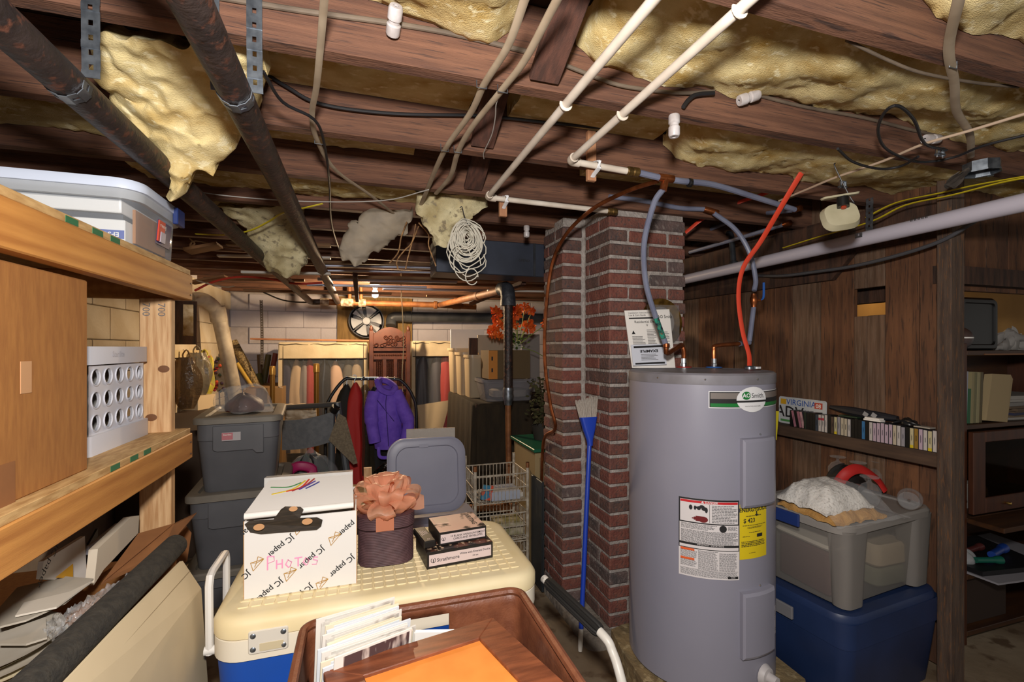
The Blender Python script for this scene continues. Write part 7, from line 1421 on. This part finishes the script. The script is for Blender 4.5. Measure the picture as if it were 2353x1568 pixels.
obj('cord', MB().tube(cr([V(XR - .05 + .015 * math.cos(a * 2.3), yd_ + .05 * math.cos(a), zt_ + .012 + .009 * math.sin(a * 1.7)) for a in [k * .7 for k in range(18)]], 3), .004, 5), black_rubber, t); obj('ear_pad', lump((XR - .04, yd_, zt_ + .006), .02, .028, .025, 4), black_plastic, t)
one('green_card', MB().box((XR - .045, PX(1955, 950, XR - .04).y, zt_ + .003), (.03, .09, .006)), M('card_green', '#1d3320', .6), 'dark green box lying on the cassettes under the umbrella', 'box', smooth=False)
ye_ = PX(2128, 980, XR - .04).y; one('booklet', MB().box((XR - .05, ye_, zt_ + .003), (.035, .06, .005)), M('book_grey', '#9b958c', .6), 'grey booklet lying on the cassettes nearest the post', 'booklet', smooth=False)
# ------------------------------------------------------------------ bookcase beyond the post
BX0, BX1, BY0, BY1 = 2.62, 3.57, 1.40, 1.72
bc_ = thing('bookcase', 'dark wooden bookcase with a glass-doored section beyond the post', 'bookcase', (3.09, 1.55, 0)); bw_ = M('bookcase_wood', '#341d0f', .5, c2='#47290f', ns=5, stretch=(1, 8, 8)); bw2 = M('bookcase_side', '#3a1b0c', .5, c2='#4c2610', ns=5, stretch=(8, 8, 1))
for x in (BX0, BX1): obj('side_panel', MB().bb((x - .02, BY0, 0), (x, BY1, EYE + .02)), bw2, bc_, smooth=False, bevel=.002)
zs_ = lambda y, Y=BY0: PY(2290, y, Y).z
Z1, Z2, Z3, Z4, Z5 = zs_(806), zs_(972), zs_(1180), zs_(1308), .06
for z in (Z1, Z2, Z3, Z4, Z5): obj('shelf', MB().bb((BX0, BY0, z - .022), (BX1 - .02, BY1, z)), bw_, bc_, smooth=False, bevel=.002)
obj('back_panel', MB().bb((BX0, BY1 - .012, .06), (BX1, BY1, Z1 - .03)), bw_, bc_, smooth=False)
obj('brass_strip', MB().bb((BX0 + .12, BY0 - .003, Z1 - .02), (BX1, BY0, Z1 - .014)), M('strip_copper', '#8a5a34', .4, .6), bc_, smooth=False)
# glass door section with its ledge
obj('door_stile', MB().bb((BX0 + .0, BY0 - .024, Z3 + .02), (BX0 + .085, BY0 - .002, Z2 - .03)), bw2, bc_, smooth=False, bevel=.003)
obj('door_rail', MB().bb((BX0 + .085, BY0 - .024, Z3 + .02), (BX1, BY0 - .002, Z3 + .09)), bw2, bc_, smooth=False, bevel=.003); obj('door_rail', MB().bb((BX0 + .085, BY0 - .024, Z2 - .08), (BX1, BY0 - .002, Z2 - .03)), bw2, bc_, smooth=False, bevel=.003)
obj('door_glass', MB().bb((BX0 + .085, BY0 - .015, Z3 + .09), (BX1, BY0 - .011, Z2 - .08)), clear('door_glass', '#cdbfa8', .0, .05, body='#1a140e'), bc_, smooth=False)
obj('door_knob', MB().lathe([(0, .02), (.006, .018), (.008, .01), (.004, 0)], (PY(2312, 1150, BY0 - .024).x, BY0 - .024, Z3 + .055), 12, Matrix.Rotation(math.pi / 2, 3, 'X')), M('brass_knob', '#c9a45c', .3, .9), bc_)
obj('ledge', MB().prism([(BX0 + .0, BY0 - .13), (BX1, BY0 - .13), (BX1, BY0), (BX0 + .0, BY0)], (0, 0, Z3 - .024), XA, YA, ZA, .022), bw_, bc_, smooth=False, bevel=.003)
# black case, crumpled papers, ball on the top shelf
tz = Z1 + .0005; a_, b_ = PY(2205, 690, 1.45).x, PY(2294, 690, 1.45).x
t = thing('black_case', 'black hard case standing on the top shelf of the bookcase', 'case', ((a_ + b_) / 2, 1.5, tz)); ch_ = PY(2250, 684, 1.45).z - tz
obj('shell', MB().loft([(0, b_ - a_, ch_, .03), (.10, b_ - a_, ch_, .03), (.112, b_ - a_ - .02, ch_ - .02, .025), (.112, b_ - a_ - .05, ch_ - .05, .02), (.106, b_ - a_ - .06, ch_ - .06, .02)], (0, 0, 0), 5).xf(frame(((a_ + b_) / 2, 1.56, tz + ch_ / 2), XA, ZA)), M('case_black', '#0d0d0e', .35), t)
obj('gold_edge', MB().tube([V(b_ + .002, 1.50, tz + .03), V(b_ + .002, 1.50, tz + ch_ - .03)], .004, 6), M('edge_gold', '#8a6a2a', .3, .8), t)
sp = PY(2222, 760, 1.42); t = thing('ball', 'brown and grey ball beside the black case', 'ball', (2.655, 1.455, tz)); obj('sphere', MB().lathe([(.055 * math.sin(math.pi * k / 14), -.055 * math.cos(math.pi * k / 14)) for k in range(15)], (2.655, 1.455, tz + .056), 20), M('ball_brown', '#4a2a1c', .5, c2='#4b4a4d', ns=6), t)
obj('stripe', MB().lathe([(.0556, -.003), (.0556, .003)], (2.655, 1.455, tz + .059), 20), paper_w, t)
random.seed(41)
for k, lab in enumerate(('crumpled paper nearest the black case', 'crumpled paper in the middle of the top shelf', 'crumpled paper at the right end of the top shelf', 'crumpled paper lying on the others on the top shelf')):
    x = PY(2308 + 20 * k if k < 3 else 2325, 780, 1.5).x; one('crumpled_paper', lump((x, 1.50, tz + .008 + (.045 if k == 3 else 0)), .06, .05, .05, 50 + k, amp=.9), M('crumple', '#8c8884', .8), lab, 'paper', 'papers on the top shelf')
# second shelf: magazines, cream file, stacked papers
z2 = Z2 + .0005; x = BX0 + .012
for k, (c, lab) in enumerate((('#8d8d96', 'grey magazine first beside the post'), ('#2c5a3c', 'green-spined magazine second beside the post'), ('#8a7f5c', 'tan magazine third in the upright row'), ('#6f6a4c', 'olive magazine fourth in the upright row'), ('#8f8664', 'pale olive magazine fifth in the upright row'), ('#5a5038', 'brown magazine sixth in the upright row'))):
    h = .235 if k > 1 else (.24 if k == 0 else .16); one('magazine', MB().box((x + .011, 1.50, z2 + h / 2 + .002), (.016, .17, h), Matrix.Rotation(.05, 3, 'Y')), M('mag' + c, c, .6), lab, 'magazine', 'upright magazines', smooth=False); x += .0215
a_ = PY(2258, 900, 1.43); t = one('file_folder', MB().poly3([PY(2248, 966, 1.43), PY(2296, 970, 1.43), PY(2309, 872, 1.45), PY(2304, 862, 1.45), PY(2262, 860, 1.45)], .03), M('file_cream', '#a08c68', .75), 'cream file leaning against the upright magazines', 'folder', smooth=False)
zz = z2
for k in range(9):
    th = random.choice((.008, .012, .018)); c = random.choice(('#7d7a76', '#5c4a38', '#96918a', '#2c2f4a', '#6a5a48'))
    one('paper_stack', MB().box((3.15 + random.uniform(-.02, .02), 1.52, zz + th / 2), (.36, .2, th - .0008), RZ(random.uniform(-5, 5))), M('stk' + c, c, .7), 'magazine lying in the stack beside the cream file, %s from the bottom' % ordn(k + 1), 'magazine', 'flat magazines', smooth=False); zz += th
# behind the glass
for k, (x, h, c, lab) in enumerate(((2.80, .12, '#8f8a84', 'white cup behind the glass door of the bookcase'), (2.90, .09, '#7a746c', 'grey pot behind the glass door of the bookcase'), (2.74, .07, '#5e1f18', 'red tin behind the glass door of the bookcase'))):
    one('crockery', MB().lathe([(0, 0), (.04, 0), (.05, h * .5), (.045, h), (.04, h), (.044, h * .5), (0, .01)], (x, 1.52, Z3 + .0005), 18), M('crock' + c, c, .4), lab, 'cup')
# open shelf under the ledge
z4 = Z4 + .0005
one('white_board', MB().prism([(BX0 + .02, BY0 - .10), (BX0 + .62, BY0 - .16), (BX0 + .7, BY1 - .05), (BX0 + .02, BY1 - .05)], (0, 0, z4), XA, YA, ZA, .008), M('board_w', '#8f8c92', .6), 'white board sticking out of the open bookcase shelf', 'board', smooth=False)
one('black_book', MB().prism([(BX0 + .03, BY0 - .04), (BX0 + .40, BY0 - .09), (BX0 + .52, BY1 - .08), (BX0 + .03, BY1 - .08)], (0, 0, z4 + .0085), XA, YA, ZA, .022), M('blackbook', '#131215', .5), 'black book lying on the white board in the bookcase', 'book', smooth=False)
def flash(label, x, y, a, c, l=.12, r=.018):
    p = V(x, y, z4 + .0315 + r); d = V(math.cos(a), math.sin(a), 0); t = thing('torch', label, 'torch', p - V(0, 0, r), group='torches in the bookcase'); obj('barrel', MB().tube([p - d * l / 2, p + d * l * .2], r * .75, 12), M('torch' + c, c, .4), t); obj('head', MB().tube([p + d * l * .2, p + d * l * .35, p + d * l * .5], [r * .75, r, r], 12), M('torch' + c, c, .4), t)
flash('blue torch on the black book', 2.92, 1.44, .2, '#1c3f8e', .16, .022); flash('green torch on the black book', 2.77, 1.40, -.3, '#155a4a'); flash('dark red torch behind the green one', 2.86, 1.50, .1, '#5a2a28')
one('clear_pouch', lump((2.71, 1.48, z4 + .032), .06, .06, .05, 61), clear('pouch', '#cfc9c0', .35, .15, bump=.6), 'crumpled clear pouch beside the green torch', 'bag')
one('wood_offcut', MB().box((2.76, 1.46, Z5 + .27), (.20, .03, .04), Matrix.Rotation(.4, 3, 'Y')), M('offcut', '#6a3d1e', .6), 'brown offcut leaning in the bottom of the bookcase', 'wood', smooth=False)
one('carton_low', MB().bb((2.68, 1.44, Z5 + .0005), (2.98, 1.66, Z5 + .22)), M('carton_lowm', '#2b1b10', .9), 'dark carton in the bottom of the bookcase', 'box', smooth=False)
